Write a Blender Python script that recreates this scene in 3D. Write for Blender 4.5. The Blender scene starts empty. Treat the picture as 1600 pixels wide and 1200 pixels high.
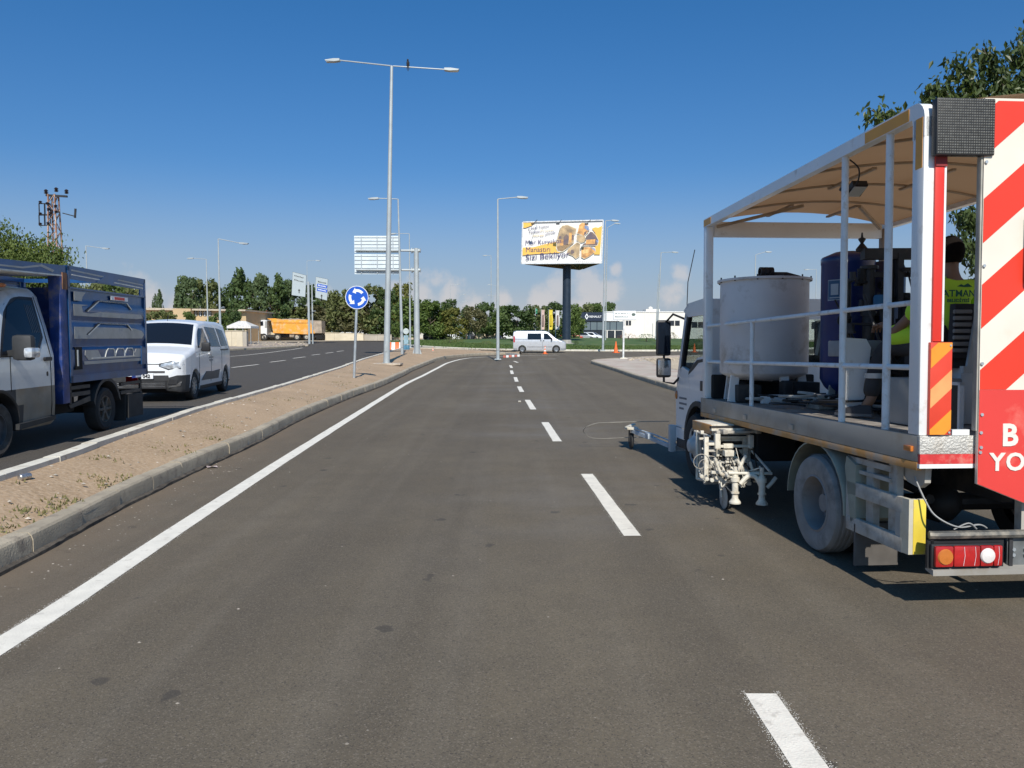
import bpy, bmesh, math, random
from mathutils import Vector, Matrix, noise
R = math.radians
C = bpy.context.scene.collection
SC = bpy.context.scene
random.seed(7)

# ------------------------------------------------------------ camera, sky, sun, exposure
CAM_H = 1.7
TILT = math.atan(73/1200)
cam_d = bpy.data.cameras.new('camera'); cam_d.sensor_width = 36; cam_d.lens = 27
cam_d.clip_start = 0.05; cam_d.clip_end = 3000
cam = bpy.data.objects.new('camera', cam_d); C.objects.link(cam)
cam.location = (0, 0, CAM_H); cam.rotation_euler = (R(90)-TILT, 0, 0)
SC.camera = cam

SUN_EL = 42.5
LDIR = Vector((-0.100*math.cos(R(SUN_EL)), 0.995*math.cos(R(SUN_EL)), -math.sin(R(SUN_EL)))).normalized()
sun_d = bpy.data.lights.new('sun', 'SUN'); sun_d.energy = 5.0; sun_d.angle = R(0.53); sun_d.color = (1.0, 0.94, 0.845)
sun = bpy.data.objects.new('sun', sun_d); C.objects.link(sun)
sun.rotation_euler = (-LDIR).to_track_quat('Z', 'Y').to_euler()

w = bpy.data.worlds.new('World'); SC.world = w; w.use_nodes = True
nt = w.node_tree; nt.nodes.clear()
N = nt.nodes.new; L = nt.links.new
out = N('ShaderNodeOutputWorld'); bg = N('ShaderNodeBackground'); bg.inputs['Strength'].default_value = 0.097
sky = N('ShaderNodeTexSky'); sky.sky_type = 'NISHITA'; sky.sun_disc = False
sky.sun_elevation = R(SUN_EL)
sun_az = math.atan2(-LDIR.x, -LDIR.y)          # compass angle of the sun from +Y towards +X
sky.sun_rotation = sun_az
sky.air_density = 1.15; sky.dust_density = 1.6; sky.ozone_density = 2.6; sky.altitude = 500
# low cumulus banks all the way round the horizon
tc = N('ShaderNodeTexCoord'); sep = N('ShaderNodeSeparateXYZ'); L(tc.outputs['Generated'], sep.inputs[0])
nz = N('ShaderNodeTexNoise'); nz.inputs['Scale'].default_value = 26; nz.inputs['Detail'].default_value = 8; nz.inputs['Roughness'].default_value = 0.6
L(tc.outputs['Generated'], nz.inputs['Vector'])
nz2 = N('ShaderNodeTexNoise'); nz2.inputs['Scale'].default_value = 5; nz2.inputs['Detail'].default_value = 8; nz2.inputs['Roughness'].default_value = .55
L(tc.outputs['Generated'], nz2.inputs['Vector'])
def mth(op, a, b):
    m = N('ShaderNodeMath'); m.operation = op
    for i, q in enumerate((a, b)):
        if isinstance(q, (int, float)): m.inputs[i].default_value = q
        else: L(q, m.inputs[i])
    return m.outputs[0]
def rng(v, a, b, c, d):
    r = N('ShaderNodeMapRange'); r.inputs['From Min'].default_value = a; r.inputs['From Max'].default_value = b; r.inputs['To Min'].default_value = c; r.inputs['To Max'].default_value = d
    r.interpolation_type = 'SMOOTHSTEP'; L(v, r.inputs['Value']); return r.outputs[0]
# low cumulus heads: azimuth and elevation in degrees, radius in degrees, spread round the whole horizon
puffs = [(-5.6,4.2,1.0),(-6.6,3.4,1.5),(-4.6,3.2,1.1),(-8.4,2.6,1.6),(-3.2,2.2,1.2),(3.4,3.6,1.1),(2.4,2.6,1.5),(5.8,4.0,1.3),(7.0,3.4,1.3),(7.6,4.9,.55),(6.2,2.2,1.8),(12.2,4.6,.8),(11.7,3.4,1.0),(-.6,2.8,.8),(-25.6,2.6,1.6),(-23,2.0,1.4),(-14,2.2,1.2)]
rs0 = random.Random(4)
puffs += [(az, rs0.uniform(2, 4.5), rs0.uniform(.8, 1.8)) for az in range(40, 330, 24)]
cl = None
for az, e_, r_ in puffs:
    v3 = (math.sin(R(az))*math.cos(R(e_)), math.cos(R(az))*math.cos(R(e_)), math.sin(R(e_)))
    d_ = N('ShaderNodeVectorMath'); d_.operation = 'DISTANCE'; L(tc.outputs['Generated'], d_.inputs[0]); d_.inputs[1].default_value = v3
    q = rng(mth('ADD', d_.outputs['Value'], mth('MULTIPLY', mth('SUBTRACT', nz.outputs['Fac'], .5), R(r_)*3.0)), R(r_)*1.25, R(r_)*.3, 0, 1)
    cl = q if cl is None else mth('MAXIMUM', cl, q)
bank = mth('MULTIPLY', rng(sep.outputs['Z'], .075, .01, 0, 1), rng(nz2.outputs['Fac'], .40, .62, .15, .8))
fac = mth('MINIMUM', mth('ADD', mth('MULTIPLY', cl, .6), mth('MULTIPLY', bank, .55)), .85)
hz = N('ShaderNodeMapRange'); hz.inputs['From Min'].default_value = 0.22; hz.inputs['From Max'].default_value = -0.01
hz.inputs['To Min'].default_value = 0.0; hz.inputs['To Max'].default_value = 0.75; hz.interpolation_type = 'SMOOTHSTEP'; L(sep.outputs['Z'], hz.inputs['Value'])
tf = rng(sep.outputs['Z'], .04, .50, 0, 1)
tn = N('ShaderNodeMix'); tn.data_type = 'RGBA'; L(tf, tn.inputs[0]); tn.inputs[6].default_value = (.46,.70,1.0,1); tn.inputs[7].default_value = (.24,.72,1.12,1)
tint = N('ShaderNodeMix'); tint.data_type = 'RGBA'; tint.blend_type = 'MULTIPLY'; tint.inputs[0].default_value = 1.0
L(tn.outputs[2], tint.inputs[7]); L(sky.outputs[0], tint.inputs[6])
m0 = N('ShaderNodeMix'); m0.data_type = 'RGBA'; L(hz.outputs[0], m0.inputs[0]); L(tint.outputs[2], m0.inputs[6]); m0.inputs[7].default_value = (4.5, 4.95, 5.9, 1)
m1 = N('ShaderNodeMix'); m1.data_type = 'RGBA'; L(fac, m1.inputs[0]); L(m0.outputs[2], m1.inputs[6]); m1.inputs[7].default_value = (6.8, 6.45, 6.4, 1)
L(m1.outputs[2], bg.inputs['Color']); L(bg.outputs[0], out.inputs[0])

SC.view_settings.view_transform = 'Standard'; SC.view_settings.look = 'None'
SC.view_settings.exposure = 0.0; SC.view_settings.gamma = 1.0; SC.view_settings.use_curve_mapping = False
SC.render.engine = 'CYCLES'
try:
    SC.cycles.max_bounces = 6; SC.cycles.transparent_max_bounces = 8
except Exception: pass

# ------------------------------------------------------------ terrain height and measuring helpers
def sm(a, b, x):
    t = max(0.0, min(1.0, (x-a)/(b-a))); return t*t*(3-2*t)
PROF = [(-400,0),(34,0),(45,.13),(58,.22),(72,.30),(85,.48),(100,.85),(116,1.10),(140,1.15),(3000,1.15)]
def prof(y):
    for (a, za), (b, zb) in zip(PROF, PROF[1:]):
        if y <= b: return za+(zb-za)*(y-a)/(b-a)
    return 1.15
def H(x, y):
    c = -3.95-0.065*max(y, 0); hw = 0.32+0.018*max(0, y)+max(0, y-36)*0.13
    return prof(y)+0.26*sm(c+hw, c-hw, x)
_c, _s = math.cos(TILT), math.sin(TILT)
def ray(px, py):
    u = (px-800)/1200; v = (600-py)/1200
    return (u, _c+v*_s, -_s+v*_c)
def G(px, py, dz=0.0):                 # where the sight line through a point of the photograph meets the ground (dz above it)
    d = ray(px, py); t = 2.0
    while t < 900:
        if CAM_H+d[2]*t < H(d[0]*t, d[1]*t)+dz:
            lo, hi = t-(0.1+t*0.01), t
            for _ in range(18):
                m = (lo+hi)/2
                if CAM_H+d[2]*m < H(d[0]*m, d[1]*m)+dz: hi = m
                else: lo = m
            return Vector((d[0]*hi, d[1]*hi, H(d[0]*hi, d[1]*hi)+dz))
        t += 0.1+t*0.01
    return Vector((d[0]*t, d[1]*t, H(0, 900)))
def D(px, py, y):                      # the point of that sight line at distance y
    d = ray(px, py); t = y/d[1]
    return Vector((d[0]*t, y, CAM_H+d[2]*t))

# ------------------------------------------------------------ mesh builder
class MB:
    def __init__(s): s.v = []; s.f = []; s.xf = None
    def _a(s, vs, fs):
        o = len(s.v)
        if s.xf is not None: vs = [s.xf @ Vector(p) for p in vs]
        s.v += [tuple(p) for p in vs]; s.f += [tuple(i+o for i in f) for f in fs]; return s
    def box(s, x0, x1, y0, y1, z0, z1, b=0.0):
        if x0 > x1: x0, x1 = x1, x0
        if y0 > y1: y0, y1 = y1, y0
        if z0 > z1: z0, z1 = z1, z0
        b = min(b, (x1-x0)*.45, (y1-y0)*.45, (z1-z0)*.45)
        if b <= 0:
            vs = [(x, y, z) for z in (z0, z1) for x, y in ((x0,y0),(x1,y0),(x1,y1),(x0,y1))]
            return s._a(vs, [(3,2,1,0),(4,5,6,7),(0,1,5,4),(1,2,6,5),(2,3,7,6),(3,0,4,7)])
        bm = bmesh.new(); bmesh.ops.create_cube(bm, size=1)
        for v in bm.verts: v.co = ((x0+x1)/2+v.co.x*(x1-x0), (y0+y1)/2+v.co.y*(y1-y0), (z0+z1)/2+v.co.z*(z1-z0))
        bmesh.ops.bevel(bm, geom=list(bm.edges), offset=b, segments=2, affect='EDGES', profile=0.6)
        bm.verts.index_update()
        s._a([v.co.copy() for v in bm.verts], [[v.index for v in f.verts] for f in bm.faces]); bm.free(); return s
    def cyl(s, p, q, r, r2=None, n=12, caps=True):
        p = Vector(p); q = Vector(q); r2 = r if r2 is None else r2
        d = (q-p).normalized(); a = d.orthogonal().normalized(); b = d.cross(a)
        vs = []
        for c, rr in ((p, r), (q, r2)):
            for i in range(n):
                t = 2*math.pi*i/n; vs.append(c+a*math.cos(t)*rr+b*math.sin(t)*rr)
        fs = [(i, (i+1) % n, n+(i+1) % n, n+i) for i in range(n)]
        if caps: fs += [tuple(range(n-1, -1, -1)), tuple(range(n, 2*n))]
        return s._a(vs, fs)
    def tube(s, pts, r, n=8, sub=0):
        pts = [Vector(p) for p in pts]
        if sub:                       # Catmull-Rom
            q = []
            P = [pts[0]]+pts+[pts[-1]]
            for i in range(1, len(P)-2):
                for k in range(sub):
                    t = k/sub; a, b, c, d = P[i-1], P[i], P[i+1], P[i+2]
                    q.append(0.5*((2*b)+(c-a)*t+(2*a-5*b+4*c-d)*t*t+(3*b-a-3*c+d)*t**3))
            q.append(pts[-1]); pts = q
        vs = []; a = None
        for i, p in enumerate(pts):
            d = (pts[min(i+1, len(pts)-1)]-pts[max(i-1, 0)]).normalized()
            a = d.orthogonal().normalized() if a is None else (a-d*a.dot(d)).normalized()
            b = d.cross(a); rr = r[i] if isinstance(r, (list, tuple)) and not sub else (r if not isinstance(r, (list, tuple)) else r[0])
            for k in range(n):
                t = 2*math.pi*k/n; vs.append(p+a*math.cos(t)*rr+b*math.sin(t)*rr)
        fs = [(i*n+k, i*n+(k+1) % n, (i+1)*n+(k+1) % n, (i+1)*n+k) for i in range(len(pts)-1) for k in range(n)]
        fs += [tuple(range(n-1, -1, -1)), tuple(range((len(pts)-1)*n, len(pts)*n))]
        return s._a(vs, fs)
    def lathe(s, prof_, c=(0,0,0), axis='z', n=24, close=True):
        vs = []
        for r, h in prof_:
            for i in range(n):
                t = 2*math.pi*i/n; a, b = r*math.cos(t), r*math.sin(t)
                p = (a, b, h) if axis == 'z' else ((h, a, b) if axis == 'x' else (a, h, b))
                vs.append((p[0]+c[0], p[1]+c[1], p[2]+c[2]))
        m = len(prof_)
        fs = [(i*n+k, i*n+(k+1) % n, (i+1)*n+(k+1) % n, (i+1)*n+k) for i in range(m-1) for k in range(n)]
        if close: fs += [tuple(range(n-1, -1, -1)), tuple(range((m-1)*n, m*n))]
        return s._a(vs, fs)
    def prism(s, poly, a0, a1, axis='x'):      # poly in the two other axes, extruded from a0 to a1
        n = len(poly)
        def P(u, v, a): return (a, u, v) if axis == 'x' else ((u, a, v) if axis == 'y' else (u, v, a))
        vs = [P(u, v, a0) for u, v in poly]+[P(u, v, a1) for u, v in poly]
        return s._a(vs, [tuple(range(n-1, -1, -1)), tuple(range(n, 2*n))]+[(i, (i+1) % n, n+(i+1) % n, n+i) for i in range(n)])
    def bar(s, p, q, w_, h_, up=(0,0,1)):       # rectangular bar from p to q
        p = Vector(p); q = Vector(q); d = (q-p).normalized(); u = Vector(up)
        if abs(d.dot(u)) > .95: u = Vector((0, 1, 0))
        a = d.cross(u).normalized()*w_/2; b = a.cross(d).normalized()*h_/2
        vs = [c+i+j for c in (p, q) for i, j in ((-a,-b),(a,-b),(a,b),(-a,b))]
        return s._a(vs, [(3,2,1,0),(4,5,6,7),(0,1,5,4),(1,2,6,5),(2,3,7,6),(3,0,4,7)])
    def ball(s, c, r, sx=1, sy=1, sz=1, n=10):
        vs = [(c[0], c[1], c[2]-r*sz)]; m = n//2
        for j in range(1, m):
            ph = math.pi*j/m-math.pi/2
            for i in range(n):
                t = 2*math.pi*i/n; vs.append((c[0]+r*sx*math.cos(ph)*math.cos(t), c[1]+r*sy*math.cos(ph)*math.sin(t), c[2]+r*sz*math.sin(ph)))
        vs.append((c[0], c[1], c[2]+r*sz)); T = len(vs)-1
        fs = [(0, 1+(i+1) % n, 1+i) for i in range(n)]
        fs += [(1+j*n+i, 1+j*n+(i+1) % n, 1+(j+1)*n+(i+1) % n, 1+(j+1)*n+i) for j in range(m-2) for i in range(n)]
        fs += [(1+(m-2)*n+i, 1+(m-2)*n+(i+1) % n, T) for i in range(n)]
        return s._a(vs, fs)
    def mesh(s, name, smooth=35):
        me = bpy.data.meshes.new(name); me.from_pydata(s.v, [], s.f); me.validate()
        bm = bmesh.new(); bm.from_mesh(me); bmesh.ops.recalc_face_normals(bm, faces=bm.faces)
        if smooth:
            for f in bm.faces: f.smooth = True
            for e in bm.edges:
                if len(e.link_faces) == 2 and e.calc_face_angle(0) > R(smooth): e.smooth = False
        bm.to_mesh(me); bm.free(); return me
    def build(s, name, mat, parent=None, smooth=35, kind=None):
        if not s.v: return None
        return link(name, s.mesh(name, smooth), mat, parent, kind)

def link(name, me, mat, parent=None, kind=None):
    o = bpy.data.objects.new(name, me); C.objects.link(o)
    if mat is not None and not me.materials: me.materials.append(mat)
    if parent is not None: o.parent = parent
    if kind: o['kind'] = kind
    return o
def thing(name, label, cat, loc=(0,0,0), rot=(0,0,0), group=None):
    o = bpy.data.objects.new(name, None); C.objects.link(o); o.location = loc; o.rotation_euler = rot
    o.empty_display_size = 0.2; o['label'] = label; o['category'] = cat
    if group: o['group'] = group
    return o
def tag(o, label=None, cat=None, group=None, kind=None):
    for k, v in (('label', label), ('category', cat), ('group', group), ('kind', kind)):
        if v: o[k] = v
    return o
def copy_tree(o, parent=None):
    c = o.copy(); C.objects.link(c); c.parent = parent
    for ch in list(o.children): copy_tree(ch, c)
    return c
def textmesh(txt, size, align='CENTER', ext=0.002, shear=0.0, bold=0.0, space=1.0):
    cu = bpy.data.curves.new('lettering', 'FONT'); cu.body = txt; cu.size = size; cu.align_x = align; cu.align_y = 'CENTER'
    cu.extrude = ext; cu.shear = shear; cu.offset = bold; cu.resolution_u = 3; cu.space_character = space
    o = bpy.data.objects.new('lettering', cu); C.objects.link(o)
    dg = bpy.context.evaluated_depsgraph_get(); dg.update()
    me = bpy.data.meshes.new_from_object(o.evaluated_get(dg)); bpy.data.objects.remove(o); me.name = 'lettering'
    return me
def text(txt, size, mat, parent, loc, rot=(R(90),0,0), name='lettering', **k):
    me = textmesh(txt, size, **k); me.materials.clear(); me.materials.append(mat)
    o = bpy.data.objects.new(name, me); C.objects.link(o); o.parent = parent; o.location = loc; o.rotation_euler = rot
    return o

# ------------------------------------------------------------ materials
def M(name, col, rough=0.6, metal=0.0, var=0.15, scale=6.0, bump=0.0, bscale=None, col2=None, spec=0.5, coat=0.0, dirt=None, dirt_amt=0.0, dirt_scale=3.0):
    m = bpy.data.materials.new(name); m.use_nodes = True; nt = m.node_tree; b = nt.nodes['Principled BSDF']
    N = nt.nodes.new; L = nt.links.new
    b.inputs['Roughness'].default_value = rough; b.inputs['Metallic'].default_value = metal
    b.inputs['Specular IOR Level'].default_value = spec; b.inputs['Coat Weight'].default_value = coat; b.inputs['Coat Roughness'].default_value = 0.05
    tc = N('ShaderNodeTexCoord'); nz = N('ShaderNodeTexNoise'); nz.inputs['Scale'].default_value = scale; nz.inputs['Detail'].default_value = 6
    L(tc.outputs['Object'], nz.inputs['Vector'])
    mx = N('ShaderNodeMix'); mx.data_type = 'RGBA'
    ramp = N('ShaderNodeMapRange'); ramp.inputs['From Min'].default_value = 0.33; ramp.inputs['From Max'].default_value = 0.67
    L(nz.outputs['Fac'], ramp.inputs['Value']); L(ramp.outputs[0], mx.inputs[0])
    c2 = col2 if col2 else tuple(max(0, c*(1-var*2)) for c in col)
    mx.inputs[6].default_value = (*c2, 1); mx.inputs[7].default_value = (*(min(1, c*(1+var*.5)) for c in col), 1)
    last = mx.outputs[2]
    if dirt:
        n2 = N('ShaderNodeTexNoise'); n2.inputs['Scale'].default_value = dirt_scale; n2.inputs['Detail'].default_value = 9; n2.inputs['Roughness'].default_value = .65
        L(tc.outputs['Object'], n2.inputs['Vector'])
        r2 = N('ShaderNodeMapRange'); r2.inputs['From Min'].default_value = 0.62-dirt_amt*.4; r2.inputs['From Max'].default_value = 0.8-dirt_amt*.3
        L(n2.outputs['Fac'], r2.inputs['Value']); m2 = N('ShaderNodeMix'); m2.data_type = 'RGBA'; L(r2.outputs[0], m2.inputs[0])
        L(last, m2.inputs[6]); m2.inputs[7].default_value = (*dirt, 1); last = m2.outputs[2]
    L(last, b.inputs['Base Color'])
    rr = N('ShaderNodeMapRange'); rr.inputs['To Min'].default_value = max(0, rough-.08); rr.inputs['To Max'].default_value = min(1, rough+.1)
    L(nz.outputs['Fac'], rr.inputs['Value']); L(rr.outputs[0], b.inputs['Roughness'])
    if bump:
        nb = N('ShaderNodeTexNoise'); nb.inputs['Scale'].default_value = bscale or scale*6; nb.inputs['Detail'].default_value = 5
        L(tc.outputs['Object'], nb.inputs['Vector']); bu = N('ShaderNodeBump'); bu.inputs['Strength'].default_value = min(1, bump); bu.inputs['Distance'].default_value = 0.02
        L(nb.outputs['Fac'], bu.inputs['Height']); L(bu.outputs[0], b.inputs['Normal'])
    return m
def emis_none(m): return m
white_paint = M('white paint', (.72,.72,.70), .35, var=.04, scale=3, coat=.3, dirt=(.38,.34,.28), dirt_amt=.12)
worn_white = M('worn white steel', (.66,.66,.63), .5, var=.06, scale=5, dirt=(.30,.24,.17), dirt_amt=.22, dirt_scale=6)
galv = M('galvanised steel', (.52,.56,.58), .42, .55, var=.08, scale=8)
galv_far = M('pale galvanised steel', (.44,.48,.49), .5, .25, var=.06, scale=2)
black = M('black plastic', (.018,.018,.02), .5, var=.1)
black_rub = M('rubber', (.035,.034,.033), .85, var=.2, bump=.1)
dusty_tyre = M('dusty rubber', (.31,.30,.28), .9, var=.14, scale=5, dirt=(.12,.115,.11), dirt_amt=.25)
dark_steel = M('dark steel', (.05,.05,.052), .55, .4, var=.2, dirt=(.13,.11,.09), dirt_amt=.2)
dark_glass = M('tinted glass', (.008,.012,.020), .07, var=.0, spec=.28)
red_m = M('red sheeting', (.70,.035,.022), .4, var=.03, scale=2, dirt=(.60,.10,.07), dirt_amt=.2, dirt_scale=2)
# ------------------------------------------------------------ road surfaces
def poly_y(line, y):                       # lateral position of a polyline at a distance y
    for (x0, y0), (x1, y1) in zip(line, line[1:]):
        if min(y0, y1) <= y <= max(y0, y1) and y0 != y1: return x0+(x1-x0)*(y-y0)/(y1-y0)
    return line[0][0] if y < line[0][1] else line[-1][0]
def gp(pts, dz=0.0): return [tuple(G(a, b, dz)[:2]) for a, b in pts]
KR_px = [(0,896),(100,843),(168,805),(228,775),(300,739),(400,693),(470,656),(540,625),(600,602),(640,582),(668,570),(684,563.5),(700,560),(740,556),(780,554.2),(816,553.4)]
KR = [(-2.95,-12.0),(-3.35,0.0)]+gp(KR_px)          # road-side foot of the near median kerb
KL_px = [(0,733),(130,691),(225,660),(300,636),(400,610),(470,590),(540,568.5),(580,556),(598,551),(610,547.5),(622,544.3),(650,543),(700,544.5),(750,547.5),(790,550.5),(814,552.6)]
KL = [(-4.0,-12.0),(-4.35,0.0)]+[tuple(G(a, b, .17)[:2]) for a, b in KL_px]     # top of the far median kerb
DASH_px = [((1189,1085),(1325,1290)),((917,741),(988,838)),((851.5,660),(871,690)),((824,625),(833.5,640)),((811,604),(815.5,612.5)),((805,589.5),(807.5,596.5)),((799,579),(800.5,584.5)),((797.5,571),(799.5,575)),((803,564.3),(809,566.6))]
DASH = [(gp([b])[0], gp([a])[0]) for a, b in DASH_px]

xs = [-70,-50,-38,-30,-25,-21]+[-18+.6*i for i in range(13)]+[-10.4+.3*i for i in range(66)]+[10,11,13,16,20,26,34,45,60,80]
ys = [-14+2*i for i in range(7)]+[.4*i for i in range(0, 155)]+[62+2*i for i in range(22)]
v = []; f = []; att_d = []; att_p = []
for y in ys:
    for x in xs:
        v.append((x, y, H(x, y)))
        kx = poly_y(KR[:13], y); d = x-kx
        att_d.append(math.exp(-max(0, d)/.5)*(1 if y < 45 else .4) if d > -.6 else 0.0)
        p = 0
        for (a, b) in DASH[1:]:
            cx, cy = (a[0]+b[0])/2, (a[1]+b[1])/2
            p += math.exp(-((x-cx)/1.5)**2-((y-cy)/2.0)**2)*.8
        att_p.append(min(1, p))
nx = len(xs)
for j in range(len(ys)-1):
    for i in range(nx-1): f.append((j*nx+i, j*nx+i+1, (j+1)*nx+i+1, (j+1)*nx+i))
me = bpy.data.meshes.new('road'); me.from_pydata(v, [], f)
for nm, vals in (('dust', att_d), ('spray', att_p)):
    a = me.attributes.new(nm, 'FLOAT', 'POINT'); a.data.foreach_set('value', vals)
for pg in me.polygons: pg.use_smooth = True

def asphalt():
    m = bpy.data.materials.new('asphalt'); m.use_nodes = True; nt = m.node_tree; b = nt.nodes['Principled BSDF']
    N = nt.nodes.new; L = nt.links.new
    b.inputs['Roughness'].default_value = .88; b.inputs['Specular IOR Level'].default_value = .3
    tc = N('ShaderNodeTexCoord'); co = tc.outputs['Object']
    def noi(sc, det=4, mapping=None, rough=.5):
        n = N('ShaderNodeTexNoise'); n.inputs['Scale'].default_value = sc; n.inputs['Detail'].default_value = det; n.inputs['Roughness'].default_value = rough
        if mapping:
            mp = N('ShaderNodeMapping'); mp.inputs['Scale'].default_value = mapping; L(co, mp.inputs[0]); L(mp.outputs[0], n.inputs['Vector'])
        else: L(co, n.inputs['Vector'])
        return n.outputs['Fac']
    def mr(v, a, b_, c=0, d=1):
        r = N('ShaderNodeMapRange'); r.inputs['From Min'].default_value = a; r.inputs['From Max'].default_value = b_
        r.inputs['To Min'].default_value = c; r.inputs['To Max'].default_value = d; L(v, r.inputs['Value']); return r.outputs[0]
    def mix(fac, a, c, mode='MIX'):
        x = N('ShaderNodeMix'); x.data_type = 'RGBA'; x.blend_type = mode
        for sock, val in ((x.inputs[0], fac), (x.inputs[6], a), (x.inputs[7], c)):
            if isinstance(val, (int, float)): sock.default_value = val
            elif isinstance(val, tuple): sock.default_value = (*val, 1)
            else: L(val, sock)
        return x.outputs[2]
    def mul(a, c, op='MULTIPLY'):
        x = N('ShaderNodeMath'); x.operation = op
        for i, val in enumerate((a, c)):
            if isinstance(val, (int, float)): x.inputs[i].default_value = val
            else: L(val, x.inputs[i])
        return x.outputs[0]
    sep = N('ShaderNodeSeparateXYZ'); L(co, sep.inputs[0])
    base = mix(mr(noi(.35, 5), .35, .65), (0.138,0.113,0.077), (0.176,0.147,0.103))
    # lengthwise wheel-track streaks and paver passes
    base = mix(mr(noi(1.0, 4, (1.5, .05, 1)), .40, .66, 0, .5), base, (0.096,0.081,0.061))
    base = mix(mr(noi(1.0, 3, (2.6, .08, 1)), .5, .70, 0, .4), base, (0.208,0.180,0.138))
    # the other carriageway is newer and darker
    lm = N('ShaderNodeMath'); lm.operation = 'MULTIPLY_ADD'; L(sep.outputs['Y'], lm.inputs[0]); lm.inputs[1].default_value = .065; L(sep.outputs['X'], lm.inputs[2])
    base = mix(mr(lm.outputs[0], -4.0, -4.4, 0, .8), base, (0.052,0.051,0.053))
    base = mix(mr(noi(2.4, 7, None, .65), .42, .62, 0, .35), base, (0.101,0.086,0.064))
    base = mix(mr(noi(60, 3), .35, .7, 0, .5), base, (0.091,0.076,0.061))
    g = N('ShaderNodeTexVoronoi'); g.inputs['Scale'].default_value = 150; L(co, g.inputs['Vector'])
    gs = N('ShaderNodeSeparateColor'); L(g.outputs['Color'], gs.inputs[0])
    base = mix(mr(gs.outputs[0], .78, 1.0, 0, .42), base, (0.282,0.240,0.190))
    base = mix(mr(gs.outputs[1], .8, 1.0, 0, .5), base, (0.024,0.023,0.025))
    # oil spots and pale scuffs
    sp = N('ShaderNodeTexVoronoi'); sp.inputs['Scale'].default_value = 2.1; sp.inputs['Randomness'].default_value = 1; L(co, sp.inputs['Vector'])
    ss = N('ShaderNodeSeparateColor'); L(sp.outputs['Color'], ss.inputs[0])
    dist = mul(sp.outputs['Distance'], mul(noi(14, 3), .05), 'ADD') if False else mul(sp.outputs['Distance'], mr(noi(9, 4), .3, .7, .5, 2.2))
    spot = mul(mr(dist, .15, .10), mr(ss.outputs[0], .40, .41))
    base = mix(mul(spot, .6), base, (0.047,0.043,0.039))
    sp2 = N('ShaderNodeTexVoronoi'); sp2.inputs['Scale'].default_value = 2.6; L(co, sp2.inputs['Vector'])
    s2 = N('ShaderNodeSeparateColor'); L(sp2.outputs['Color'], s2.inputs[0])
    spot2 = mul(mr(mul(sp2.outputs['Distance'], mr(noi(20, 3), .3, .7, .6, 2.0)), .075, .04), mr(s2.outputs[1], .62, .63))
    base = mix(mul(spot2, .5), base, (0.202,0.176,0.155))
    at = N('ShaderNodeAttribute'); at.attribute_name = 'spray'
    base = mix(mul(at.outputs['Fac'], mr(noi(.9, 5, (.7, 1.3, 1)), .4, .72, .04, .30)), base, (0.242,0.246,0.255))
    ad = N('ShaderNodeAttribute'); ad.attribute_name = 'dust'
    base = mix(mul(ad.outputs['Fac'], mr(noi(2.2, 6), .3, .6, .45, .95)), base, (0.181,0.138,0.097))
    L(base, b.inputs['Base Color'])
    bu = N('ShaderNodeBump'); bu.inputs['Strength'].default_value = .55; bu.inputs['Distance'].default_value = .006
    L(mul(noi(140, 3), gs.outputs[0], 'ADD'), bu.inputs['Height']); L(bu.outputs[0], b.inputs['Normal'])
    return m
ASPH = asphalt(); link('road', me, ASPH, None, 'structure')

# surrounding ground, one sheet out to the horizon
def soil(name, a, b_, sc=1.2, fine=(.30,.25,.19)):
    m = M(name, a, .95, var=.1, scale=sc, col2=b_, bump=.6, bscale=18, dirt=fine, dirt_amt=.5, dirt_scale=26)
    return m
SOIL = soil('dry soil', (.42,.315,.205), (.33,.245,.155), 1.1, (.47,.37,.26))
gx = [-1500,-600,-250,-120,-90,-60,-40,-25,-15,-8,0,8,15,25,40,60,90,130,250,600,1500]
gy = [-800,-200,-60,-15,0,15,30,45,60,75,90,100,108,116,130,150,200,300,600,1500]
v = [(x, y, prof(y)-(.4 if y < 150 and abs(x) < 100 else .12)) for y in gy for x in gx]; n = len(gx)
f = [(j*n+i, j*n+i+1, (j+1)*n+i+1, (j+1)*n+i) for j in range(len(gy)-1) for i in range(n-1)]
me = bpy.data.meshes.new('ground'); me.from_pydata(v, [], f); link('ground', me, SOIL, None, 'structure')

LINE = M('road marking paint', (.80,.755,.655), .7, var=.05, scale=7, bump=.25, bscale=90, dirt=(.42,.38,.32), dirt_amt=.13, dirt_scale=9)
LINE2 = M('thin road marking paint', (.62,.61,.57), .8, var=.1, scale=5, dirt=(.25,.23,.21), dirt_amt=.25, dirt_scale=6)
def resample(line, step, smooth=True):
    P = [Vector((*p, 0)) for p in line]; q = [P[0]]
    for i in range(len(P)-1):
        a, b, c, d = P[max(i-1, 0)], P[i], P[i+1], P[min(i+2, len(P)-1)]
        n = max(1, round((c-b).length/step))
        for k in range(1, n+1):
            t = k/n
            if smooth and min((b-a).length, (c-b).length, (d-c).length) > .01 and (c-b).length < 8:
                q.append(b.lerp(c, t)+(0.5*((2*b)+(c-a)*t+(2*a-5*b+4*c-d)*t*t+(3*b-a-3*c+d)*t**3)-b.lerp(c, t))*.8)
            else: q.append(b.lerp(c, t))
    return q
def normals(P):
    out = []
    for i in range(len(P)):
        d = (P[min(i+1, len(P)-1)]-P[max(i-1, 0)]); d.z = 0; d.normalize(); out.append(Vector((d.y, -d.x, 0)))    # to the right of travel
    return out
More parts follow.
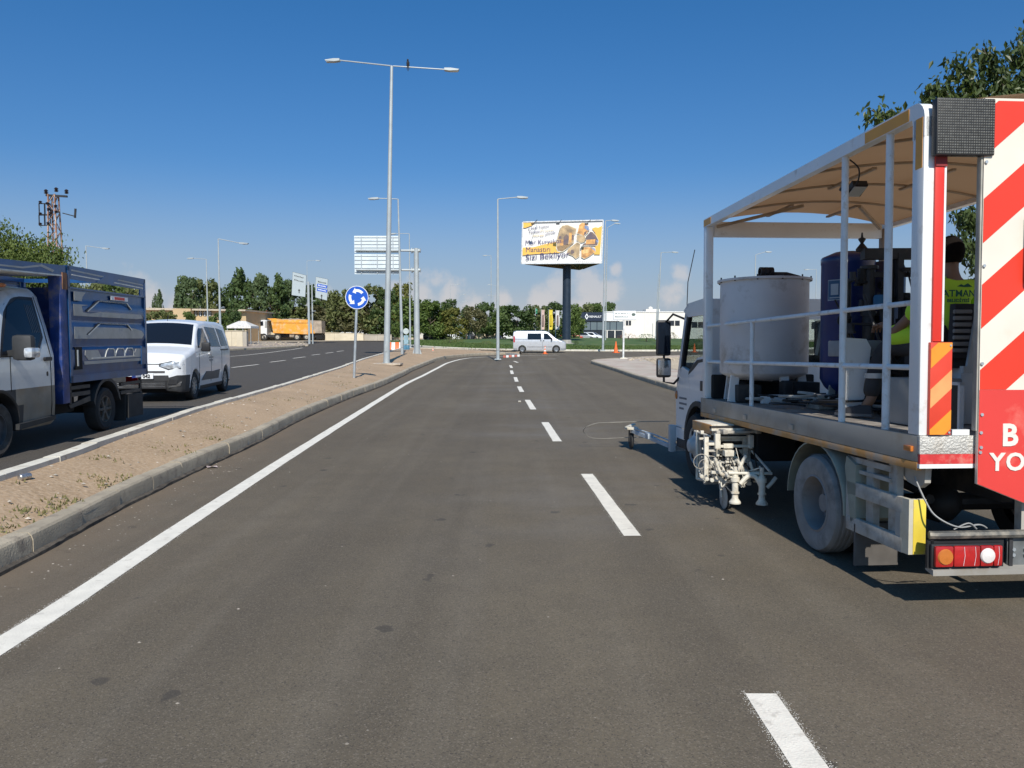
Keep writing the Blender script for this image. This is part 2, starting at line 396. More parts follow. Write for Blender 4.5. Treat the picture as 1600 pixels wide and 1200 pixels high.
def marking(name, line, wd, mat, dz=.005, step=.5, jag=0.004):
    P = resample(line, step); Nn = normals(P); v = []; f = []
    for p, n_ in zip(P, Nn):
        for s in (-1, 0, 1):
            q = p+n_*(wd/2*s+random.uniform(-jag, jag)); v.append((q.x, q.y, H(q.x, q.y)+dz))
    for i in range(len(P)-1):
        for k in (0, 1): f.append((i*3+k, i*3+k+1, i*3+k+4, i*3+k+3))
    me = bpy.data.meshes.new(name); me.from_pydata(v, [], f); return link(name, me, mat, None, 'structure')
EDGE_px = [(0,1010),(114,937),(268,834),(400,747),(480,696),(540,658),(600,620.5),(632,601),(660,587.5),(684,575),(700,567),(720,561.5),(740,559),(780,557.2),(820,555.8),(870,554.8)]
EDGE = [(-2.45,-10.0),(-2.62,-3),(-2.70,0.0),(-2.78,2.2)]+gp(EDGE_px)
marking('edge_line', EDGE, .175, LINE)
for a, b in DASH: marking('lane_dash', [a, ((a[0]+b[0])/2, (a[1]+b[1])/2), b], .145, LINE, step=.3, jag=.003)
marking('edge_line', gp([(840,561.3),(856,561),(868,560.7)]), .2, LINE2)
for a, b in (((300,583.5),(350,577)),((362,574.5),(404,569.5)),((422,566),(446,563)),((458,560),(477,557.6)),((487,555),(500,553.4)),((509,552),(521,550.5)),((526,549.6),(537,548))):
    marking('lane_dash', gp([a, ((a[0]+b[0])/2, (a[1]+b[1])/2), b]), .15, LINE)
marking('edge_line', gp([(300,563),(340,558.5),(380,555.3),(420,551),(450,547),(473,543.5)]), .15, LINE)

# overspray grains beside the freshly painted dashes and the edge line
v = []; f = []
rg = random.Random(3)
def grains(a, b, hw, n, sg=.015):
    d = Vector((b[0]-a[0], b[1]-a[1], 0)); ln = d.length; d.normalize(); n_ = Vector((d.y, -d.x, 0))
    for _ in range(n):
        t = rg.uniform(-.03, ln+.03); o = rg.choice([-1, 1])*(hw+abs(rg.gauss(0, sg))-.004); x = a[0]+d.x*t+n_.x*o; y = a[1]+d.y*t+n_.y*o
        r = rg.uniform(.0008, .0022); z = H(x, y)+.0035; k = len(v); v.extend([(x-r, y-r, z), (x+r, y-r, z), (x+r, y+r, z), (x-r, y+r, z)]); f.append((k, k+1, k+2, k+3))
for i, (a, b) in enumerate(DASH[:5]): grains(a, b, .0725, [1500, 1300, 900, 500, 300][i])
for (a, b) in zip(EDGE[2:8], EDGE[3:9]): grains(a, b, .0875, 900, .015)
me = bpy.data.meshes.new('paint_overspray'); me.from_pydata(v, [], f); link('paint_overspray', me, LINE, None, 'stuff')

# ------------------------------------------------------------ kerbs laid stone by stone
KERB = M('concrete kerb', (.45,.385,.285), .9, var=.12, scale=2.5, bump=.35, bscale=60, dirt=(.24,.20,.155), dirt_amt=.35, dirt_scale=5)
KERBW = M('pale concrete kerb', (.70,.66,.56), .85, var=.08, scale=3, bump=.3, bscale=60, dirt=(.42,.35,.26), dirt_amt=.25, dirt_scale=5)
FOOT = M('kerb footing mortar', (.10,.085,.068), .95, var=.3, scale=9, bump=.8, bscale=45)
def kerb(name, line, side, mat, stone=.8, near=42, h=.19, wd=.16, foot=True, y0=-6, base=0.0, label=None):
    """line = foot of the road face; side=+1 puts the kerb body to the right of travel, -1 to the left"""
    root = bpy.data.objects.new(name, None); C.objects.link(root); root['kind'] = 'structure'
    P = resample(line, .05, True); Nn = normals(P)
    acc = 0; ends = [0]
    for i in range(1, len(P)):
        acc += (P[i]-P[i-1]).length
        if acc >= stone*(1 if P[i].y < near else 1): ends.append(i); acc = 0
    rest = MB(); ft = MB(); cnt = 0
    pr = [(0,-.06),(0,h-.06),(.012,h-.022),(.03,h-.004),(.05,h),(wd,h),(wd,-.06)]
    for a, b in zip(ends, ends[1:]):
        if P[b].y < y0: continue
        n = 2 if stone < 1.5 else 3
        idx = [a+(b-a)*k//n for k in range(n+1)]
        vs = []; jz = random.uniform(-.006, .006); jo = random.uniform(-.005, .005); tl = random.uniform(-.005, .005)
        d0 = (P[b]-P[a]).normalized()*.004
        for k, i in enumerate(idx):
            p = P[i]+(d0 if k == 0 else (-d0 if k == n else Vector((0,0,0))))
            for u, z in pr:
                q = p+Nn[i]*side*(u+jo); vs.append((q.x, q.y, H(P[i].x, P[i].y)+base+z+jz+tl*(k-n/2)))
        m = len(pr)
        fs = [(k*m+j, k*m+(j+1) % m, (k+1)*m+(j+1) % m, (k+1)*m+j) for k in range(n) for j in range(m)]+[tuple(range(m)), tuple(range(n*m+m-1, n*m-1, -1))]
        if P[a].y < near and cnt < 200:
            MB()._a(vs, fs).build('kerb_stone', mat, root, 25); cnt += 1
        else: rest._a(vs, fs)
    if rest.v: rest.build('kerb_run', mat, root, 25, 'stuff')
    core = MB(); cv = []; S2 = [i for i in range(0, len(P), 5) if P[i].y > y0]
    for i in S2:
        for u, z in ((.013,-.05),(.013,h-.062),(.056,h-.018),(wd-.013,h-.018),(wd-.013,-.05)): q = P[i]+Nn[i]*side*u; cv.append((q.x, q.y, H(P[i].x, P[i].y)+base+z))
    core._a(cv, [(k*5+j, k*5+j+1, k*5+j+6, k*5+j+5) for k in range(len(S2)-1) for j in range(4)]).build('joint_mortar', FOOT, root, 30, 'stuff')
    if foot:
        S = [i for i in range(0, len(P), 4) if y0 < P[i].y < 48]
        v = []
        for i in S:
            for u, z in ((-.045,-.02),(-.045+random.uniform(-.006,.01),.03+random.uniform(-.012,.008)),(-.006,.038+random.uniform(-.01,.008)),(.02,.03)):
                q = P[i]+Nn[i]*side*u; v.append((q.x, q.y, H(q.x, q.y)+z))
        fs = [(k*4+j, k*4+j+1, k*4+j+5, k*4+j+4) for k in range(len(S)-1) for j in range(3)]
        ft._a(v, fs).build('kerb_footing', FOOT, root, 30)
    return root
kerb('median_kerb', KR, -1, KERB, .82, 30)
KLb = []
for i, p in enumerate(resample(KL, 1.0)): KLb.append((p.x, p.y))
kerb('median_kerb', KLb, 1, KERBW, 1.0, 40, h=.17, wd=.20, foot=False)

# median soil between the two kerbs
RP = resample(KR, .4); LP = resample(KL, .4)
def at(P, t):
    Ls = [0]
    for a, b in zip(P, P[1:]): Ls.append(Ls[-1]+(b-a).length)
    return Ls
def sample(P, Ls, s):
    import bisect
    s = max(0, min(Ls[-1]-1e-6, s)); i = min(len(P)-2, bisect.bisect_right(Ls, s)-1)
    return P[i].lerp(P[i+1], (s-Ls[i])/max(1e-9, Ls[i+1]-Ls[i]))
# pair stations by distance: match y until the nose, then by arc share
NR = normals(RP); NL = normals(LP)
rows = []
ysn = [-12+.25*i for i in range(int((52+12)/.25))]
def cross(P, y):
    for a, b in zip(P, P[1:]):
        if a.y <= y <= b.y: return a.lerp(b, (y-a.y)/max(1e-9, b.y-a.y))
    return None
lastl = None
LR = at(RP, 0); LLn = at(LP, 0)
yb = 36.0
sr0 = next(LR[i] for i in range(len(RP)) if RP[i].y >= yb); sl0 = next(LLn[i] for i in range(len(LP)) if LP[i].y >= yb)
st = []
y = -12.0
while y < yb: st.append((cross(RP, y) or RP[0], cross(LP, y) or LP[0])); y += .3
for k in range(0, 121):
    t = k/120; st.append((sample(RP, LR, sr0+(LR[-1]-sr0)*t), sample(LP, LLn, sl0+(LLn[-1]-sl0)*t)))
v = []; f = []; K = 18
MED = []
for i, (a, b) in enumerate(st):
    dr = (st[min(i+1, len(st)-1)][0]-st[max(i-1, 0)][0]).normalized(); n_ = Vector((-dr.y, dr.x, 0))
    dl = (st[min(i+1, len(st)-1)][1]-st[max(i-1, 0)][1]).normalized(); nl = Vector((dl.y, -dl.x, 0))
    A = a+n_*.15; B = b+nl*.19
    wdt = (B-A).length
    za = H(a.x, a.y)+.165; zb = H(b.x, b.y)+.115
    for k in range(K+1):
        t = k/K; p = A.lerp(B, t)
        bumpz = math.sin(math.pi*t)*min(.14, wdt*.028)
        nzv = noise.fractal(Vector((p.x*.9, p.y*.7, 3.1)), 1.0, 2.0, 4)*.035*math.sin(math.pi*min(1, max(0, t*.92+.04)))
        z = za+(zb-za)*t+bumpz+nzv; v.append((p.x, p.y, z)); MED.append((p.x, p.y, z, t))
for i in range(len(st)-1):
    for k in range(K): f.append((i*(K+1)+k, i*(K+1)+k+1, (i+1)*(K+1)+k+1, (i+1)*(K+1)+k))
me = bpy.data.meshes.new('median_soil'); me.from_pydata(v, [], f)
for pg in me.polygons: pg.use_smooth = True
MSOIL = soil('median soil', (.40,.275,.165), (.30,.205,.12), .8, (.48,.355,.235))
link('median_soil', me, MSOIL, None, 'structure')
def medz(x, y):
    best = min(MED, key=lambda q: (q[0]-x)**2+(q[1]-y)**2); return best[2]
def GM(px, py):                             # sight line onto the median soil
    best = None; d = ray(px, py)
    for q in MED:
        if q[1] < 2: continue
        t = q[1]/d[1]; e = ((d[0]*t-q[0])**2*900+(CAM_H+d[2]*t-q[2])**2*9000)/q[1]**2
        if best is None or e < best[0]: best = (e, q)
    return Vector(best[1][:3])
# ------------------------------------------------------------ raised grounds: roundabout lawn, corner island, pavement
def plateau(name, poly, dz, mat, h_fn=None, step=1.2, kind='structure', skirt=True):
    """a raised area: boundary polygon (world xy), gridded inside, following the terrain"""
    bm = bmesh.new()
    vs = [bm.verts.new((x, y, 0)) for x, y in poly]; bm.faces.new(vs)
    bmesh.ops.triangulate(bm, faces=list(bm.faces))
    for _ in range(6):
        es = [e for e in bm.edges if e.calc_length() > step*(1+max(0, (e.verts[0].co.y)-20)*.03)]
        if not es: break
        bmesh.ops.subdivide_edges(bm, edges=es, cuts=1, use_grid_fill=False)
        bmesh.ops.triangulate(bm, faces=list(bm.faces))
    bnd = [e for e in bm.edges if e.is_boundary]
    for v_ in bm.verts: v_.co.z = H(v_.co.x, v_.co.y)+(h_fn(v_.co.x, v_.co.y) if h_fn else dz)
    if skirt:
        r = bmesh.ops.extrude_edge_only(bm, edges=bnd)
        for v_ in r['geom']:
            if isinstance(v_, bmesh.types.BMVert): v_.co.z -= .35
    bmesh.ops.recalc_face_normals(bm, faces=bm.faces)
    me = bpy.data.meshes.new(name); bm.to_mesh(me); bm.free()
    return link(name, me, mat, None, kind)
GRASS = M('mown grass', (.075,.125,.032), .9, var=.2, scale=.35, col2=(.045,.095,.022), bump=.5, bscale=12, dirt=(.17,.16,.07), dirt_amt=.25, dirt_scale=.8)
LC = (12.5, 103.0); LRX, LRY = 28.5, 28.3
def lawn_h(x, y):
    q = ((x-LC[0])/LRX)**2+((y-LC[1])/LRY)**2
    return .12+.5*max(0, 1-q)**1.0
lp = [(LC[0]+LRX*math.cos(2*math.pi*i/72), LC[1]+LRY*math.sin(2*math.pi*i/72)) for i in range(72)]
plateau('lawn', lp, 0, GRASS, lawn_h, 2.5)
lk = [(LC[0]+(LRX+.12)*math.cos(t), LC[1]+(LRY+.12)*math.sin(t)) for t in [2*math.pi*i/90 for i in range(91)]]
def simple_kerb(name, line, mat, wd, h, base=0):
    P = [Vector((*p, 0)) for p in line]; Nn = normals(P); v = []; f = []
    pr = [(-wd/2,-.05),(-wd/2,h-.03),(-wd/2+.03,h),(wd/2-.03,h),(wd/2,h-.03),(wd/2,-.05)]
    for p, n_ in zip(P, Nn):
        for u, z in pr: q = p+n_*u; v.append((q.x, q.y, H(q.x, q.y)+z+base))
    for i in range(len(P)-1):
        for k in range(5): f.append((i*6+k, i*6+k+1, i*6+k+7, i*6+k+6))
    MB()._a(v, f).build(name, mat, None, 30, 'structure')
simple_kerb('lawn_kerb', lk, KERBW, .18, .16)
def lawnz(x, y): return H(x, y)+lawn_h(x, y)

PAVE = M('paving concrete', (.50,.44,.37), .9, var=.08, scale=1.2, col2=(.42,.36,.29), bump=.3, bscale=30, dirt=(.42,.27,.22), dirt_amt=.3, dirt_scale=.9)
ISL = [(6.6,-14),(6.1,0),(5.75,8),(5.4,15),(5.12,25),(5.10,30),(5.07,36),(4.85,42),(4.72,45.3),(4.85,47),(5.3,48.6),(6.4,50.4),(8.5,53),(11,55.8),(15,58.5),(22,61),(32,62),(60,62),(60,-14)]
plateau('pavement', [(x+(.12 if i < 9 else 0), y-(.12 if i > 10 and i < 18 else 0)) for i, (x, y) in enumerate(ISL)], .15, PAVE, None, 1.5)
kerb('pavement_kerb', [(x, y) for x, y in ISL[1:17]], 1, KERB, 1.0, 47, h=.165, wd=.15, foot=False)
# sandy rubble inside the island
RUB = soil('rubble soil', (.50,.40,.27), (.40,.31,.20), 1.5, (.58,.50,.38))
plateau('rubble_ground', [(8.6,50.4),(10.5,53),(14,55.5),(22,58),(58,59),(58,-12),(9,-12),(8.2,10),(7.9,30),(7.6,40)], .162, RUB, None, 1.5, skirt=False)
# left pavement
LPp = [(230,551),(300,549.5),(362,547.5),(410,545.6),(445,543.6),(468,542.3),(479,541.2),(482,539.8),(476,538.3),(450,537)]
lpw = gp(LPp)
lpoly = lpw+[(-32,96),(-75,96),(-75,20),(-24,20)]
plateau('pavement', lpoly, .14, M('left paving', (.36,.31,.25), .95, var=.1, scale=.8, col2=(.28,.24,.2), dirt=(.40,.25,.20), dirt_amt=.3, dirt_scale=.7), None, 2.5)
simple_kerb('pavement_kerb', lpw[:9], KERB, .2, .17)
# dry field beyond the road on the far side
FIELD = soil('far soil', (.40,.33,.24), (.34,.28,.2), .5, (.48,.42,.33))
plateau('dry_field', [(-140,96.5),(-36,96.5),(-27,98.5),(-20,104),(-14.5,114),(-10,126),(0,135),(14,137),(30,136),(44,128),(55,112),(140,100),(140,300),(-140,300)], .06, FIELD, None, 14, skirt=False)

# grass tufts on the near edge of the lawn, weeds and pebbles on the median: uncountable stuff
def tufts(name, pts, mat, h, wd, blades=5):
    v = []; f = []
    for (x, y, z) in pts:
        for _ in range(blades):
            a = random.uniform(0, 6.28); r = random.uniform(0, wd*2); hx = random.uniform(.5, 1)*h
            bx, by = x+math.cos(a)*r*.5, y+math.sin(a)*r*.5; o = len(v); lx, ly = random.uniform(-1, 1)*h*.6, random.uniform(-1, 1)*h*.6
            c = random.uniform(0, 6.28); dx, dy = math.cos(c)*wd*.12, math.sin(c)*wd*.12
            v += [(bx-dx, by-dy, z-.01), (bx+dx, by+dy, z-.01), (bx+lx, by+ly, z+hx)]; f.append((o, o+1, o+2))
    me = bpy.data.meshes.new(name); me.from_pydata(v, [], f); return link(name, me, mat, None, 'stuff')
LEAFG = M('grass blades', (.085,.13,.03), .8, var=.3, scale=3, col2=(.05,.085,.02))
WEED = M('dry weeds', (.20,.17,.07), .85, var=.3, scale=6, col2=(.10,.11,.035))
pts = []
for _ in range(5000):
    a = random.uniform(math.pi*1.02, math.pi*1.98); q = random.uniform(.55, 1.0)**.5
    x, y = LC[0]+LRX*q*math.cos(a), LC[1]+LRY*q*math.sin(a); pts.append((x, y, lawnz(x, y)))
tufts('lawn_grass', pts, LEAFG, .14, .5, 5)
weeds = []
near = [m for m in MED if 2.5 < m[1] < 36]
def clump(px, py, n, r):
    c = GM(px, py)
    for _ in range(n):
        x, y = c.x+random.gauss(0, r), c.y+random.gauss(0, r*1.4)
        if poly_y(KL, y)+.25 < x < poly_y(KR, y)-.18: weeds.append((x, y, medz(x, y)))
for a in ((30,805,18,.14),(60,800,20,.14),(20,825,18,.12),(140,750,12,.07),(205,748,12,.06),(185,757,8,.06),(330,690,12,.1),(270,700,9,.1),(110,782,12,.08),(345,668,8,.1),(170,715,6,.08),(540,602,20,.5),(470,625,14,.4)): clump(*a)
for _ in range(25):
    m = random.choice([q for q in near if q[3] > .05]); weeds.append((m[0]+random.uniform(-.2,.2), m[1]+random.uniform(-.2,.2), m[2]))
tufts('weeds', weeds, WEED, .035, .10, 5)
bm_ = MB()
for _ in range(1000):
    m = random.choice(near); x, y = m[0]+random.uniform(-.12,.12), m[1]+random.uniform(-.15,.15)
    if not (poly_y(KL, y)+.2 < x < poly_y(KR, y)-.2): continue
    r = random.choice([.004,.006,.008,.012,.02]); bm_.ball((x, y, m[2]), r, random.uniform(.8,1.5), 1, .7, 5)
bm_.build('pebbles', M('pebbles', (.52,.46,.38), .9, var=.3, scale=9), None, 0, 'stuff')
bm_ = MB()
for _ in range(650):
    y = random.uniform(2.5, 30)**1; x = random.uniform(-3.2, 4.5)
    if random.random() < .35: y = random.uniform(3, 11); x = poly_y(KR, y)+random.uniform(.05, .5)
    bm_.ball((x, y, H(x, y)), random.choice([.003,.004,.006,.009]), 1.2, 1, .6, 5)
bm_.build('gravel', M('gravel', (.34,.30,.25), .9, var=.3, scale=9), None, 0, 'stuff')
bm_ = MB()
for _ in range(220):
    a = random.uniform(0, 1); x = 8+a*9+random.uniform(-1.2,1.2); y = 48.5+a*4+random.uniform(-3,2.2)
    bm_.ball((x, y, H(x, y)+.16), random.choice([.05,.08,.11,.15]), 1.3, 1, .5, 6)
for _ in range(160):
    t = random.uniform(0, 1); g = G(700+t*110, 546.3+t*3.5); bm_.ball((g.x+random.uniform(-.3,.3), g.y+random.uniform(-1,.6), g.z+.12), random.choice([.05,.09,.13]), 1.3, 1, .6, 6)
for _ in range(140):
    g = G(random.uniform(385,480), random.uniform(537,543)); bm_.ball((g.x, g.y, g.z+.15), random.choice([.05,.08,.14]), 1.4, 1, .5, 6)
bm_.build('rubble', M('broken stone', (.50,.42,.32), .95, var=.25, scale=4, bump=.5), None, 0, 'stuff')

# litter on the median and by the kerb
c = GM(39, 749)
t = thing('drink_can', 'crushed silver drink can lying on the dry median soil', 'can', (c.x, c.y, c.z+.03), (0, R(90), R(75)))
MB().lathe([(.022,-.06),(.031,-.053),(.033,-.03),(.030,0),(.033,.03),(.031,.053),(.024,.06)], n=14).build('can_body', M('can aluminium', (.6,.6,.6), .3, .8, dirt=(.25,.2,.15), dirt_amt=.4, dirt_scale=30), t)
MB().lathe([(.024,.0595),(.020,.061),(.001,.061)], n=14, close=False).build('can_lid', galv, t)
c = G(331, 731)
o = MB()._a([(-.06,-.05,.01),(.0,-.055,.03),(.07,-.04,.008),(.065,.05,.02),(.0,.045,.012),(-.065,.05,.03)], [(0,1,4,5),(1,2,3,4)]).build('paper_scrap', M('litter paper', (.62,.50,.47), .8, var=.3, scale=25), None)
o.location = (c.x, c.y, c.z); o.rotation_euler = (0, 0, .5); tag(o, 'small crumpled scrap of pinkish paper on the asphalt beside the kerb', 'litter')

# ------------------------------------------------------------ street lamps
LAMPG = 'street lamps along the roads'
lens_m = M('lamp glass', (.55,.56,.55), .3, var=.02)
def lamp(px, py_base, base_z, top_py, y, arms, label, n=12, r0=.11, r1=.045, foot=True, group=LAMPG, tilt=0.0, top_px=None):
    """arms: list of (reach in metres along x, rise)"""
    x = ((px-800)/1200)*(y*_c+(CAM_H-base_z)*_s)
    zt = D(px, top_py, y).z; h = zt-base_z
    tx = 0.0
    if top_px is not None: tx = D(top_px, top_py, y).x-x
    t = thing('street_lamp', label, 'street lamp', (x, y, base_z), (0, 0, 0), group)
    MB().cyl((0,0,0), (tx,0,h), r0, r1, n).build('pole', galv_far, t)
    if foot:
        MB().box(-.22,.22,-.22,.22,-.02,.025).cyl((.15,.15,.0),(.15,.15,.07),.02,n=6).cyl((-.15,.15,.0),(-.15,.15,.07),.02,n=6).cyl((.15,-.15,.0),(.15,-.15,.07),.02,n=6).cyl((-.15,-.15,.0),(-.15,-.15,.07),.02,n=6).build('base_plate', galv_far, t)
        MB().box(-.055,.055,-r0-.012,-r0+.03,.6,.95).build('service_door', galv_far, t)
    for reach, rise in arms:
        s = 1 if reach > 0 else -1; e = (tx+reach, 0, h+rise)
        MB().tube([(tx,0,h-.12),(tx+reach*.03,0,h+rise*.03),e], .032 if r1 > .03 else .025, 6).build('arm', galv_far, t)
        hd = MB().prism([(e[0]-.05*s,e[2]-.05),(e[0]+.2*s,e[2]-.085),(e[0]+.62*s,e[2]-.06),(e[0]+.66*s,e[2]-.01),(e[0]+.25*s,e[2]+.05),(e[0]-.05*s,e[2]+.05)], -.13, .13, 'y')
        hh = hd.build('lamp_head', galv_far, t)
        MB().box(e[0]+.2*s, e[0]+.6*s, -.1, .1, e[2]-.1, e[2]-.07).build('lamp_lens', lens_m, hh)
    return t, h, tx
c = GM(604, 568)
LY = 38.0; bz = medz(D(604,568,LY).x, LY)
k = LY/1200
tm, hm, tx0 = lamp(604, 568, bz, 103, LY, [(-2.55,.27),(2.6,-.17)], 'tall double armed street lamp on the median with a bird on its arm', 16, .16, .07, top_px=612)
# concrete pad
MB().box(-.62,.75,-.5,.5,-.06,.03,.02).build('lamp_footing', M('rough concrete', (.50,.42,.33), .95, var=.2, scale=5, bump=.6), tm)
# bird on the arm
bb = D(637.5, 103, LY)
b = thing('bird', 'small dark bird perched on the right arm of the tall double lamp', 'bird', (bb.x, LY, bb.z+.03)); b.scale = (.75,.75,.75)
birdm = M('dark feathers', (.02,.02,.024), .6, var=.2, scale=30)
MB().tube([(0,.0,-.36),(0,-.01,-.2),(0,-.02,-.05),(0,-.05,.12),(0,-.08,.24),(0,-.08,.31)], [.022,.035,.07,.09,.07,.02], 10).build('body', birdm, b)
MB().ball((0,-.1,.3), .065, n=10).build('head', birdm, b)
MB().cyl((0,-.15,.3),(0,-.23,.29),.016,.003,6).build('beak', M('beak', (.08,.07,.05)), b)
for s in (-1, 1):
    MB().prism([(-.06,.15),(.0,.2),(.03,.0),(.0,-.28),(-.03,-.1)], s*.075, s*.095, 'x').build('wing', birdm, b)
    MB().cyl((s*.025,-.03,.02),(s*.025,-.03,-.09),.008,n=5).build('leg', birdm, b)

def lampg(px, py, top_py, y, arms, label, **k):
    x = (px-800)/1200*y; z = H(x, y)+k.pop('dz', .0); return lamp(px, py, z, top_py, y, arms, label, **k)
lampg(345, 500, 373, 62, [(1.75,-.35)], 'single armed lamp behind the white van, tallest of the lamps left of the trees', n=8)
lampg(325.5, 500, 405, 88, [(-1.5,.12)], 'lamp with its arm to the left, beside the yellow school building', n=8, r0=.10, r1=.05)
lampg(139.5, 440, 384, 80, [(1.75,-.25)], 'lamp seen over the blue cage of the pickup', n=8, r0=.10, r1=.05)
lampg(481.5, 530, 407.5, 118, [(1.4,.05)], 'thin distant lamp above the two direction signs', n=6, r0=.08, r1=.03)
lampg(628.5, 545, 311, 52, [(-1.35,.05)], 'lamp pole behind the back of the overhead sign, arm to the left', n=8, dz=.12, top_px=622)
lampg(641, 537, 365, 78, [(-1.4,.0)], 'lamp between the overhead sign back and its post', n=8, r0=.10, r1=.04, dz=.1)
lampg(778, 551.5, 311, 50, [(1.3,.12)], 'slim lamp at the roundabout end of the median with its arm to the right', n=10, dz=.1)
lampg(767.5, 527, 399.5, 125, [(-.7,.05)], 'distant lamp just left of the slim roundabout lamp', n=6, r0=.12, r1=.05)
lampg(942, 548, 345, 73, [(.62,.04)], 'lamp right of the billboard, standing on a concrete pad in the lawn', n=8, dz=.13, top_px=946)
lampg(946, 530, 356, 96, [(.95,.55)], 'lamp hidden behind the one beside the billboard, arm raised', n=6, dz=.3, r0=.08, r1=.04, top_px=949)
lampg(1026, 542, 394.5, 88, [(1.3,.05)], 'lamp in front of the white showroom wall', n=8, dz=.3, r0=.11, r1=.05, top_px=1033)
lampg(1024, 540, 428, 100, [], 'bare lamp pole standing close behind the showroom lamp', n=6, dz=.3, r0=.08, r1=.03, top_px=1029)
lampg(1178, 530, 398, 90, [(1.2,.35)], 'lamp seen above the grey paint tank of the truck', n=6, r0=.10, r1=.05)
lampg(1273, 530, 421, 110, [(-1.1,.0)], 'lamp seen between the grey tank and the blue cylinder', n=6, r0=.08, r1=.04)
for px, py, s in ((718,446,1),(766,446.5,-1),(728,461.5,1),(765.5,463,-1),(730.5,472.5,1)):
    lampg(px+(8 if s < 0 else -8)*0+(-14 if s>0 else 10), 527, py, 190, [(1.6*s,.3)], {446:'far lamp head over the trees, highest of the faint row',446.5:'far lamp head close to the distant lamp pole, upper one',461.5:'far lamp head over the trees, middle of the faint row',463:'far lamp head close to the distant lamp pole, lower one',472.5:'far lamp head over the trees, lowest of the faint row'}[py], n=5, r0=.07, r1=.05, foot=False)

# ------------------------------------------------------------ overhead cantilever sign (seen from behind)
gpos = D(651.5, 542, 54); gz = H(gpos.x, 54)+.1
g = thing('overhead_sign', 'cantilevered overhead road sign seen from behind on a grey steel mast', 'road sign', (gpos.x, 54, gz))
gh = D(653, 388, 54).z-gz
MB().cyl((0,0,0),(.0,0,gh),.21,.17,16).build('mast', galv_far, g)
MB().box(-.4,.4,-.4,.4,-.03,.05).cyl((.3,.3,0),(.3,.3,.13),.03,n=6).cyl((-.3,.3,0),(-.3,.3,.13),.03,n=6).cyl((.3,-.3,0),(.3,-.3,.13),.03,n=6).cyl((-.3,-.3,0),(-.3,-.3,.13),.03,n=6).build('base_plate', galv_far, g)
MB().prism([(.2,0.05),(.36,.05),(.2,.55)], -.012, .012, 'y').prism([(-.2,0.05),(-.36,.05),(-.2,.55)], -.012, .012, 'y').build('gusset', galv_far, g)
lx0 = D(553, 400, 54).x-gpos.x
for py in (391.5, 422):
    z = D(653, py, 54).z-gz; a = MB().cyl((.28,-.0,z),(lx0+.15,-.0,z+.02),.085,.07,10).build('cross_arm', galv_far, g)
    MB().cyl((.24,0,z),(-.3,0,z),.13,n=10).cyl((-.27,0,z),(-.33,0,z),.2,n=10).cyl((.28,0,z),(.3,0,z),.17,n=10).build('arm_flange', galv_far, a)
xa, xb = lx0, D(625, 400, 54).x-gpos.x
for n_, (pa, pb) in enumerate(((368, 394.5), (396.5, 428))):
    za, zb = D(590, pa, 54).z-gz, D(590, pb, 54).z-gz
    pn = MB().box(xa, xb, .16, .175, zb, za).build('sign_panel', M('sign back aluminium', (.70,.77,.79), .45, .15, var=.05, scale=1), g)
    for q in range(5):
        z = zb+(za-zb)*(q+.5)/5; MB().box(xa+.02, xb-.02, .125, .16, z-.02, z+.02).build('stiffener', galv, pn)
    for x_ in (xa+.5, (xa+xb)/2, xb-.5): MB().box(x_-.03, x_+.03, .075, .125, zb+.05, za-.05).build('upright', galv, pn)

# ------------------------------------------------------------ roundabout sign
blue = M('sign blue', (.004,.085,.50), .45, var=.02, scale=2); signw = M('sign white', (.82,.84,.85), .4, var=.02)
SY = 26.5; sp_ = D(553, 594, SY); sz = medz(sp_.x, SY)
s = thing('roundabout_sign', 'round blue sign with three white turning arrows on a leaning grey post', 'road sign', (sp_.x, SY, sz))
top = D(558.2, 465, SY); off = (top.x-sp_.x, 0, top.z-sz)
MB().cyl((0,0,-.1),(off[0],0,off[2]+.2),.045,n=12).build('post', galv, s)
rad = 18.0*SY/1200
disc = MB().cyl((off[0],-.062,off[2]),(off[0],-.05,off[2]),rad,n=40).build('sign_face', blue, s)
MB().lathe([(rad*.955,-.064),(rad*.955,-.066),(rad*1.0,-.066),(rad*1.0,-.05)], (off[0],0,off[2]), 'y', 40, False).build('rim', signw, disc)
MB().box(off[0]-.09,off[0]+.09,-.05,.0,off[2]-.14,off[2]-.1).box(off[0]-.09,off[0]+.09,-.05,.0,off[2]+.1,off[2]+.14).build('clamp', galv, s)
for k3 in range(3):
    a0 = R(38+120*k3); a1 = a0+R(62); rr = rad*.6; w2 = rad*.115; mb = MB(); v = []; ff = []
    for i in range(11):
        t = a0+(a1-a0)*i/10
        for q in (-w2, w2): v.append((off[0]+(rr+q)*math.cos(t), -.0655, off[2]+(rr+q)*math.sin(t)))
    ff = [(2*i, 2*i+1, 2*i+3, 2*i+2) for i in range(10)]
    hx = a1+R(30); v += [(off[0]+(rr-w2*2.3)*math.cos(a1), -.0655, off[2]+(rr-w2*2.3)*math.sin(a1)), (off[0]+(rr+w2*2.3)*math.cos(a1), -.0655, off[2]+(rr+w2*2.3)*math.sin(a1)), (off[0]+rr*math.cos(hx)*.98, -.0655, off[2]+rr*math.sin(hx)*.98)]
    ff.append((22, 23, 24)); n0 = len(v)
    v += [(x, y+.003, z) for x, y, z in v]; ff += [tuple(reversed([i+n0 for i in f_])) for f_ in ff]
    mb._a(v, ff).build('arrow', signw, disc)

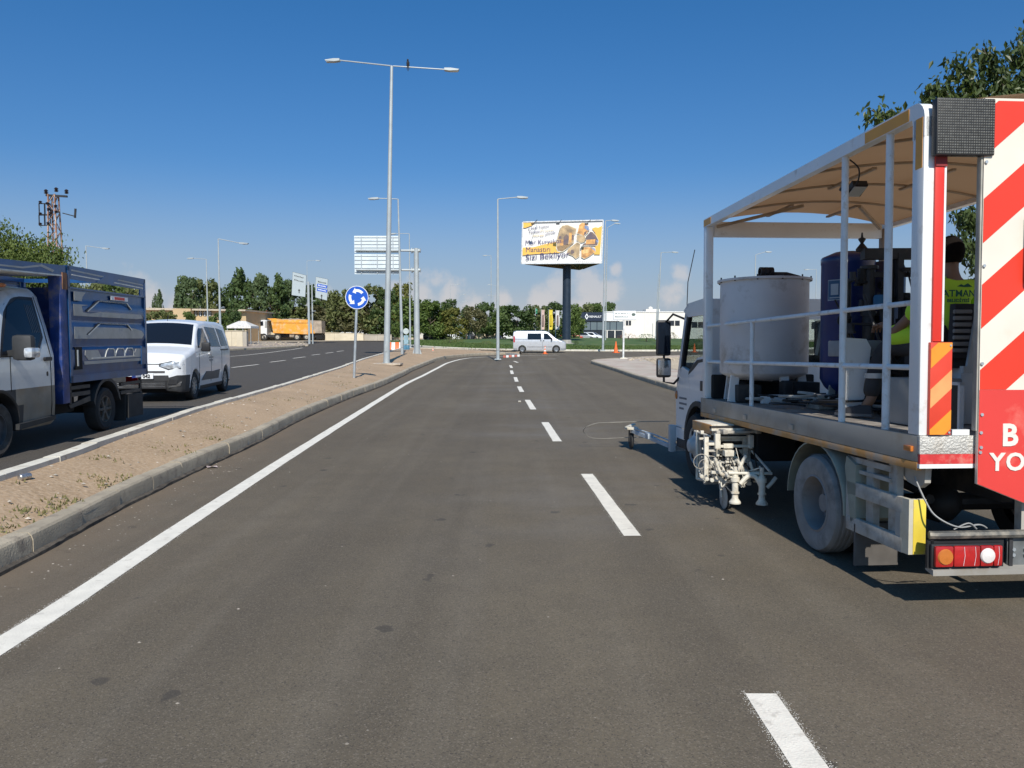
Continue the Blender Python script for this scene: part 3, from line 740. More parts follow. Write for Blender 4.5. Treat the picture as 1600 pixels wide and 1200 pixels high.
# ------------------------------------------------------------ pair of direction signs on the far corner
dy = 92; dpos = D(484, 533, dy); dz_ = H(dpos.x, dy)
d_ = thing('direction_sign', 'two white direction signs on a twin grey mast at the far road corner', 'road sign', (dpos.x, dy, dz_))
def rel(px, py, y=dy): q = D(px, py, y); return (q.x-dpos.x, q.z-dz_)
a = rel(481.8, 440); MB().cyl((a[0],0,0),(a[0],0,a[1]),.14,.12,10).build('mast', galv_far, d_)
a = rel(486.5, 445); MB().cyl((a[0],.25,0),(a[0],.25,a[1]),.09,.08,10).build('mast', galv_far, d_)
for pts_, arms_, rows in (([(457.6,425),(478.8,430.5),(477,464),(456,461)], (466,470), [('',431.5,0),('Kurtalan',438,0)]), ([(493.8,432.6),(512.4,436.5),(511,469.4),(493,464.6)], (494,500), [('Kurtalan',440.5,0),('Gaziantep',446,1),('Diyarbakır',452.5,1)])):
    P4 = [rel(*p) for p in pts_]
    f_ = MB().prism(P4, -.06, -.03, 'y').build('sign_face', M('faded sign white', (.42,.48,.50), .5, var=.03), d_)
    cx = sum(p[0] for p in P4)/4; cz = sum(p[1] for p in P4)/4
    MB().prism([(cx+(x-cx)*1.03, cz+(z-cz)*1.02) for x, z in P4], -.029, -.01, 'y').build('frame', dark_steel, f_)
    for i in (0, 1): MB().bar(rel(481+(0 if pts_[0][0] < 480 else 12)-0, arms_[0]-24+i*16)[:1]+(.02,)+rel(481, arms_[0]-24+i*16)[1:], rel(487 if pts_[0][0]>480 else 478, arms_[0]-24+i*16)[:1]+(.02,)+rel(481, arms_[0]-24+i*16)[1:], .06, .06).build('bracket', galv_far, f_)
    ang = math.atan2(P4[1][1]-P4[0][1], P4[1][0]-P4[0][0]); wd_ = P4[1][0]-P4[0][0]
    for (tx_, py_, bl) in rows:
        q = rel(pts_[0][0]+9.8, py_+1)
        if bl: MB().bar((q[0]-wd_*.42,-.0655,q[1]-math.sin(ang)*-.0-wd_*.42*math.tan(ang)),(q[0]+wd_*.42,-.0655,q[1]+wd_*.42*math.tan(ang)), .006, .36, (0,0,1)).build('name_plate', blue, f_)
    # worn lettering cannot be read in the photograph: thin dark strokes in its place
        for kk in range(7):
            xx = q[0]-wd_*.34+kk*wd_*.1; zz = q[1]+(xx-q[0])*math.tan(ang)
            MB().box(xx, xx+.09, -.0705 if bl else -.0655, -.0625, zz-.08, zz+random.uniform(.03,.1)).build('lettering', signw if bl else dark_steel, f_)
    q = rel(pts_[0][0]+(10 if pts_[0][0] < 480 else 9), 455 if pts_[0][0] < 480 else 463.5)
    MB().prism([(q[0]-.05,q[1]-.25),(q[0]+.05,q[1]-.25),(q[0]+.05,q[1]+.05),(q[0]+.15,q[1]+.05),(q[0],q[1]+.28),(q[0]-.15,q[1]+.05),(q[0]-.05,q[1]+.05)], -.066, -.061, 'y').build('arrow', dark_steel, f_)

# back of a small round sign with a board, near the barrier
ry = 66; rp_ = D(634.5, 543, ry); rz = H(rp_.x, ry)
s = thing('round_sign', 'small round road sign seen from behind over grey boards by the lamp posts', 'road sign', (rp_.x, ry, rz))
def rel2(px, py): q = D(px, py, ry); return (q.x-rp_.x, q.z-rz)
c_ = rel2(634.5, 517.5); MB().cyl((c_[0],0,0),(c_[0],0,c_[1]+.2),.04,n=8).build('post', galv, s)
MB().cyl((c_[0],-.05,c_[1]),(c_[0],-.07,c_[1]),.25,n=20).build('sign_disc', M('pale sign back', (.55,.62,.62), .5), s)
a = rel2(631, 524); b2 = rel2(638.5, 538); MB().box(a[0],b2[0],-.09,-.07,b2[1],a[1]).build('lower_board', M('blue grey board', (.28,.42,.48), .5), s)
for (pa, pb) in ((631,533),(636,533)):
    q = rel2(pa+2, 541); MB().lathe([(.15,0),(.17,.1),(.17,.5),(.15,.6)], (q[0],-.4,0), n=10).build('barrel', M('blue barrel', (.08,.22,.33), .5), s)

# ------------------------------------------------------------ traffic cones and barriers
orange = M('cone orange', (.85,.16,.03), .55, var=.06, scale=5); conew = M('cone white band', (.8,.8,.78), .5)
def cone(px, py, y, hpx, label, bands=True, dz=0):
    c = D(px, py, y); z = H(c.x, y)+dz; h = hpx*y/1200
    t = thing('traffic_cone', label, 'traffic cone', (c.x, y, z), (0,0,random.uniform(0,1)), 'traffic cones around the roundabout'); r = h*.19
    MB().box(-h*.27,h*.27,-h*.27,h*.27,0,h*.05,.01).build('base', orange, t)
    MB().lathe([(r,h*.05),(r*.16,h)], n=16).build('cone_body', orange, t)
    if bands:
        for q0, q1 in ((.32,.5),(.66,.8)):
            f0 = lambda q: r+(r*.16-r)*((q-.05)/.95)+.006
            MB().lathe([(f0(q0),h*q0),(f0(q1),h*q1)], n=16, close=False).build('band', conew, t)
cone(676.5, 542.5, 62, 10, 'banded traffic cone on the front edge of the lawn', dz=.05)
cone(851.5, 554.5, 66, 13, 'banded traffic cone beside the silver van')
cone(962.3, 552, 70, 18, 'plain orange traffic cone left of the white street name sign', False)
cone(614.5, 540, 76, 9, 'banded traffic cone beside the striped barrier, left one')
cone(620.5, 540, 77, 8, 'banded traffic cone beside the striped barrier, right one')
cone(1085, 548, 72, 14, 'orange traffic cone seen through the truck cab window', False)
by = 73; q = D(611, 545, by)
bt = thing('road_barrier', 'low red and white plastic barrier across the far end of the left road', 'barrier', (q.x, by, H(q.x, by)))
for i in range(4):
    MB().prism([(-.22,0),(.22,0),(.2,.12),(.08,.3),(.07,.72),(-.07,.72),(-.08,.3),(-.2,.12)], -.3+i*.36, .04+i*.36, 'x').build('barrier_block', orange if i % 2 == 0 else conew, bt, 40)
for px, py in ((795,551.5),(806,551)):
    pass
mb = MB(); q = D(786, 552.5, 56); q2 = D(812, 551.5, 60)
st_ = thing('striped_kerb', 'short red and white striped kerb at the median nose beside the silver van', 'kerb', (q.x, 56, H(q.x, 56)))
nseg = 6; dxx = (q2.x-q.x)/nseg
for i in range(nseg): MB().box(i*dxx+.01, (i+1)*dxx-.01, i*.5, i*.5+.25, 0, .17, .02).build('kerb_stone', conew if i % 2 else M('faded red paint', (.55,.16,.12), .7), st_)
# ------------------------------------------------------------ billboard on a mast
BY = 88; bp = D(885, 530, BY); bz_ = H(bp.x, BY)+lawn_h(bp.x, BY)
B = thing('billboard', 'three sided billboard on a dark round mast in the roundabout lawn', 'billboard', (bp.x, BY, bz_-.1))
def rb(px, py, y): q = D(px, py, y); return Vector((q.x-bp.x, y-BY, q.z-bz_+.1))
navy = M('dark navy steel', (.022,.038,.062), .45, .2, var=.1, scale=2)
MB().cyl((0,0,0),(.02,0,rb(886,413,BY).z),.49,.46,24).build('mast', navy, B)
MB().lathe([(1.0,0),(1.0,.12),(.6,.16),(.55,.5)], n=24).build('mast_base', M('mast concrete', (.4,.38,.34), .9), B)
ys0 = 85.3
TL, TR_, BR, BL = rb(817,347,ys0), rb(942.5,344,ys0+1.1), rb(940,411,ys0+1.1), rb(815,412,ys0)
apex = Vector((rb(907,415,BY).x+.4, 6.2, 0))
def lerp4(u, v_, o=0.0):
    p = TL.lerp(TR_, u).lerp(BL.lerp(BR, u), 1-v_)    # v_ 0 bottom .. 1 top
    n_ = (TR_-TL).cross(BL-TL).normalized(); n_ = -n_ if n_.y > 0 else n_
    return p+n_*o
def quadpanel(name, a, b_, c, d2, mat, th, parent):
    n_ = (b_-a).cross(d2-a).normalized()*th
    vs = [a, b_, c, d2, a+n_, b_+n_, c+n_, d2+n_]
    return MB()._a(vs, [(0,1,2,3),(7,6,5,4),(0,4,5,1),(1,5,6,2),(2,6,7,3),(3,7,4,0)]).build(name, mat, parent)
pwhite = M('poster white', (.84,.83,.80), .5, var=.03, scale=.5)
fr = MB()
P0 = (lerp4(0,0,-.12), lerp4(1,0,-.12), lerp4(1,1,-.12), lerp4(0,1,-.12))
face = quadpanel('poster_board', P0[0], P0[1], P0[2], P0[3], pwhite, -.1, B)
ap_t = Vector((apex.x, apex.y, (TL.z+TR_.z)/2)); ap_b = Vector((apex.x, apex.y, (BL.z+BR.z)/2))
quadpanel('side_board', P0[1], ap_b, ap_t, P0[2], pwhite, .1, B); quadpanel('side_board', ap_b, P0[0], P0[3], ap_t, pwhite, .1, B)
MB()._a([P0[0]-Vector((0,0,.02)), P0[1]-Vector((0,0,.02)), ap_b-Vector((0,0,.02))], [(0,1,2)])._a([P0[0]+Vector((0,0,.05)), P0[1]+Vector((0,0,.05)), ap_b+Vector((0,0,.05))], [(2,1,0)]).build('underside', M('billboard underside', (.06,.05,.045), .8), B)
und = MB()
for i in range(9):
    t = (i+.5)/9; a = P0[0].lerp(P0[1], t); und.bar(a-Vector((0,0,.06)), ap_b.lerp(a, .25)-Vector((0,0,.06)), .09, .08)
und.build('floor_beam', M('rusty lattice', (.30,.15,.07), .8, var=.3, scale=2), B)
trim = M('poster trim', (.75,.76,.76), .4, .2)
for (a, b_) in (((0,0),(1,0)),((1,0),(1,1)),((1,1),(0,1)),((0,1),(0,0))): MB().bar(lerp4(*a,.0), lerp4(*b_,.0), .12, .1, (0,-1,0)).build('frame_bar', trim, B)
def shape(name, pts, mat, o, parent=face):      # flat printed shape on the poster, points in 0..100 x 0..52
    vs = [lerp4(x/160, 1-(y/100), o) for x, y in pts]; n = len(vs)
    vs2 = [p+(lerp4(0,0,-1)-lerp4(0,0,0))*.004 for p in vs]
    return MB()._a(vs+vs2, [tuple(range(n)), tuple(range(2*n-1, n-1, -1))]+[(i, (i+1) % n, n+(i+1) % n, n+i) for i in range(n)]).build(name, mat, parent, 0)
# poster coordinates taken on the printed sheet: x 0..160 (from the left edge), y 0..100 (from the top)
yel = M('poster ochre', (.85,.50,.10), .5, var=.03, scale=.4)
def conv(pts): return [((x-162)/(1412-162)*160, (y-172+(x-162)*.022)/(815-172)*100) for x, y in pts]
shape('printed_shape', conv([(166,176),(345,176),(300,225),(200,262),(168,258)]), yel, .006)
shape('printed_shape', conv([(1240,270),(1290,250),(1340,258),(1396,228),(1380,660),(1290,660),(1290,560),(1350,480),(1290,330)]), yel, .006)
shape('printed_shape', conv([(162,565),(330,560),(560,500),(690,470),(690,600),(760,640),(560,650),(350,665),(163,688)]), yel, .006)
stone = M('poster stone', (.50,.36,.20), .6, var=.45, scale=1.6, col2=(.24,.18,.12)); stone2 = M('poster warm stone', (.75,.40,.13), .6, var=.4, scale=2.2, col2=(.38,.20,.09)); pdark = M('poster shadow', (.10,.085,.11), .6, var=.4, scale=2.5, col2=(.2,.14,.12)); psky = M('poster sky', (.28,.38,.62), .6, var=.2, scale=1)
outl = M('poster cream', (.80,.72,.58), .6)
petals = [([(735,300),(770,235),(850,220),(990,275),(985,330),(960,380),(960,470),(860,570),(790,620),(720,610),(695,560),(700,450)], stone),
          ([(1040,215),(1080,185),(1130,190),(1185,240),(1200,290),(1160,340),(1120,380),(1010,340),(1030,280)], stone2),
          ([(1215,320),(1250,325),(1300,370),(1350,455),(1330,520),(1240,530),(1090,520),(1160,480),(1150,400)], pdark),
          ([(1010,370),(1110,375),(1150,420),(1130,470),(1070,485),(1010,450)], stone),
          ([(1015,480),(1060,500),(1055,690),(1000,725),(950,680),(860,650),(880,580)], stone),
          ([(1085,550),(1200,550),(1300,570),(1305,620),(1210,690),(1140,725),(1090,700)], stone2)]
for pts_, m_ in petals:
    cx = sum(p[0] for p in pts_)/len(pts_); cy = sum(p[1] for p in pts_)/len(pts_)
    shape('printed_shape', conv([(cx+(x-cx)*1.07, cy+(y-cy)*1.07) for x, y in pts_]), outl, .010)
    shape('printed_shape', conv(pts_), m_, .014)
for pts_, m_ in (([(800,400),(850,355),(880,400),(875,520),(800,520)], pdark),([(725,390),(765,385),(765,425),(720,430)], pdark),([(925,370),(960,365),(960,440),(925,445)], pdark),([(885,335),(930,330),(925,480),(885,500)], stone2),([(745,440),(800,440),(800,530),(745,530)], stone2),([(700,545),(960,490),(860,570),(790,618),(720,608)], M('poster earth', (.33,.22,.12), .6)),
                 ([(1130,215),(1185,240),(1200,290),(1170,300),(1120,260)], psky),([(1160,440),(1300,430),(1290,500),(1150,510)], stone2),([(1310,440),(1348,455),(1330,490)], psky),([(1120,330),(1160,300),(1150,350),(1115,375)], pdark),([(1230,555),(1300,572),(1303,610)], psky),([(920,600),(960,590),(975,640),(930,660)], pdark),([(1110,590),(1200,580),(1195,640),(1110,650)], M('poster light stone', (.85,.58,.25), .6))):
    shape('printed_shape', conv(pts_), m_, .018)
ink = M('poster ink', (.055,.045,.16), .6); ink2 = M('poster pale ink', (.70,.52,.28), .6)
base_ang = math.atan2((TR_-TL).z, (TR_-TL).x)
def ptext(txt, x, y, hpx, wpx, mat, slope, bold=.01, o=.026):
    me = textmesh(txt, 1.0, 'LEFT', .004, 0, bold)
    xs_ = [v_.co.x for v_ in me.vertices]; ys_ = [v_.co.y for v_ in me.vertices]; x0, x1, y0, y1 = min(xs_), max(xs_), min(ys_), max(ys_)
    for v_ in me.vertices:
        u = (v_.co.x-x0)/(x1-x0); w2 = (v_.co.y-y0)/(y1-y0)
        jx = x+u*wpx; jy = y-w2*hpx-u*wpx*slope
        c = conv([(jx, jy)])[0]; v_.co = lerp4(c[0]/160, 1-c[1]/100, o+v_.co.z)
    me.materials.clear(); me.materials.append(mat); return link('lettering', me, mat, face)
ptext('Mor Kuryakos', 212, 545, 92, 555, ink, .055, 0)
ptext('Manastırı', 222, 638, 78, 375, ink, .035, 0)
ptext('Sizi Bekliyor', 222, 792, 122, 680, ink, .09, 0)
ptext('e-Aktif Toplum', 245, 300, 42, 325, ink, .13, 0)
ptext('Tanıtım', 255, 348, 38, 170, ink, .08, 0)
ptext('Projesi', 440, 330, 34, 200, ink2, .1, 0)
ptext('geleceğe', 515, 378, 40, 155, ink, .2, 0)
ptext('miras', 320, 398, 34, 170, ink2, .06, .006)
for i in range(10): shape('printed_shape', conv([(1000+i*33,768),(1022+i*33,768),(1022+i*33,778),(1000+i*33,778)]), M('poster small print', (.35,.33,.33), .6) if i == 0 else bpy.data.materials['poster small print'], .02)
for px, tx_ in ((840,833),(878,872),(923,917)):
    a = rb(px-3, 347, 85.5); b_ = rb(tx_, 349.5, 83.6)
    fl = MB().tube([a, a+Vector((.15,-.5,.18)), b_], .025, 6).build('floodlight', dark_steel, B)
    MB().box(b_.x-.22,b_.x+.16,b_.y-.12,b_.y+.12,b_.z-.1,b_.z+.05,.02).build('floodlight_head', dark_steel, fl)

# ------------------------------------------------------------ car showroom with its long white hall
SYY = 150; s0 = D(908, 534, SYY); g0 = H(s0.x, SYY)-.1
S = thing('car_showroom', 'white car showroom hall with a dark blue glazed front and lit fascia', 'building', (s0.x, SYY, g0))
def rs(px, py, y=SYY): q = D(px, py, y); return (q.x-s0.x, q.z-g0)
cream = M('white cladding', (.74,.72,.66), .7, var=.05, scale=.3, dirt=(.60,.56,.47), dirt_amt=.1, dirt_scale=.4)
x1 = rs(945, 500)[0]; xe = rs(1330, 500)[0]; zt = rs(1000, 488)[1]; zf = rs(925, 488)[1]
MB().box(x1, xe, .0, 22, 0, zt).build('wall', cream, S)
MB().box(x1-.1, xe+.1, -.12, 22.1, zt, zt+.18).build('roof', M('roof edge', (.8,.8,.78), .6), S)
MB().box(rs(941,488)[0], rs(968,488)[0], -.3, 4, rs(940,501.5)[1], rs(940,489)[1]).build('fascia_white', M('fascia white', (.8,.81,.82), .5), S)
sh_navy = M('showroom navy', (.018,.028,.055), .35, coat=.2)
MB().box(0, rs(1003,500)[0]-3.2, .05, 12, 0, rs(925,501)[1]+.0).build('front_block', sh_navy, S)
fas = MB().box(0, rs(941.5,488)[0], -.35, 12, rs(925,501.5)[1], zf).build('fascia', sh_navy, S)
lx = rs(912.5,495); tw = rs(940,495)[0]-rs(921,495)[0]
me = textmesh('RENAULT', 1.0, 'LEFT', .02, 0, .008); wx = max(v_.co.x for v_ in me.vertices)
o = text('RENAULT', tw/wx, signw, fas, (rs(920.5,495)[0], -.42, rs(920,495)[1]), bold=.008, align='LEFT', ext=.03)
d = rs(916.5,494.7); q = .52
MB().prism([(d[0]-q*.72,d[1]),(d[0],d[1]+q*1.15),(d[0]+q*.72,d[1]),(d[0]+q*.38,d[1]),(d[0],d[1]+q*.6),(d[0]-q*.38,d[1])], -.42, -.36, 'y').prism([(d[0]-q*.72,d[1]),(d[0]-q*.38,d[1]),(d[0],d[1]-q*.6),(d[0]+q*.38,d[1]),(d[0]+q*.72,d[1]),(d[0],d[1]-q*1.15)], -.42, -.36, 'y').build('emblem', signw, fas)
sg = M('showroom glass', (.13,.17,.19), .15, var=.1, scale=.3)
sgd = M('showroom dark glass', (.025,.032,.042), .1, var=.2, scale=.4)
xa0 = rs(913,500)[0]; xe0 = rs(974,500)[0]
for i in range(6):
    a = xa0+(xe0-xa0)*i/6; b_ = xa0+(xe0-xa0)*(i+1)/6-.14
    wnd = MB().box(a, b_, -.06, .04, rs(900,515.5)[1], rs(900,502.3)[1]).build('window', sg, S)
    MB().box(b_, b_+.14, -.1, .04, rs(900,515.5)[1], rs(900,502.3)[1]).build('mullion', sh_navy, wnd)
for i in range(5):
    a = xa0+(xe0-xa0)*i/5; b_ = xa0+(xe0-xa0)*(i+1)/5-.2
    MB().box(a, b_, -.05, .04, .1, rs(900,516.5)[1]).build('shop_window', sgd, S)
for pa, pb, qa, qb in ((978,986,501,508.5),(1046,1062,501,509),(1081,1099,503,512),(1120,1135,503,512),(1255,1262,503,514),(1268,1280,503,514)):
    a, b_ = rs(pa,qa), rs(pb,qb); wnd = MB().box(a[0], b_[0], -.04, .05, b_[1], a[1]).build('window', sgd, S)
    MB().box((a[0]+b_[0])/2-.05, (a[0]+b_[0])/2+.05, -.07, .0, b_[1], a[1]).build('frame', cream, wnd)
for px in range(1008, 1330, 23):
    q = rs(px, 500); MB().box(q[0]-.08, q[0]+.08, -.05, .02, 0, zt-.02).build('wall_rib', cream, S)
MB().box(rs(1012,498)[0], rs(1034,498)[0], 2, 6, zt+.18, zt+.7).lathe([(.45,0),(.45,.5),(.1,.7)], (rs(1022,487)[0],4,zt+.6), n=10).build('roof_unit', cream, S)
q = rs(1020, 505); MB().tube([(q[0],-.1,.1),(q[0],-.1,3.4)], .06, 6).build('downpipe', galv_far, S)
# coloured banner flags
for px, y_, col, lab, pt, pb, wp in ((836.5,112,(.05,.30,.18),'green banner flag, leftmost and narrowest of the four by the showroom',482,528,2.5),(845.5,110,(.62,.45,.40),'pale pink banner flag on a pole left of the yellow one',484,528,5),(857.5,108,(.78,.62,.06),'yellow banner flag between two pale ones',484,529,5.6),(868,106,(.66,.64,.62),'white banner flag with dark print nearest the billboard mast',485,531,5.6)):
    q = D(px, 527, y_); z = H(q.x, y_); t = thing('banner_flag', lab, 'flag', (q.x, y_, z), (0,0,0), 'banner flags in front of the showroom')
    h = D(px, pt-1, y_).z-z; MB().cyl((0,0,0),(0,0,h),.06,.04,8).build('pole', galv_far, t)
    fw = wp*y_/1200; zt_, zb_ = D(px,pt,y_).z-z, D(px,515 if wp > 3 else 490,y_).z-z
    v = []; n = 8
    for i in range(n+1):
        for j in (0, 1): v.append((.05+j*fw*(1-.1*math.sin(i)), .08*math.sin(i*1.1+j), zt_+(zb_-zt_)*i/n))
    fs = [(2*i,2*i+1,2*i+3,2*i+2) for i in range(n)]; v2 = [(x, y+.01, z2) for x, y, z2 in v]
    fl = MB()._a(v, fs)._a(v2, [tuple(reversed(a)) for a in fs]).build('banner', M('banner '+lab[:5], col, .7, var=.1), t)
    if wp > 3: MB().box(.05+fw*.25,.05+fw*.7,-.16,-.14,zb_+(zt_-zb_)*.2,zb_+(zt_-zb_)*.75).build('banner_print', M('banner print', (.18,.13,.12) if col[2] > .3 else (.6,.45,.02), .7), fl)

# white street name sign on the corner island
ny = 50; npos = D(974, 546.5, ny); nz_ = H(npos.x, ny)+.16
t = thing('street_name_sign', 'white direction board on a thin white post at the corner island', 'road sign', (npos.x, ny, nz_))
def rn(px, py): q = D(px, py, ny); return (q.x-npos.x, q.z-nz_)
MB().cyl((0,0,0),(.02,0,rn(974,486)[1]),.06,n=12).build('post', M('white post', (.75,.76,.74), .5), t)
MB().cyl((0,0,0),(0,0,.06),.2,.18,12).box(-.25,.25,-.2,.2,-.02,.03).build('base_plate', KERBW, t)
a, b_ = rn(958.5, 486), rn(993, 499.5)
pf = MB().box(a[0], b_[0], -.09, -.06, b_[1], a[1], .01).build('sign_board', signw, t)
MB().box(a[0]-.02, b_[0]+.02, -.06, -.045, b_[1]-.02, a[1]+.02).build('board_frame', galv, pf)
for r_, n_ in ((490.2, 13), (495.2, 11)):
    for i in range(n_):
        q = rn(960.5+i*1.9, r_); MB().box(q[0], q[0]+.055, -.094, -.088, q[1]-.03, q[1]+random.uniform(.0,.05)).build('lettering', M('green lettering', (.10,.14,.12)) if i == 0 and r_ < 491 else bpy.data.materials['green lettering'], pf)
q = rn(989.5, 491.5); MB().ball((q[0],-.09,q[1]), .13, 1, .05, .8, 10).build('emblem', bpy.data.materials['green lettering'], pf)

# small items on the lawn by the showroom
def shrub(x, y, z, r, h, label, mat, cat='shrub', group=None, n=350, name='shrub'):
    t = thing(name, label, cat, (x, y, z), (0,0,0), group); v = []; f = []
    for i in range(n):
        a = random.uniform(0, 6.28); q = random.uniform(.2, 1)**.5; zz = random.uniform(.05, 1); rr = r*q*math.sqrt(max(0, 1-(zz*.9)**2))*random.uniform(.8,1.15)
        c = Vector((math.cos(a)*rr, math.sin(a)*rr, zz*h)); s_ = random.uniform(.07,.16)*max(.5, h)*.55
        u = Vector((random.gauss(0,1), random.gauss(0,1), random.gauss(0,1))).normalized(); w2 = u.orthogonal().normalized()*s_*.6; u *= s_
        o = len(v); v += [c-u, c+w2, c+u, c-w2]; f.append((o,o+1,o+2,o+3))
    MB()._a(v, f).build('foliage', mat, t, 0); MB().cyl((0,0,-.05),(0,0,h*.6),r*.06+.01,r*.03,6).build('stem', TRUNK, t); return t
TRUNK = M('bark', (.13,.10,.075), .9, var=.3, scale=6, bump=.5)
# ------------------------------------------------------------ trees
def leafmat(name, a, b_, c=None, rough=.65):
    m = bpy.data.materials.new(name); m.use_nodes = True; nt = m.node_tree; b = nt.nodes['Principled BSDF']; N = nt.nodes.new; L = nt.links.new
    tc = N('ShaderNodeTexCoord'); gi = N('ShaderNodeNewGeometry'); nz = N('ShaderNodeTexNoise'); nz.inputs['Scale'].default_value = 1.3; nz.inputs['Detail'].default_value = 3
    L(tc.outputs['Object'], nz.inputs['Vector']); mr = N('ShaderNodeMapRange'); mr.inputs['From Min'].default_value = .35; mr.inputs['From Max'].default_value = .65; L(nz.outputs['Fac'], mr.inputs['Value'])
    ad = N('ShaderNodeMath'); ad.operation = 'MULTIPLY_ADD'; L(gi.outputs['Random Per Island'], ad.inputs[0]); ad.inputs[1].default_value = .6; ml = N('ShaderNodeMath'); ml.operation = 'MULTIPLY'; L(mr.outputs[0], ml.inputs[0]); ml.inputs[1].default_value = .5; L(ml.outputs[0], ad.inputs[2])
    mx = N('ShaderNodeMix'); mx.data_type = 'RGBA'; L(ad.outputs[0], mx.inputs[0]); mx.inputs[6].default_value = (*a, 1); mx.inputs[7].default_value = (*b_, 1)
    L(mx.outputs[2], b.inputs['Base Color']); b.inputs['Roughness'].default_value = rough; b.inputs['Specular IOR Level'].default_value = .35
    tr = N('ShaderNodeBsdfTranslucent'); ml2 = N('ShaderNodeMix'); ml2.data_type = 'RGBA'; ml2.blend_type = 'MULTIPLY'; ml2.inputs[0].default_value = 1; L(mx.outputs[2], ml2.inputs[6]); ml2.inputs[7].default_value = (1.2,1.3,.5,1); L(ml2.outputs[2], tr.inputs[0])
    ms = N('ShaderNodeMixShader'); ms.inputs[0].default_value = .25; L(b.outputs[0], ms.inputs[1]); L(tr.outputs[0], ms.inputs[2]); L(ms.outputs[0], nt.nodes['Material Output'].inputs[0]); return m
LG = leafmat('green leaves', (0.063,0.103,0.023), (0.149,0.207,0.052)); LD = leafmat('dark leaves', (0.041,0.076,0.023), (0.103,0.149,0.048)); LY_ = leafmat('yellow green leaves', (.085,.105,.022), (.20,.19,.045)); LB = leafmat('dry brown leaves', (.10,.10,.045), (.17,.16,.075)); LP_ = leafmat('pine needles', (0.052,0.086,0.037), (0.121,0.167,0.069)); LO = leafmat('olive leaves', (0.086,0.109,0.037), (0.190,0.207,0.075))
import numpy as np
def crown_mesh(name, kind, leaves, leaf, seed, clumps=42):
    """unit crown: radius 1 in plan, z from 0 to 1"""
    rs_ = np.random.RandomState(seed); V = []
    cl = []
    for i in range(clumps):
        u = rs_.rand(); a = rs_.rand()*6.283
        if kind == 'round': z = .12+.82*u; env = math.sqrt(max(.02, 1-((z-.48)/.56)**2))
        elif kind == 'pine': z = .05+.93*u; env = max(.12, (1-z)**.48) * (1 if z > .15 else .75)
        elif kind == 'column': z = .03+.95*u; env = .95*math.sqrt(max(.03, 1-((z-.42)/.6)**2))
        else: z = .25+.72*u; env = math.sqrt(max(.04, 1-((z-.62)/.42)**2))
        r = env*(.35+.62*rs_.rand()**.6); cl.append((r*math.cos(a), r*math.sin(a), z, (.17+.17*rs_.rand())*(1.15-.45*z)))
    per = leaves//clumps
    for (cx, cy, cz, cr) in cl:
        d = rs_.randn(per, 3); d /= np.linalg.norm(d, axis=1)[:, None]; q = cr*(.55+.5*rs_.rand(per))**1.0
        P = np.stack([cx+d[:,0]*q*1.3, cy+d[:,1]*q*1.3, cz+d[:,2]*q*.5], 1)
        nrm = d+rs_.randn(per, 3)*.55; nrm /= np.linalg.norm(nrm, axis=1)[:, None]
        t = np.cross(nrm, rs_.randn(per, 3)); t /= np.linalg.norm(t, axis=1)[:, None]; b = np.cross(nrm, t)
        s = leaf*(.6+.8*rs_.rand(per))[:, None]
        t = t*[1,1,.42]; b = b*[1,1,.42]; q4 = np.stack([P-t*s, P+b*s*.7, P+t*s, P-b*s*.7], 1); V.append(q4.reshape(-1, 3))
    V = np.concatenate(V); n = len(V)//4
    me = bpy.data.meshes.new(name); me.from_pydata(V.tolist(), [], [(4*i, 4*i+1, 4*i+2, 4*i+3) for i in range(n)]); return me
CM = {}
for kind, n in (('round', 3), ('pine', 2), ('column', 1), ('spread', 1)):
    CM[kind] = [crown_mesh('crown_'+kind, kind, 3200, .075, 11+7*i+len(kind), 46) for i in range(n)]
CMm = {}
def trunkmesh(seed, wob=.05):
    random.seed(seed); mb = MB(); p = [(0,0,0)]
    for i in range(1, 5): p.append((random.uniform(-wob,wob), random.uniform(-wob,wob), i/5))
    mb.tube(p, [.055,.045,.038,.03,.018], 7)
    for i in range(6):
        a = random.uniform(0, 6.28); z = random.uniform(.35,.75); r = random.uniform(.25,.5)
        mb.tube([(0,0,z),(math.cos(a)*r*.5,math.sin(a)*r*.5,z+.1),(math.cos(a)*r,math.sin(a)*r,z+.22)], [.02,.014,.006], 5)
    return mb.mesh('trunk')
TRK = [trunkmesh(3), trunkmesh(4)]
for m_ in TRK: m_.materials.append(TRUNK)
def tree(px, top, wpx, y, kind, mat, label, var=0, group='trees beyond the roads', base=None, cb=.12, name=None):
    q = D(px, 527, y); z = H(q.x, y)-.1 if base is None else base
    h = D(px, top, y).z-z; r = wpx/2*y/1200
    nm = name or {'round':'broadleaf_tree','pine':'pine_tree','column':'cypress_tree','spread':'broadleaf_tree'}[kind]
    t = thing(nm, label, 'tree', (q.x, y, z), (0,0,random.uniform(0,6.28)), group)
    key = (kind, var % len(CM[kind]), mat.name)
    if key not in CMm:
        c = CM[kind][key[1]].copy(); c.materials.append(mat); CMm[key] = c
    cr = link('crown', CMm[key], None, t); cr.location = (0,0,h*cb); cr.scale = (r*1.12, r*1.12, h*(1-cb))
    tk = link('trunk', TRK[var % 2], None, t); tk.scale = (max(1.2,h*.45), max(1.2,h*.45), h*.75)
    return t
random.seed(21)
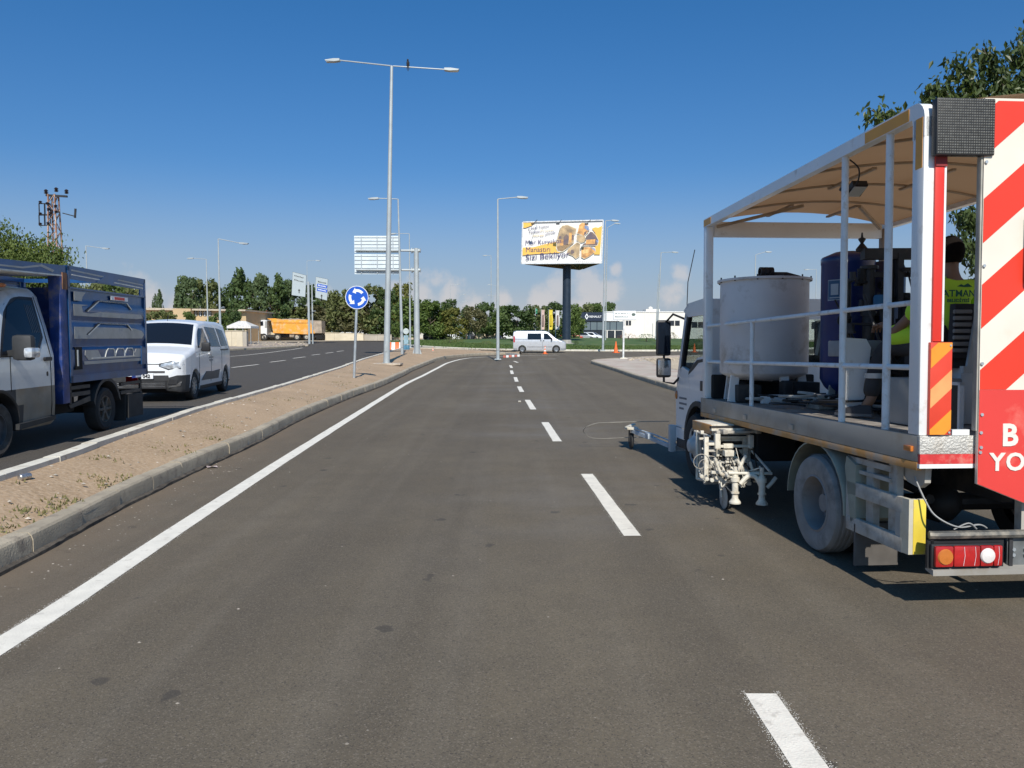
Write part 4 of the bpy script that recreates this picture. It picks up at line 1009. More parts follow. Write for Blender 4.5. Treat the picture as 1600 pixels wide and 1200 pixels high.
T = [
 (248,454,17,105,'column',LP_,'narrow dark cypress standing alone above the flat school roof'),
 (294,431,50,118,'pine',LP_,'dark pine left of the two lamp poles, its top rounded'),
 (322,437,44,124,'round',LO,'olive green tree behind the short left arm lamp'),
 (340,446,46,130,'round',LD,'dark bushy tree behind the tall single lamp'),
 (380,424,54,112,'pine',LD,'tallest dark pine above the dump truck cab'),
 (408,427,40,118,'pine',LP_,'second pine, rising over the red tiled roof'),
 (434,432,48,112,'pine',LD,'full dark pine over the orange truck body'),
 (458,436,44,120,'pine',LP_,'dark pine directly behind the first direction sign'),
 (484,446,40,126,'round',LD,'dark tree behind the twin masts of the direction signs'),
 (512,455,42,128,'round',LO,'olive tree between the direction signs and the round blue sign'),
 (462,479,46,119,'round',LO,'low olive tree in front of the red roof'),
 (497,478,54,119.5,'round',LB,'brownish tree behind the open tailgate of the dump truck'),
 (538,452,46,118,'round',LO,'tall mixed green tree just left of the round blue sign'),
 (556,470,60,112,'round',LB,'brown leaved tree behind the roundabout sign post'),
 (582,447,50,116,'round',LO,'tree with a pale green top right of the roundabout sign'),
 (608,452,44,114,'round',LD,'dark tree behind the big double lamp pole'),
 (600,480,50,113.5,'round',LD,'low dark tree at the end of the cream wall'),
 (628,444,40,118,'round',LY_,'yellow green tree under the overhead sign back'),
 (648,465,60,108,'round',LG,'broad green tree behind the overhead sign mast'),
 (672,470,46,106,'round',LG,'broad green tree right of the overhead sign mast'),
 (690,484,36,108,'round',LG,'lower green tree above the dark parked car'),
 (702,467,30,124,'round',LD,'dark tree top rising behind the yellow green one'),
 (706,480,38,107,'round',LY_,'yellow green tree above the white parked car'),
 (728,478,18,118,'column',LD,'slim dark tree between the yellow green and the brown tree'),
 (742,480,32,108,'spread',LB,'sparse brown tree, nearly bare, behind the lawn'),
 (760,471,34,120,'round',LD,'dark tree left of the slim roundabout lamp'),
 (786,478,38,116,'round',LG,'green tree right behind the slim roundabout lamp'),
 (808,477,52,103,'round',LD,'dense dark tree above the silver van'),
 (842,476,28,124,'round',LO,'olive tree behind the green and pink banners'),
 (864,473,44,126,'round',LD,'large dark tree between the banners and the billboard mast'),
 (897,475,30,122,'round',LG,'slim green tree right of the billboard mast'),
 (912,475,34,160,'round',LO,'olive tree behind the dark showroom corner'),
 (930,474,40,166,'round',LG,'green tree above the showroom fascia'),
 (953,471,26,160,'pine',LD,'dark pointed tree rising over the showroom roof'),
 (262,484,34,95,'round',LO,'grey green tree with a wide crown before the flat roof'),
 (296,487,26,96,'round',LG,'small green tree beside the window bay of the school'),
 (366,482,30,97,'round',LD,'dark green tree at the right end of the school roof'),
 (238,486,30,94,'round',LO,'grey green bushy tree in front of the school wall'),
 (342,490,36,92,'round',LG,'leafy tree between the lamp poles and the school'),
 (360,488,28,96,'round',LD,'dark small tree above the white tent'),
 (372,470,34,108,'round',LD,'dark tree filling the gap behind the tent'),
]
for i, a in enumerate(T): tree(a[0], a[1], a[2], max(a[3], 118) if a[0] < 640 and a[0] > 370 else a[3], *a[4:6], a[6], var=i)
# low hedge mass that closes the gaps under the crowns, far side
v = []; f = []; rs_ = np.random.RandomState(5)
for i in range(9000):
    px = rs_.uniform(225, 905); y = rs_.uniform(128, 140); hh = 3.2+1.2*math.sin(px*.05)+.8*math.sin(px*.17)
    q = D(px, 527, y); c = Vector((q.x, y, H(q.x, y)+rs_.rand()*hh)); s_ = .22+.2*rs_.rand()
    u = Vector(rs_.randn(3)).normalized()*s_; w2 = u.orthogonal().normalized()*s_*.7; o = len(v); v += [c-u, c+w2, c+u, c-w2]; f.append((o,o+1,o+2,o+3))
me = bpy.data.meshes.new('hedge'); me.from_pydata(v, [], f); link('hedge', me, LD, None, 'stuff')

# near trees with real leaf sizes
def near_tree(name, label, loc, branches, leaf, per, mat, spread=.35, trunk_h=2.2, tr=.13, curl=True, seed=3):
    random.seed(seed); rs_ = np.random.RandomState(seed)
    t = thing(name, label, 'tree', loc); tk = MB()
    tk.tube([(0,0,-.1),(.03,.02,trunk_h*.5),(0,0,trunk_h)], [tr,tr*.8,tr*.65], 10)
    V = []; F = []
    for (bx, by, bz) in branches:
        e = Vector((bx, by, bz)); mid = Vector((bx*.45, by*.45, trunk_h+(bz-trunk_h)*.55))
        tk.tube([(0,0,trunk_h-.15), mid, e], [tr*.4, tr*.22, .01], 6, 0)
        Ln = (e-mid).length
        for k in range(per):
            tt = rs_.rand()**.8; p = mid.lerp(e, tt)+Vector(rs_.randn(3))*spread*(.35+.65*(1-tt*.65))*np.array(.55)
            dn = Vector((rs_.randn()*.6, rs_.randn()*.6, -1.0+rs_.randn()*.45)).normalized(); sd = dn.cross(Vector(rs_.randn(3))).normalized(); nn = dn.cross(sd)
            s_ = leaf*(.6+.7*rs_.rand()); o = len(V)
            V += [p, p+dn*s_*.4+sd*s_*.22, p+dn*s_-nn*s_*.22, p+dn*s_*.4-sd*s_*.22]; F.append((o,o+1,o+2,o+3))
    me = bpy.data.meshes.new('crown'); me.from_pydata(V, [], F); link('crown', me, mat, t)
    tk.build('trunk', TRUNK, t, 60); return t
NLEAF = leafmat('mulberry leaves', (.030,.055,.018), (.095,.125,.035), rough=.42)
ty = 13.0; base = (6.9*1.0, ty, H(7, ty)+.15)
def nb(px, py, y): q = D(px, py, y); return (q.x-base[0], y-base[1], q.z-base[2])
base = (9.6, 13.0, .15)
near_tree('roadside_tree', 'roadside tree with drooping leaves rising behind the marking truck', base,
  [nb(1362,172,12.2),nb(1392,180,12.4),nb(1462,128,12.5),nb(1490,95,12.6),nb(1535,75,12.6),nb(1560,125,12.8),nb(1590,70,12.8),nb(1610,45,13),nb(1640,120,13),nb(1660,20,13),nb(1710,90,13),nb(1520,145,13),nb(1575,150,12.3),nb(1450,145,12.5),nb(1500,335,12.6),nb(1490,380,12.4),nb(1530,420,12.6),nb(1560,350,12.8),nb(1700,250,13.2),nb(1760,180,13.3),nb(1640,300,12.6),nb(1480,150,13.4),nb(1600,130,14),nb(1680,170,13.8),nb(1780,300,13.6)],
  .13, 800, NLEAF, .30, 2.6, .15, seed=9)
base = (D(20,440,27).x, 27, .5)
LOC = leafmat('locust leaves', (.05,.09,.02), (.15,.19,.045))
near_tree('leafy_tree', 'light green feathery tree behind the pickup cab', base,
  [nb(-40,370,27),nb(-5,352,27),nb(12,372,27),nb(30,376,27),nb(48,386,27),nb(70,378,27.2),nb(84,395,27),nb(98,398,27.3),nb(60,402,27),nb(20,400,27),nb(88,412,27.5),nb(40,414,26.6),nb(-20,395,26.6),nb(100,412,27),nb(75,410,26.6)],
  .13, 750, LOC, .75, 2.0, .12, seed=4)
# greenery glimpsed through the open top of the pickup cage
for i, (px, top, wd_, y, m_, lab) in enumerate(((118,436,30,60,LO,'pale tree glimpsed through the cage opening, leftmost'),(150,438,36,62,LO,'tree glimpsed through the cage opening beside the lamp'),(178,436,38,64,LG,'dark green tree in the middle of the cage opening'),(205,440,34,66,LO,'pale tree at the rear end of the cage opening'))):
    tree(px, top, wd_, y, 'round', m_, lab, var=i)

# shrubs and flower bushes
random.seed(5)
for px, y_, r, h, lab, mt in ((1010,92,1.3,.9,'round green shrub on the lawn before the showroom wall',LG),(900,84,.35,.5,'small dark shrub on the lawn beside the silver van nose',LD),(703,92,.9,.7,'low shrub in front of the white parked car',LO),(717,94,.8,.6,'yellowish low shrub beside the white parked car',LY_),(760,88,.9,.35,'flat yellow flower clump on the lawn',LY_),(982,100,1.6,.7,'reddish flower bushes before the showroom hall',leafmat('red flowers',(.16,.10,.06),(.40,.14,.08))),(1048,100,1.0,.9,'dry brown shrub by the showroom lamp',LB),(1100,92,1.0,.8,'green shrub seen through the cab window',LG)):
    q = D(px, 527, y_); shrub(q.x, y_, lawnz(q.x, y_) if ((q.x-LC[0])/LRX)**2+((y_-LC[1])/LRY)**2 < 1 else H(q.x, y_)+.05, r, h, lab, mt)

# ------------------------------------------------------------ lattice pylon on the left
PY = 48; pp = D(88, 440, PY); pz = H(pp.x, PY)
P = thing('power_pylon', 'rusty lattice power pole with dark insulator frames above the pickup', 'pylon', (pp.x, PY, pz))
def rpp(px, py): q = D(px, py, PY); return (q.x-pp.x, q.z-pz)
rust = M('rusty lattice steel', (.36,.19,.12), .8, var=.25, scale=2, dirt=(.55,.45,.38), dirt_amt=.4, dirt_scale=3)
zt_ = rpp(89, 304)[1]; w0, w1 = .42, .2
lg = MB(); br = MB()
for sx in (-1, 1):
    for sy in (-1, 1): MB().bar((sx*w0,sy*w0,-.1),(sx*w1,sy*w1,zt_),.07,.07).build('leg', rust, P)
nseg = 18
for i in range(nseg):
    za, zb = zt_*i/nseg, zt_*(i+1)/nseg; wa = w0+(w1-w0)*i/nseg; wb = w0+(w1-w0)*(i+1)/nseg; s_ = 1 if i % 2 else -1
    for a, b_ in (((-wa*s_,-wa,za),(wb*s_,-wb,zb)),((-wa*s_,wa,za),(wb*s_,wb,zb)),((-wa,-wa*s_,za),(-wb,wb*s_,zb)),((wa,-wa*s_,za),(wb,wb*s_,zb))): MB().bar(a, b_, .04, .03).build('lattice_brace', rust, P)
a, b_ = rpp(72,305), rpp(105,307); arm_ = MB().bar((a[0],0,a[1]),(b_[0],0,b_[1]),.12,.12).build('cross_arm', dark_steel, P)
insm = M('brown insulator', (.035,.025,.025), .35)
for px, py in ((72,303),(88,300),(104,303)):
    q = rpp(px, py); MB().lathe([(.05,0),(.13,.03),(.06,.07),(.14,.11),(.06,.15),(.13,.2),(.04,.28)], (q[0],0,q[1]), n=10).build('insulator', insm, arm_)
fr_ = MB()
for xa_, xb_, ya_, yb_ in ((64,73,319,336),(64,73,337,353),(73,82,319,336),(73,82,337,353)):
    p1, p2 = rpp(xa_,ya_), rpp(xb_,yb_)
    fr_.bar((p1[0],-.2,p1[1]),(p2[0],-.2,p1[1]),.05,.05).bar((p1[0],-.2,p2[1]),(p2[0],-.2,p2[1]),.05,.05).bar((p1[0],-.2,p1[1]),(p1[0],-.2,p2[1]),.05,.05).bar((p2[0],-.2,p1[1]),(p2[0],-.2,p2[1]),.05,.05)
fr_.build('switch_frame', dark_steel, P)
for px, py in ((67,319),(67,337),(67,353),(78,321),(80,330),(79,352),(83,336),(91,325),(92,334)):
    q = rpp(px, py); MB().lathe([(.05,0),(.12,.03),(.05,.07),(.12,.11),(.05,.16)], (q[0],-.25,q[1]), n=8).build('insulator', insm, P)
a, b_, c_ = rpp(98,333), rpp(117,338), rpp(118,326); MB().bar((a[0],0,a[1]),(b_[0],0,b_[1]),.06,.06).bar((b_[0],0,b_[1]-.1),(c_[0],0,c_[1]),.1,.08).build('side_arm', dark_steel, P)
bx = MB()
for y0_, y1_ in ((388,398),(398,409)):
    p1, p2 = rpp(100,y0_), rpp(111,y1_)
    bx.bar((p1[0],-.3,p1[1]),(p2[0],-.3,p1[1]),.05,.05).bar((p1[0],-.3,p2[1]),(p2[0],-.3,p2[1]),.05,.05).bar((p1[0],-.3,p1[1]),(p1[0],-.3,p2[1]),.05,.05).bar((p2[0],-.3,p1[1]),(p2[0],-.3,p2[1]),.05,.05)
bx.build('service_platform', dark_steel, P)

# ------------------------------------------------------------ buildings on the left
yelw = M('cream yellow plaster', (.58,.43,.25), .85, var=.06, scale=.5, dirt=(.5,.38,.25), dirt_amt=.12, dirt_scale=.6)
winm = M('far window glass', (.06,.075,.09), .2, var=.3, scale=.5)
by_ = 104; b0 = D(228, 530, by_); bz0 = H(b0.x, by_)-.3
S = thing('school_building', 'long low cream building with a flat roof and tall windows behind the white van', 'building', (b0.x, by_, bz0))
def rl(px, py, y=by_): q = D(px, py, y); return (q.x-b0.x, q.z-bz0)
zt_ = rl(300, 480)[1]
MB().box(-6, rl(384,480)[0], 0, 14, 0, zt_-.3).build('wall', yelw, S)
MB().prism([(-6.5,zt_-.3),(rl(386,480)[0],zt_-.55),(rl(386,480)[0],zt_-.35),(-6.5,zt_+.02)], -.7, 14.5, 'y').build('roof', M('flat roof edge', (.55,.47,.36), .8), S)
for px in (304,311,318,326,352,361):
    a, b_ = rl(px,483.5), rl(px+4.6,494)
    wn = MB().box(a[0], b_[0], -.05, .1, b_[1], a[1]).build('window', winm, S)
    MB().box((a[0]+b_[0])/2-.04,(a[0]+b_[0])/2+.04,-.09,.02,b_[1],a[1]).box(a[0],b_[0],-.09,.02,(a[1]+b_[1])/2-.03,(a[1]+b_[1])/2+.03).build('frame', signw, wn)
a = rl(276,478); b_ = rl(304,500); MB().box(a[0], b_[0], -1.2, 0, 0, a[1]-.4).build('bay_wall', yelw, S)
# white tent
ty_ = 88; t0 = D(380, 520, ty_); tz = H(t0.x, ty_)
T_ = thing('canopy_tent', 'white peaked canopy on thin legs left of the dump truck', 'tent', (t0.x, ty_, tz+.1))
z1, z2 = D(380,511,ty_).z-tz, D(380,503,ty_).z-tz; hw_ = 1.35; v = [(-hw_,-1.4,z1),(hw_,-1.4,z1),(hw_,1.4,z1),(-hw_,1.4,z1),(-.5,0,z2),(.3,0,z2),(-hw_,-1.42,z1-.25),(hw_,-1.42,z1-.25),(hw_,1.42,z1-.25),(-hw_,1.42,z1-.25)]
MB()._a(v, [(0,1,5,4),(1,2,5),(2,3,4,5),(3,0,4),(0,6,7,1),(1,7,8,2),(2,8,9,3),(3,9,6,0)]).build('canopy', M('tent white', (.72,.70,.66), .7), T_)
for sx in (-1,-.33,.33,1):
    for sy in (-1.35, 1.35): MB().cyl((sx*hw_*.97,sy,0),(sx*hw_*.97,sy,z1),.03,n=6).build('leg', galv_far, T_)
# house with a red tiled roof
hy = 126; h0 = D(405, 528, hy); hz0 = H(h0.x, hy)
Hh = thing('tiled_house', 'house with a low red tiled hip roof among trees behind the dump truck', 'house', (h0.x, hy, hz0))
def rh(px, py): q = D(px, py, hy); return (q.x-h0.x, q.z-hz0)
xr = rh(523,490)[0]; ze = rh(450,487)[1]; zr = rh(450,478.5)[1]
tile = M('terracotta tiles', (.42,.14,.07), .85, var=.18, scale=2, dirt=(.3,.12,.08), dirt_amt=.3)
MB().box(.6, xr-.6, .5, 9, 0, ze).build('wall', M('pale blue wall', (.45,.52,.52), .8), Hh)
rf = MB()._a([(0,-.2,ze),(xr,-.2,ze),(xr,9.6,ze),(0,9.6,ze),(3.4,4.7,zr),(xr-3.4,4.7,zr)], [(0,1,5,4),(1,2,5),(2,3,4,5),(3,0,4),(3,2,1,0)]).build('roof', tile, Hh, 20)
bt_ = MB()
for i in range(46):
    x_ = xr*(i+.5)/46; top_ = min(1, min(x_, xr-x_)/3.4); bt_.tube([(x_,-.2,ze+.02),(x_,-.2+4.9*top_,ze+.02+(zr-ze)*top_)], .045, 5)
bt_.build('tile_ridges', tile, rf, 40, 'stuff')
MB().box(rh(429,483)[0],rh(434,483)[0],.3,.6,.2,ze-.2).build('gable_column', yelw, Hh)
for px in (414,420,440,448): a, b_ = rh(px,489), rh(px+4,496); MB().box(a[0],b_[0],.42,.5,b_[1],a[1]).build('window', winm, Hh)
# perimeter walls
wallm = M('limewashed wall', (.64,.56,.42), .9, var=.07, scale=.8, dirt=(.5,.42,.3), dirt_amt=.2)
wallg = M('bare block wall', (.42,.38,.32), .9, var=.1, scale=.8)
def wall(pa, pb, y0_, y1_, ta, tb, label, mat, th=.3, base=None):
    a, b_ = D(pa, 527, y0_), D(pb, 527, y1_); za, zb = D(pa, ta, y0_).z, D(pb, tb, y1_).z
    root = thing('boundary_wall', label, 'wall', (a.x, y0_, H(a.x, y0_))); n = max(2, int((b_.x-a.x)/3.5))
    for i in range(n):
        u, w2 = i/n, (i+1)/n; x0_, x1_ = (b_.x-a.x)*u, (b_.x-a.x)*w2; yy = (y1_-y0_)*u; zt2 = za+(zb-za)*(u+w2)/2-H(a.x, y0_)
        MB().box(x0_+.01, x1_-.01, yy, yy+th, -.5, zt2).build('wall_panel', mat, root)
    MB().bar((0,th/2,za-H(a.x,y0_)+.04),(b_.x-a.x,y1_-y0_+th/2,zb-H(a.x,y0_)+.04), th+.1, .08).build('coping', mat, root)
wall(386, 568, 112, 112, 517.5, 521.5, 'long limewashed boundary wall behind the dump truck', wallm)
wall(568, 612, 112.5, 112.5, 523, 523.5, 'bare grey block wall at the end of the limewashed one', wallg)
wall(612, 660, 118, 118, 528, 528.5, 'very low cream wall behind the barrier and mast', wallm)
wall(653, 690, 122, 122, 518, 519, 'short white wall behind the dark parked car', M('white wall', (.68,.66,.62), .8))
wall(743, 775, 121, 121, 516, 516.5, 'tan wall piece beneath the sparse brown tree', wallm)
gy_ = 78; g0_ = D(379, 542, gy_); gt = thing('gate_pillar', 'square cream pillar on the pavement in front of the dump truck', 'pillar', (g0_.x, gy_, H(g0_.x, gy_)+.1))
hh = D(379, 517.5, gy_).z-H(g0_.x, gy_)-.1
MB().box(-.48,.12,-.3,.3,-.1,hh,.02).build('pillar', wallm, gt); MB().box(.121,.52,-.28,.28,-.1,hh-.03,.02).build('pillar_side', wallg, gt); MB().box(-.52,.56,-.34,.34,hh,hh+.06).build('cap', wallm, gt)
wall(352, 372, 79, 79, 517.5, 517.5, 'low cream wall between the white van and the pillar', wallm)
# building bits behind the sparse tree
c0 = D(775, 526, 124)
t = thing('kiosk', 'small dark blue kiosk with a pale front behind the lawn', 'building', (c0.x, 124, H(c0.x, 124)))
MB().box(-1.8,.9,0,3,0,2.6).build('wall', sh_navy, t); MB().box(-2,1.1,-.3,3.2,2.6,2.75).build('roof', galv_far, t); MB().box(-.9,.4,-.06,.0,.2,1.9).build('front_panel', pwhite, t)
# ------------------------------------------------------------ vehicle bodies
def interp(keys, y, k):
    if y <= keys[0][0]: return keys[0][k]
    for a, b in zip(keys, keys[1:]):
        if y <= b[0]: return a[k]+(b[k]-a[k])*(y-a[0])/(b[0]-a[0])
    return keys[-1][k]
class Body:
    """lofted car body; y = 0 nose .. length, keys: (y, half width, bottom, top, half width at the roof edge)"""
    def __init__(s, keys, belt, arches, ar=.38, az=.34, r=.09, crown=.04, cx=0.0, y0=0.0, z0=0.0, step=.06):
        s.k = keys; s.belt = belt; s.ar = arches; s.R = ar; s.az = az; s.r = r; s.cr = crown; s.cx = cx; s.y0 = y0; s.z0 = z0
        ys = set([k[0] for k in keys]); y = keys[0][0]
        while y < keys[-1][0]: ys.add(round(y, 3)); y += step
        for a in arches:
            for t in range(-10, 11): ys.add(round(a+ar*math.sin(t*math.pi/20), 3))
            ys.add(a-ar-.004); ys.add(a+ar+.004)
        s.ys = sorted(y for y in ys if keys[0][0] <= y <= keys[-1][0])
        q = []
        for y in s.ys:
            if not q or y-q[-1] > .003: q.append(y)
        s.ys = q
    def w(s, y, k): return interp(s.k, y, k)
    def zb(s, y):
        z = s.w(y, 2)
        for a in s.ar:
            if abs(y-a) <= s.R: z = max(z, s.az+math.sqrt(max(0, s.R**2-(y-a)**2)))
        return z
    def sx(s, y, z):                       # half width of the side at height z
        W, zt, tw = s.w(y,1), s.w(y,3), s.w(y,4); b = min(s.belt, zt-.1)
        if z < .55: W2 = W-(.55-z)*.10
        else: W2 = W
        if z <= b: return W2
        t = min(1, (z-b)/max(.05, zt-b)); return W+(tw-W)*(t**1.15)
    def section(s, y):
        zb, zt = s.zb(y), s.w(y, 3); r = min(s.r, (zt-zb)*.4); z1 = zt-r; pts = [(max(.05, s.sx(y, zb)-.16), zb+.005), (s.sx(y, zb)-.015, zb)]
        lv = [zb+.025, .30, .42, .60, .80, .95, s.belt, (s.belt+z1)/2, z1]; prev = zb
        for k_, z in enumerate(lv):
            z = min(max(z, prev+.003), z1-.0015*(8-k_)); prev = z; pts.append((s.sx(y, z), z))
        x1 = s.sx(y, z1)
        for a in (25, 50, 72): pts.append((x1-r*(1-math.cos(R(a))), z1+r*math.sin(R(a))))
        xt = x1-r
        for q in (.98,.7,.4,0): pts.append((xt*q, zt+s.cr*(1-q*q)))
        return pts
    def top(s, x, y):
        zt = s.w(y,3); xt = max(.1, s.sx(y, zt-s.r)-s.r); q = min(1, abs(x)/xt); return zt+s.cr*(1-q*q)
    def front(s, x, z):
        for i in range(400):
            y = s.k[0][0]+i*.01
            if s.w(y,3)+s.cr*.6 >= z and s.sx(y, min(z, s.w(y,3)-.05)) >= abs(x): return y
        return 0
    def P(s, x, y, z): return (x+s.cx, y+s.y0, z+s.z0)
    def build(s, parent, mat, parts=()):
        """parts: (name, material, test(y, z, x)) claim faces of the shell"""
        secs = [s.section(y) for y in s.ys]; m = len(secs[0]); bins = {}
        def add(fn_pts, c):
            nm = 'body'; mt = mat
            for n_, mt_, te in parts:
                if te(c[1], c[2], abs(c[0])): nm, mt = n_, mt_; break
            bins.setdefault((nm, (c[0] > 0, c[1] > s.ar[0]) if nm == 'lower_door' else (c[0] > 0 if nm == 'wheel_arch' else 0)), (MB(), mt))[0]._a(fn_pts, [tuple(range(len(fn_pts)))])
        for sgn in (1, -1):
            for i in range(len(s.ys)-1):
                for j in range(m-1):
                    q = [(secs[i][j], s.ys[i]), (secs[i+1][j], s.ys[i+1]), (secs[i+1][j+1], s.ys[i+1]), (secs[i][j+1], s.ys[i])]
                    vs = [(p[0]*sgn, y, p[1]) for p, y in q]; c = [sum(v[k] for v in vs)/4 for k in range(3)]
                    if sgn < 0: vs = vs[::-1]
                    add([s.P(*v) for v in vs], c)
        for i, flip in ((0, 1), (-1, 0)):
            loop = [(p[0], p[1]) for p in secs[i][1:]]+[(-p[0], p[1]) for p in secs[i][1:-1][::-1]]
            n = len(secs[i][1:])
            A = secs[i][1:]
            for j in range(len(A)-1):
                vs = [(A[j][0], s.ys[i], A[j][1]), (A[j+1][0], s.ys[i], A[j+1][1]), (-A[j+1][0], s.ys[i], A[j+1][1]), (-A[j][0], s.ys[i], A[j][1])]
                c = [0, s.ys[i], (A[j][1]+A[j+1][1])/2]; add([s.P(*v) for v in vs], c)
        out = {}
        for (nm, _k), (mb, mt) in bins.items():
            me = bpy.data.meshes.new(nm); me.from_pydata(mb.v, [], mb.f); bm = bmesh.new(); bm.from_mesh(me)
            bmesh.ops.remove_doubles(bm, verts=bm.verts, dist=.0008)
            bmesh.ops.recalc_face_normals(bm, faces=bm.faces)
            for f_ in bm.faces: f_.smooth = True
            for e in bm.edges:
                if len(e.link_faces) == 2 and e.calc_face_angle(0) > R(38): e.smooth = False
            bm.to_mesh(me); bm.free(); out[nm] = link(nm, me, mt, parent)
        return out
    def side_patch(s, name, poly, mat, parent, off=.006, sides=(1, -1), th=.01):
        """polygon in (y, z) laid on the flank"""
        o = None
        for sg in sides:
            cy = sum(p[0] for p in poly)/len(poly); cz = sum(p[1] for p in poly)/len(poly)
            P2 = []
            for a, b in zip(poly, poly[1:]+poly[:1]):
                n = max(1, int(math.hypot(b[0]-a[0], b[1]-a[1])/.18))
                P2 += [(a[0]+(b[0]-a[0])*k/n, a[1]+(b[1]-a[1])*k/n) for k in range(n)]
            rings = []
            v = []
            for q in (1.0, .66, .33):
                for (y, z) in P2:
                    yy, zz = cy+(y-cy)*q, cz+(z-cz)*q; v.append(s.P(sg*(s.sx(yy, zz)+off), yy, zz))
            v.append(s.P(sg*(s.sx(cy, cz)+off), cy, cz)); n = len(P2)
            f = [(r*n+i, r*n+(i+1) % n, (r+1)*n+(i+1) % n, (r+1)*n+i) for r in (0, 1) for i in range(n)]+[(2*n+i, 2*n+(i+1) % n, 3*n) for i in range(n)]
            k = len(v)
            for (y, z) in P2: v.append(s.P(sg*(s.sx(y, z)-.01), y, z))
            f += [(k+i, k+(i+1) % n, (i+1) % n, i) for i in range(n)]
            o = MB()._a(v, f).build(name, mat, parent, 40)
        return o
    def top_patch(s, name, y0, y1, x0, x1, mat, parent, off=.006, n=8):
        """x0, x1: half widths at y0 and y1"""
        v = []; f = []
        for i in range(n+1):
            y = y0+(y1-y0)*i/n; hw = x0+(x1-x0)*i/n
            for j in range(9): x = -hw+2*hw*j/8; v.append(s.P(x, y-off*.7, s.top(x, y)+off))
        f = [(i*9+j, i*9+j+1, (i+1)*9+j+1, (i+1)*9+j) for i in range(n) for j in range(8)]
        return MB()._a(v, f).build(name, mat, parent, 40)
    def front_patch(s, name, poly, mat, parent, off=.012):
        """polygon in (x, z) laid on the nose"""
        cx = sum(p[0] for p in poly)/len(poly); cz = sum(p[1] for p in poly)/len(poly); v = []; n = len(poly)
        for q in (1, .5):
            for x, z in poly:
                xx, zz = cx+(x-cx)*q, cz+(z-cz)*q; v.append(s.P(xx, s.front(xx, zz)-off, zz))
        v.append(s.P(cx, s.front(cx, cz)-off, cz))
        f = [(i, (i+1) % n, n+(i+1) % n, n+i) for i in range(n)]+[(n+i, n+(i+1) % n, 2*n) for i in range(n)]
        k = len(v)
        for x, z in poly: v.append(s.P(x, s.front(x, z)+.03, z))
        f += [(k+i, k+(i+1) % n, (i+1) % n, i) for i in range(n)]
        return MB()._a(v, f).build(name, mat, parent, 40)
rim_m = M('alloy rim', (.36,.37,.38), .35, .7, var=.1); rim_d = M('dark wheel cover', (.10,.10,.105), .5, .3, var=.2)
well = M('wheel well', (.012,.012,.012), .9)
WH = {}
def wheel(parent, x, y, z, r, wd, side, spokes=5, rim=None, tyre=None, name='wheel', hub=.62):
    """side = +1: outer face towards +x"""
    rim = rim or rim_m; tyre = tyre or black_rub
    key = (r, wd, spokes, rim.name, tyre.name)
    if key not in WH:
        h = wd/2; t = MB().lathe([(r*hub,-h*.8),(r*.86,-h),(r*.97,-h*.8),(r,-h*.3),(r,h*.3),(r*.97,h*.8),(r*.86,h),(r*hub,h*.82),(r*hub*.97,h*.5),(r*hub*.95,-h*.6)], axis='x', n=32, close=False).mesh('tyre'); t.materials.append(tyre)
        rm = MB()
        rm.lathe([(r*hub*.99,h*.78),(r*hub*.93,h*.80),(r*hub*.90,h*.45),(r*hub*.3,h*.2),(.001,h*.2)], axis='x', n=32, close=False)
        if spokes:
            for i in range(spokes):
                a = 2*math.pi*i/spokes; rm.bar((h*.62, math.cos(a)*r*.06, math.sin(a)*r*.06), (h*.66, math.cos(a)*r*hub*.93, math.sin(a)*r*hub*.93), r*.11, .025, (1,0,0))
            rm.lathe([(r*.14,h*.5),(r*.13,h*.72),(.001,h*.74)], axis='x', n=12, close=False)
        rmm = rm.mesh('rim'); rmm.materials.append(rim); WH[key] = (t, rmm)
    w_ = bpy.data.objects.new(name, WH[key][0]); C.objects.link(w_); w_.parent = parent; w_.location = (x, y, z)
    if side < 0: w_.rotation_euler = (0, 0, math.pi)
    link('rim', WH[key][1], None, w_); return w_
head_m = M('headlamp glass', (.62,.64,.66), .12, .3, var=.25, scale=14, coat=1); amber = M('amber lens', (.55,.17,.03), .25, var=.1, coat=.5); redl = M('red lens', (.50,.02,.02), .22, var=.2, scale=12, coat=.6)
chrome = M('chrome', (.6,.6,.6), .15, .9); plastic = M('grey plastic bumper', (.035,.036,.038), .6, var=.15)
car_white = M('car white', (.74,.76,.78), .3, var=.02, scale=1.5, coat=.6, dirt=(.5,.48,.44), dirt_amt=.05, dirt_scale=2)
seatm = M('seat cloth', (.04,.04,.045), .9)
def rrect(x0, x1, z0, z1, r=.03):
    return [(x0+r,z0),(x1-r,z0),(x1,z0+r),(x1,z1-r),(x1-r,z1),(x0+r,z1),(x0,z1-r),(x0,z0+r)]

# ---- white passenger van coming towards us
fwx, fwy = G(306, 624)[:2]; rwx, rwy = G(353, 611)[:2]
ya = math.atan2(-(rwx-fwx), rwy-fwy); WB = 2.80
VK = [(0,.58,.34,.66,.56),(.04,.74,.25,.84,.66),(.10,.83,.22,.98,.74),(.22,.885,.21,1.055,.79),(.5,.915,.21,1.12,.82),(.88,.925,.21,1.20,.84),(1.0,.925,.21,1.27,.83),(1.35,.925,.21,1.53,.77),(1.62,.925,.21,1.71,.73),(1.82,.925,.21,1.785,.72),(2.3,.925,.21,1.84,.72),(3.6,.92,.21,1.84,.72),(4.15,.90,.25,1.80,.71),(4.33,.86,.28,1.7,.70),(4.4,.8,.32,1.5,.72)]
vz = G(320, 618).z
va = thing('white_van', 'white passenger van with dark bumper following behind the blue cage pickup', 'van', (fwx-.90*math.cos(ya)-.0, fwy-.90*math.sin(ya), vz), (0,0,ya))
VB = Body(VK, 1.10, (0.0+.86, .86+WB), ar=.375, az=.33, r=.10, crown=.045, y0=-.86, step=.05)
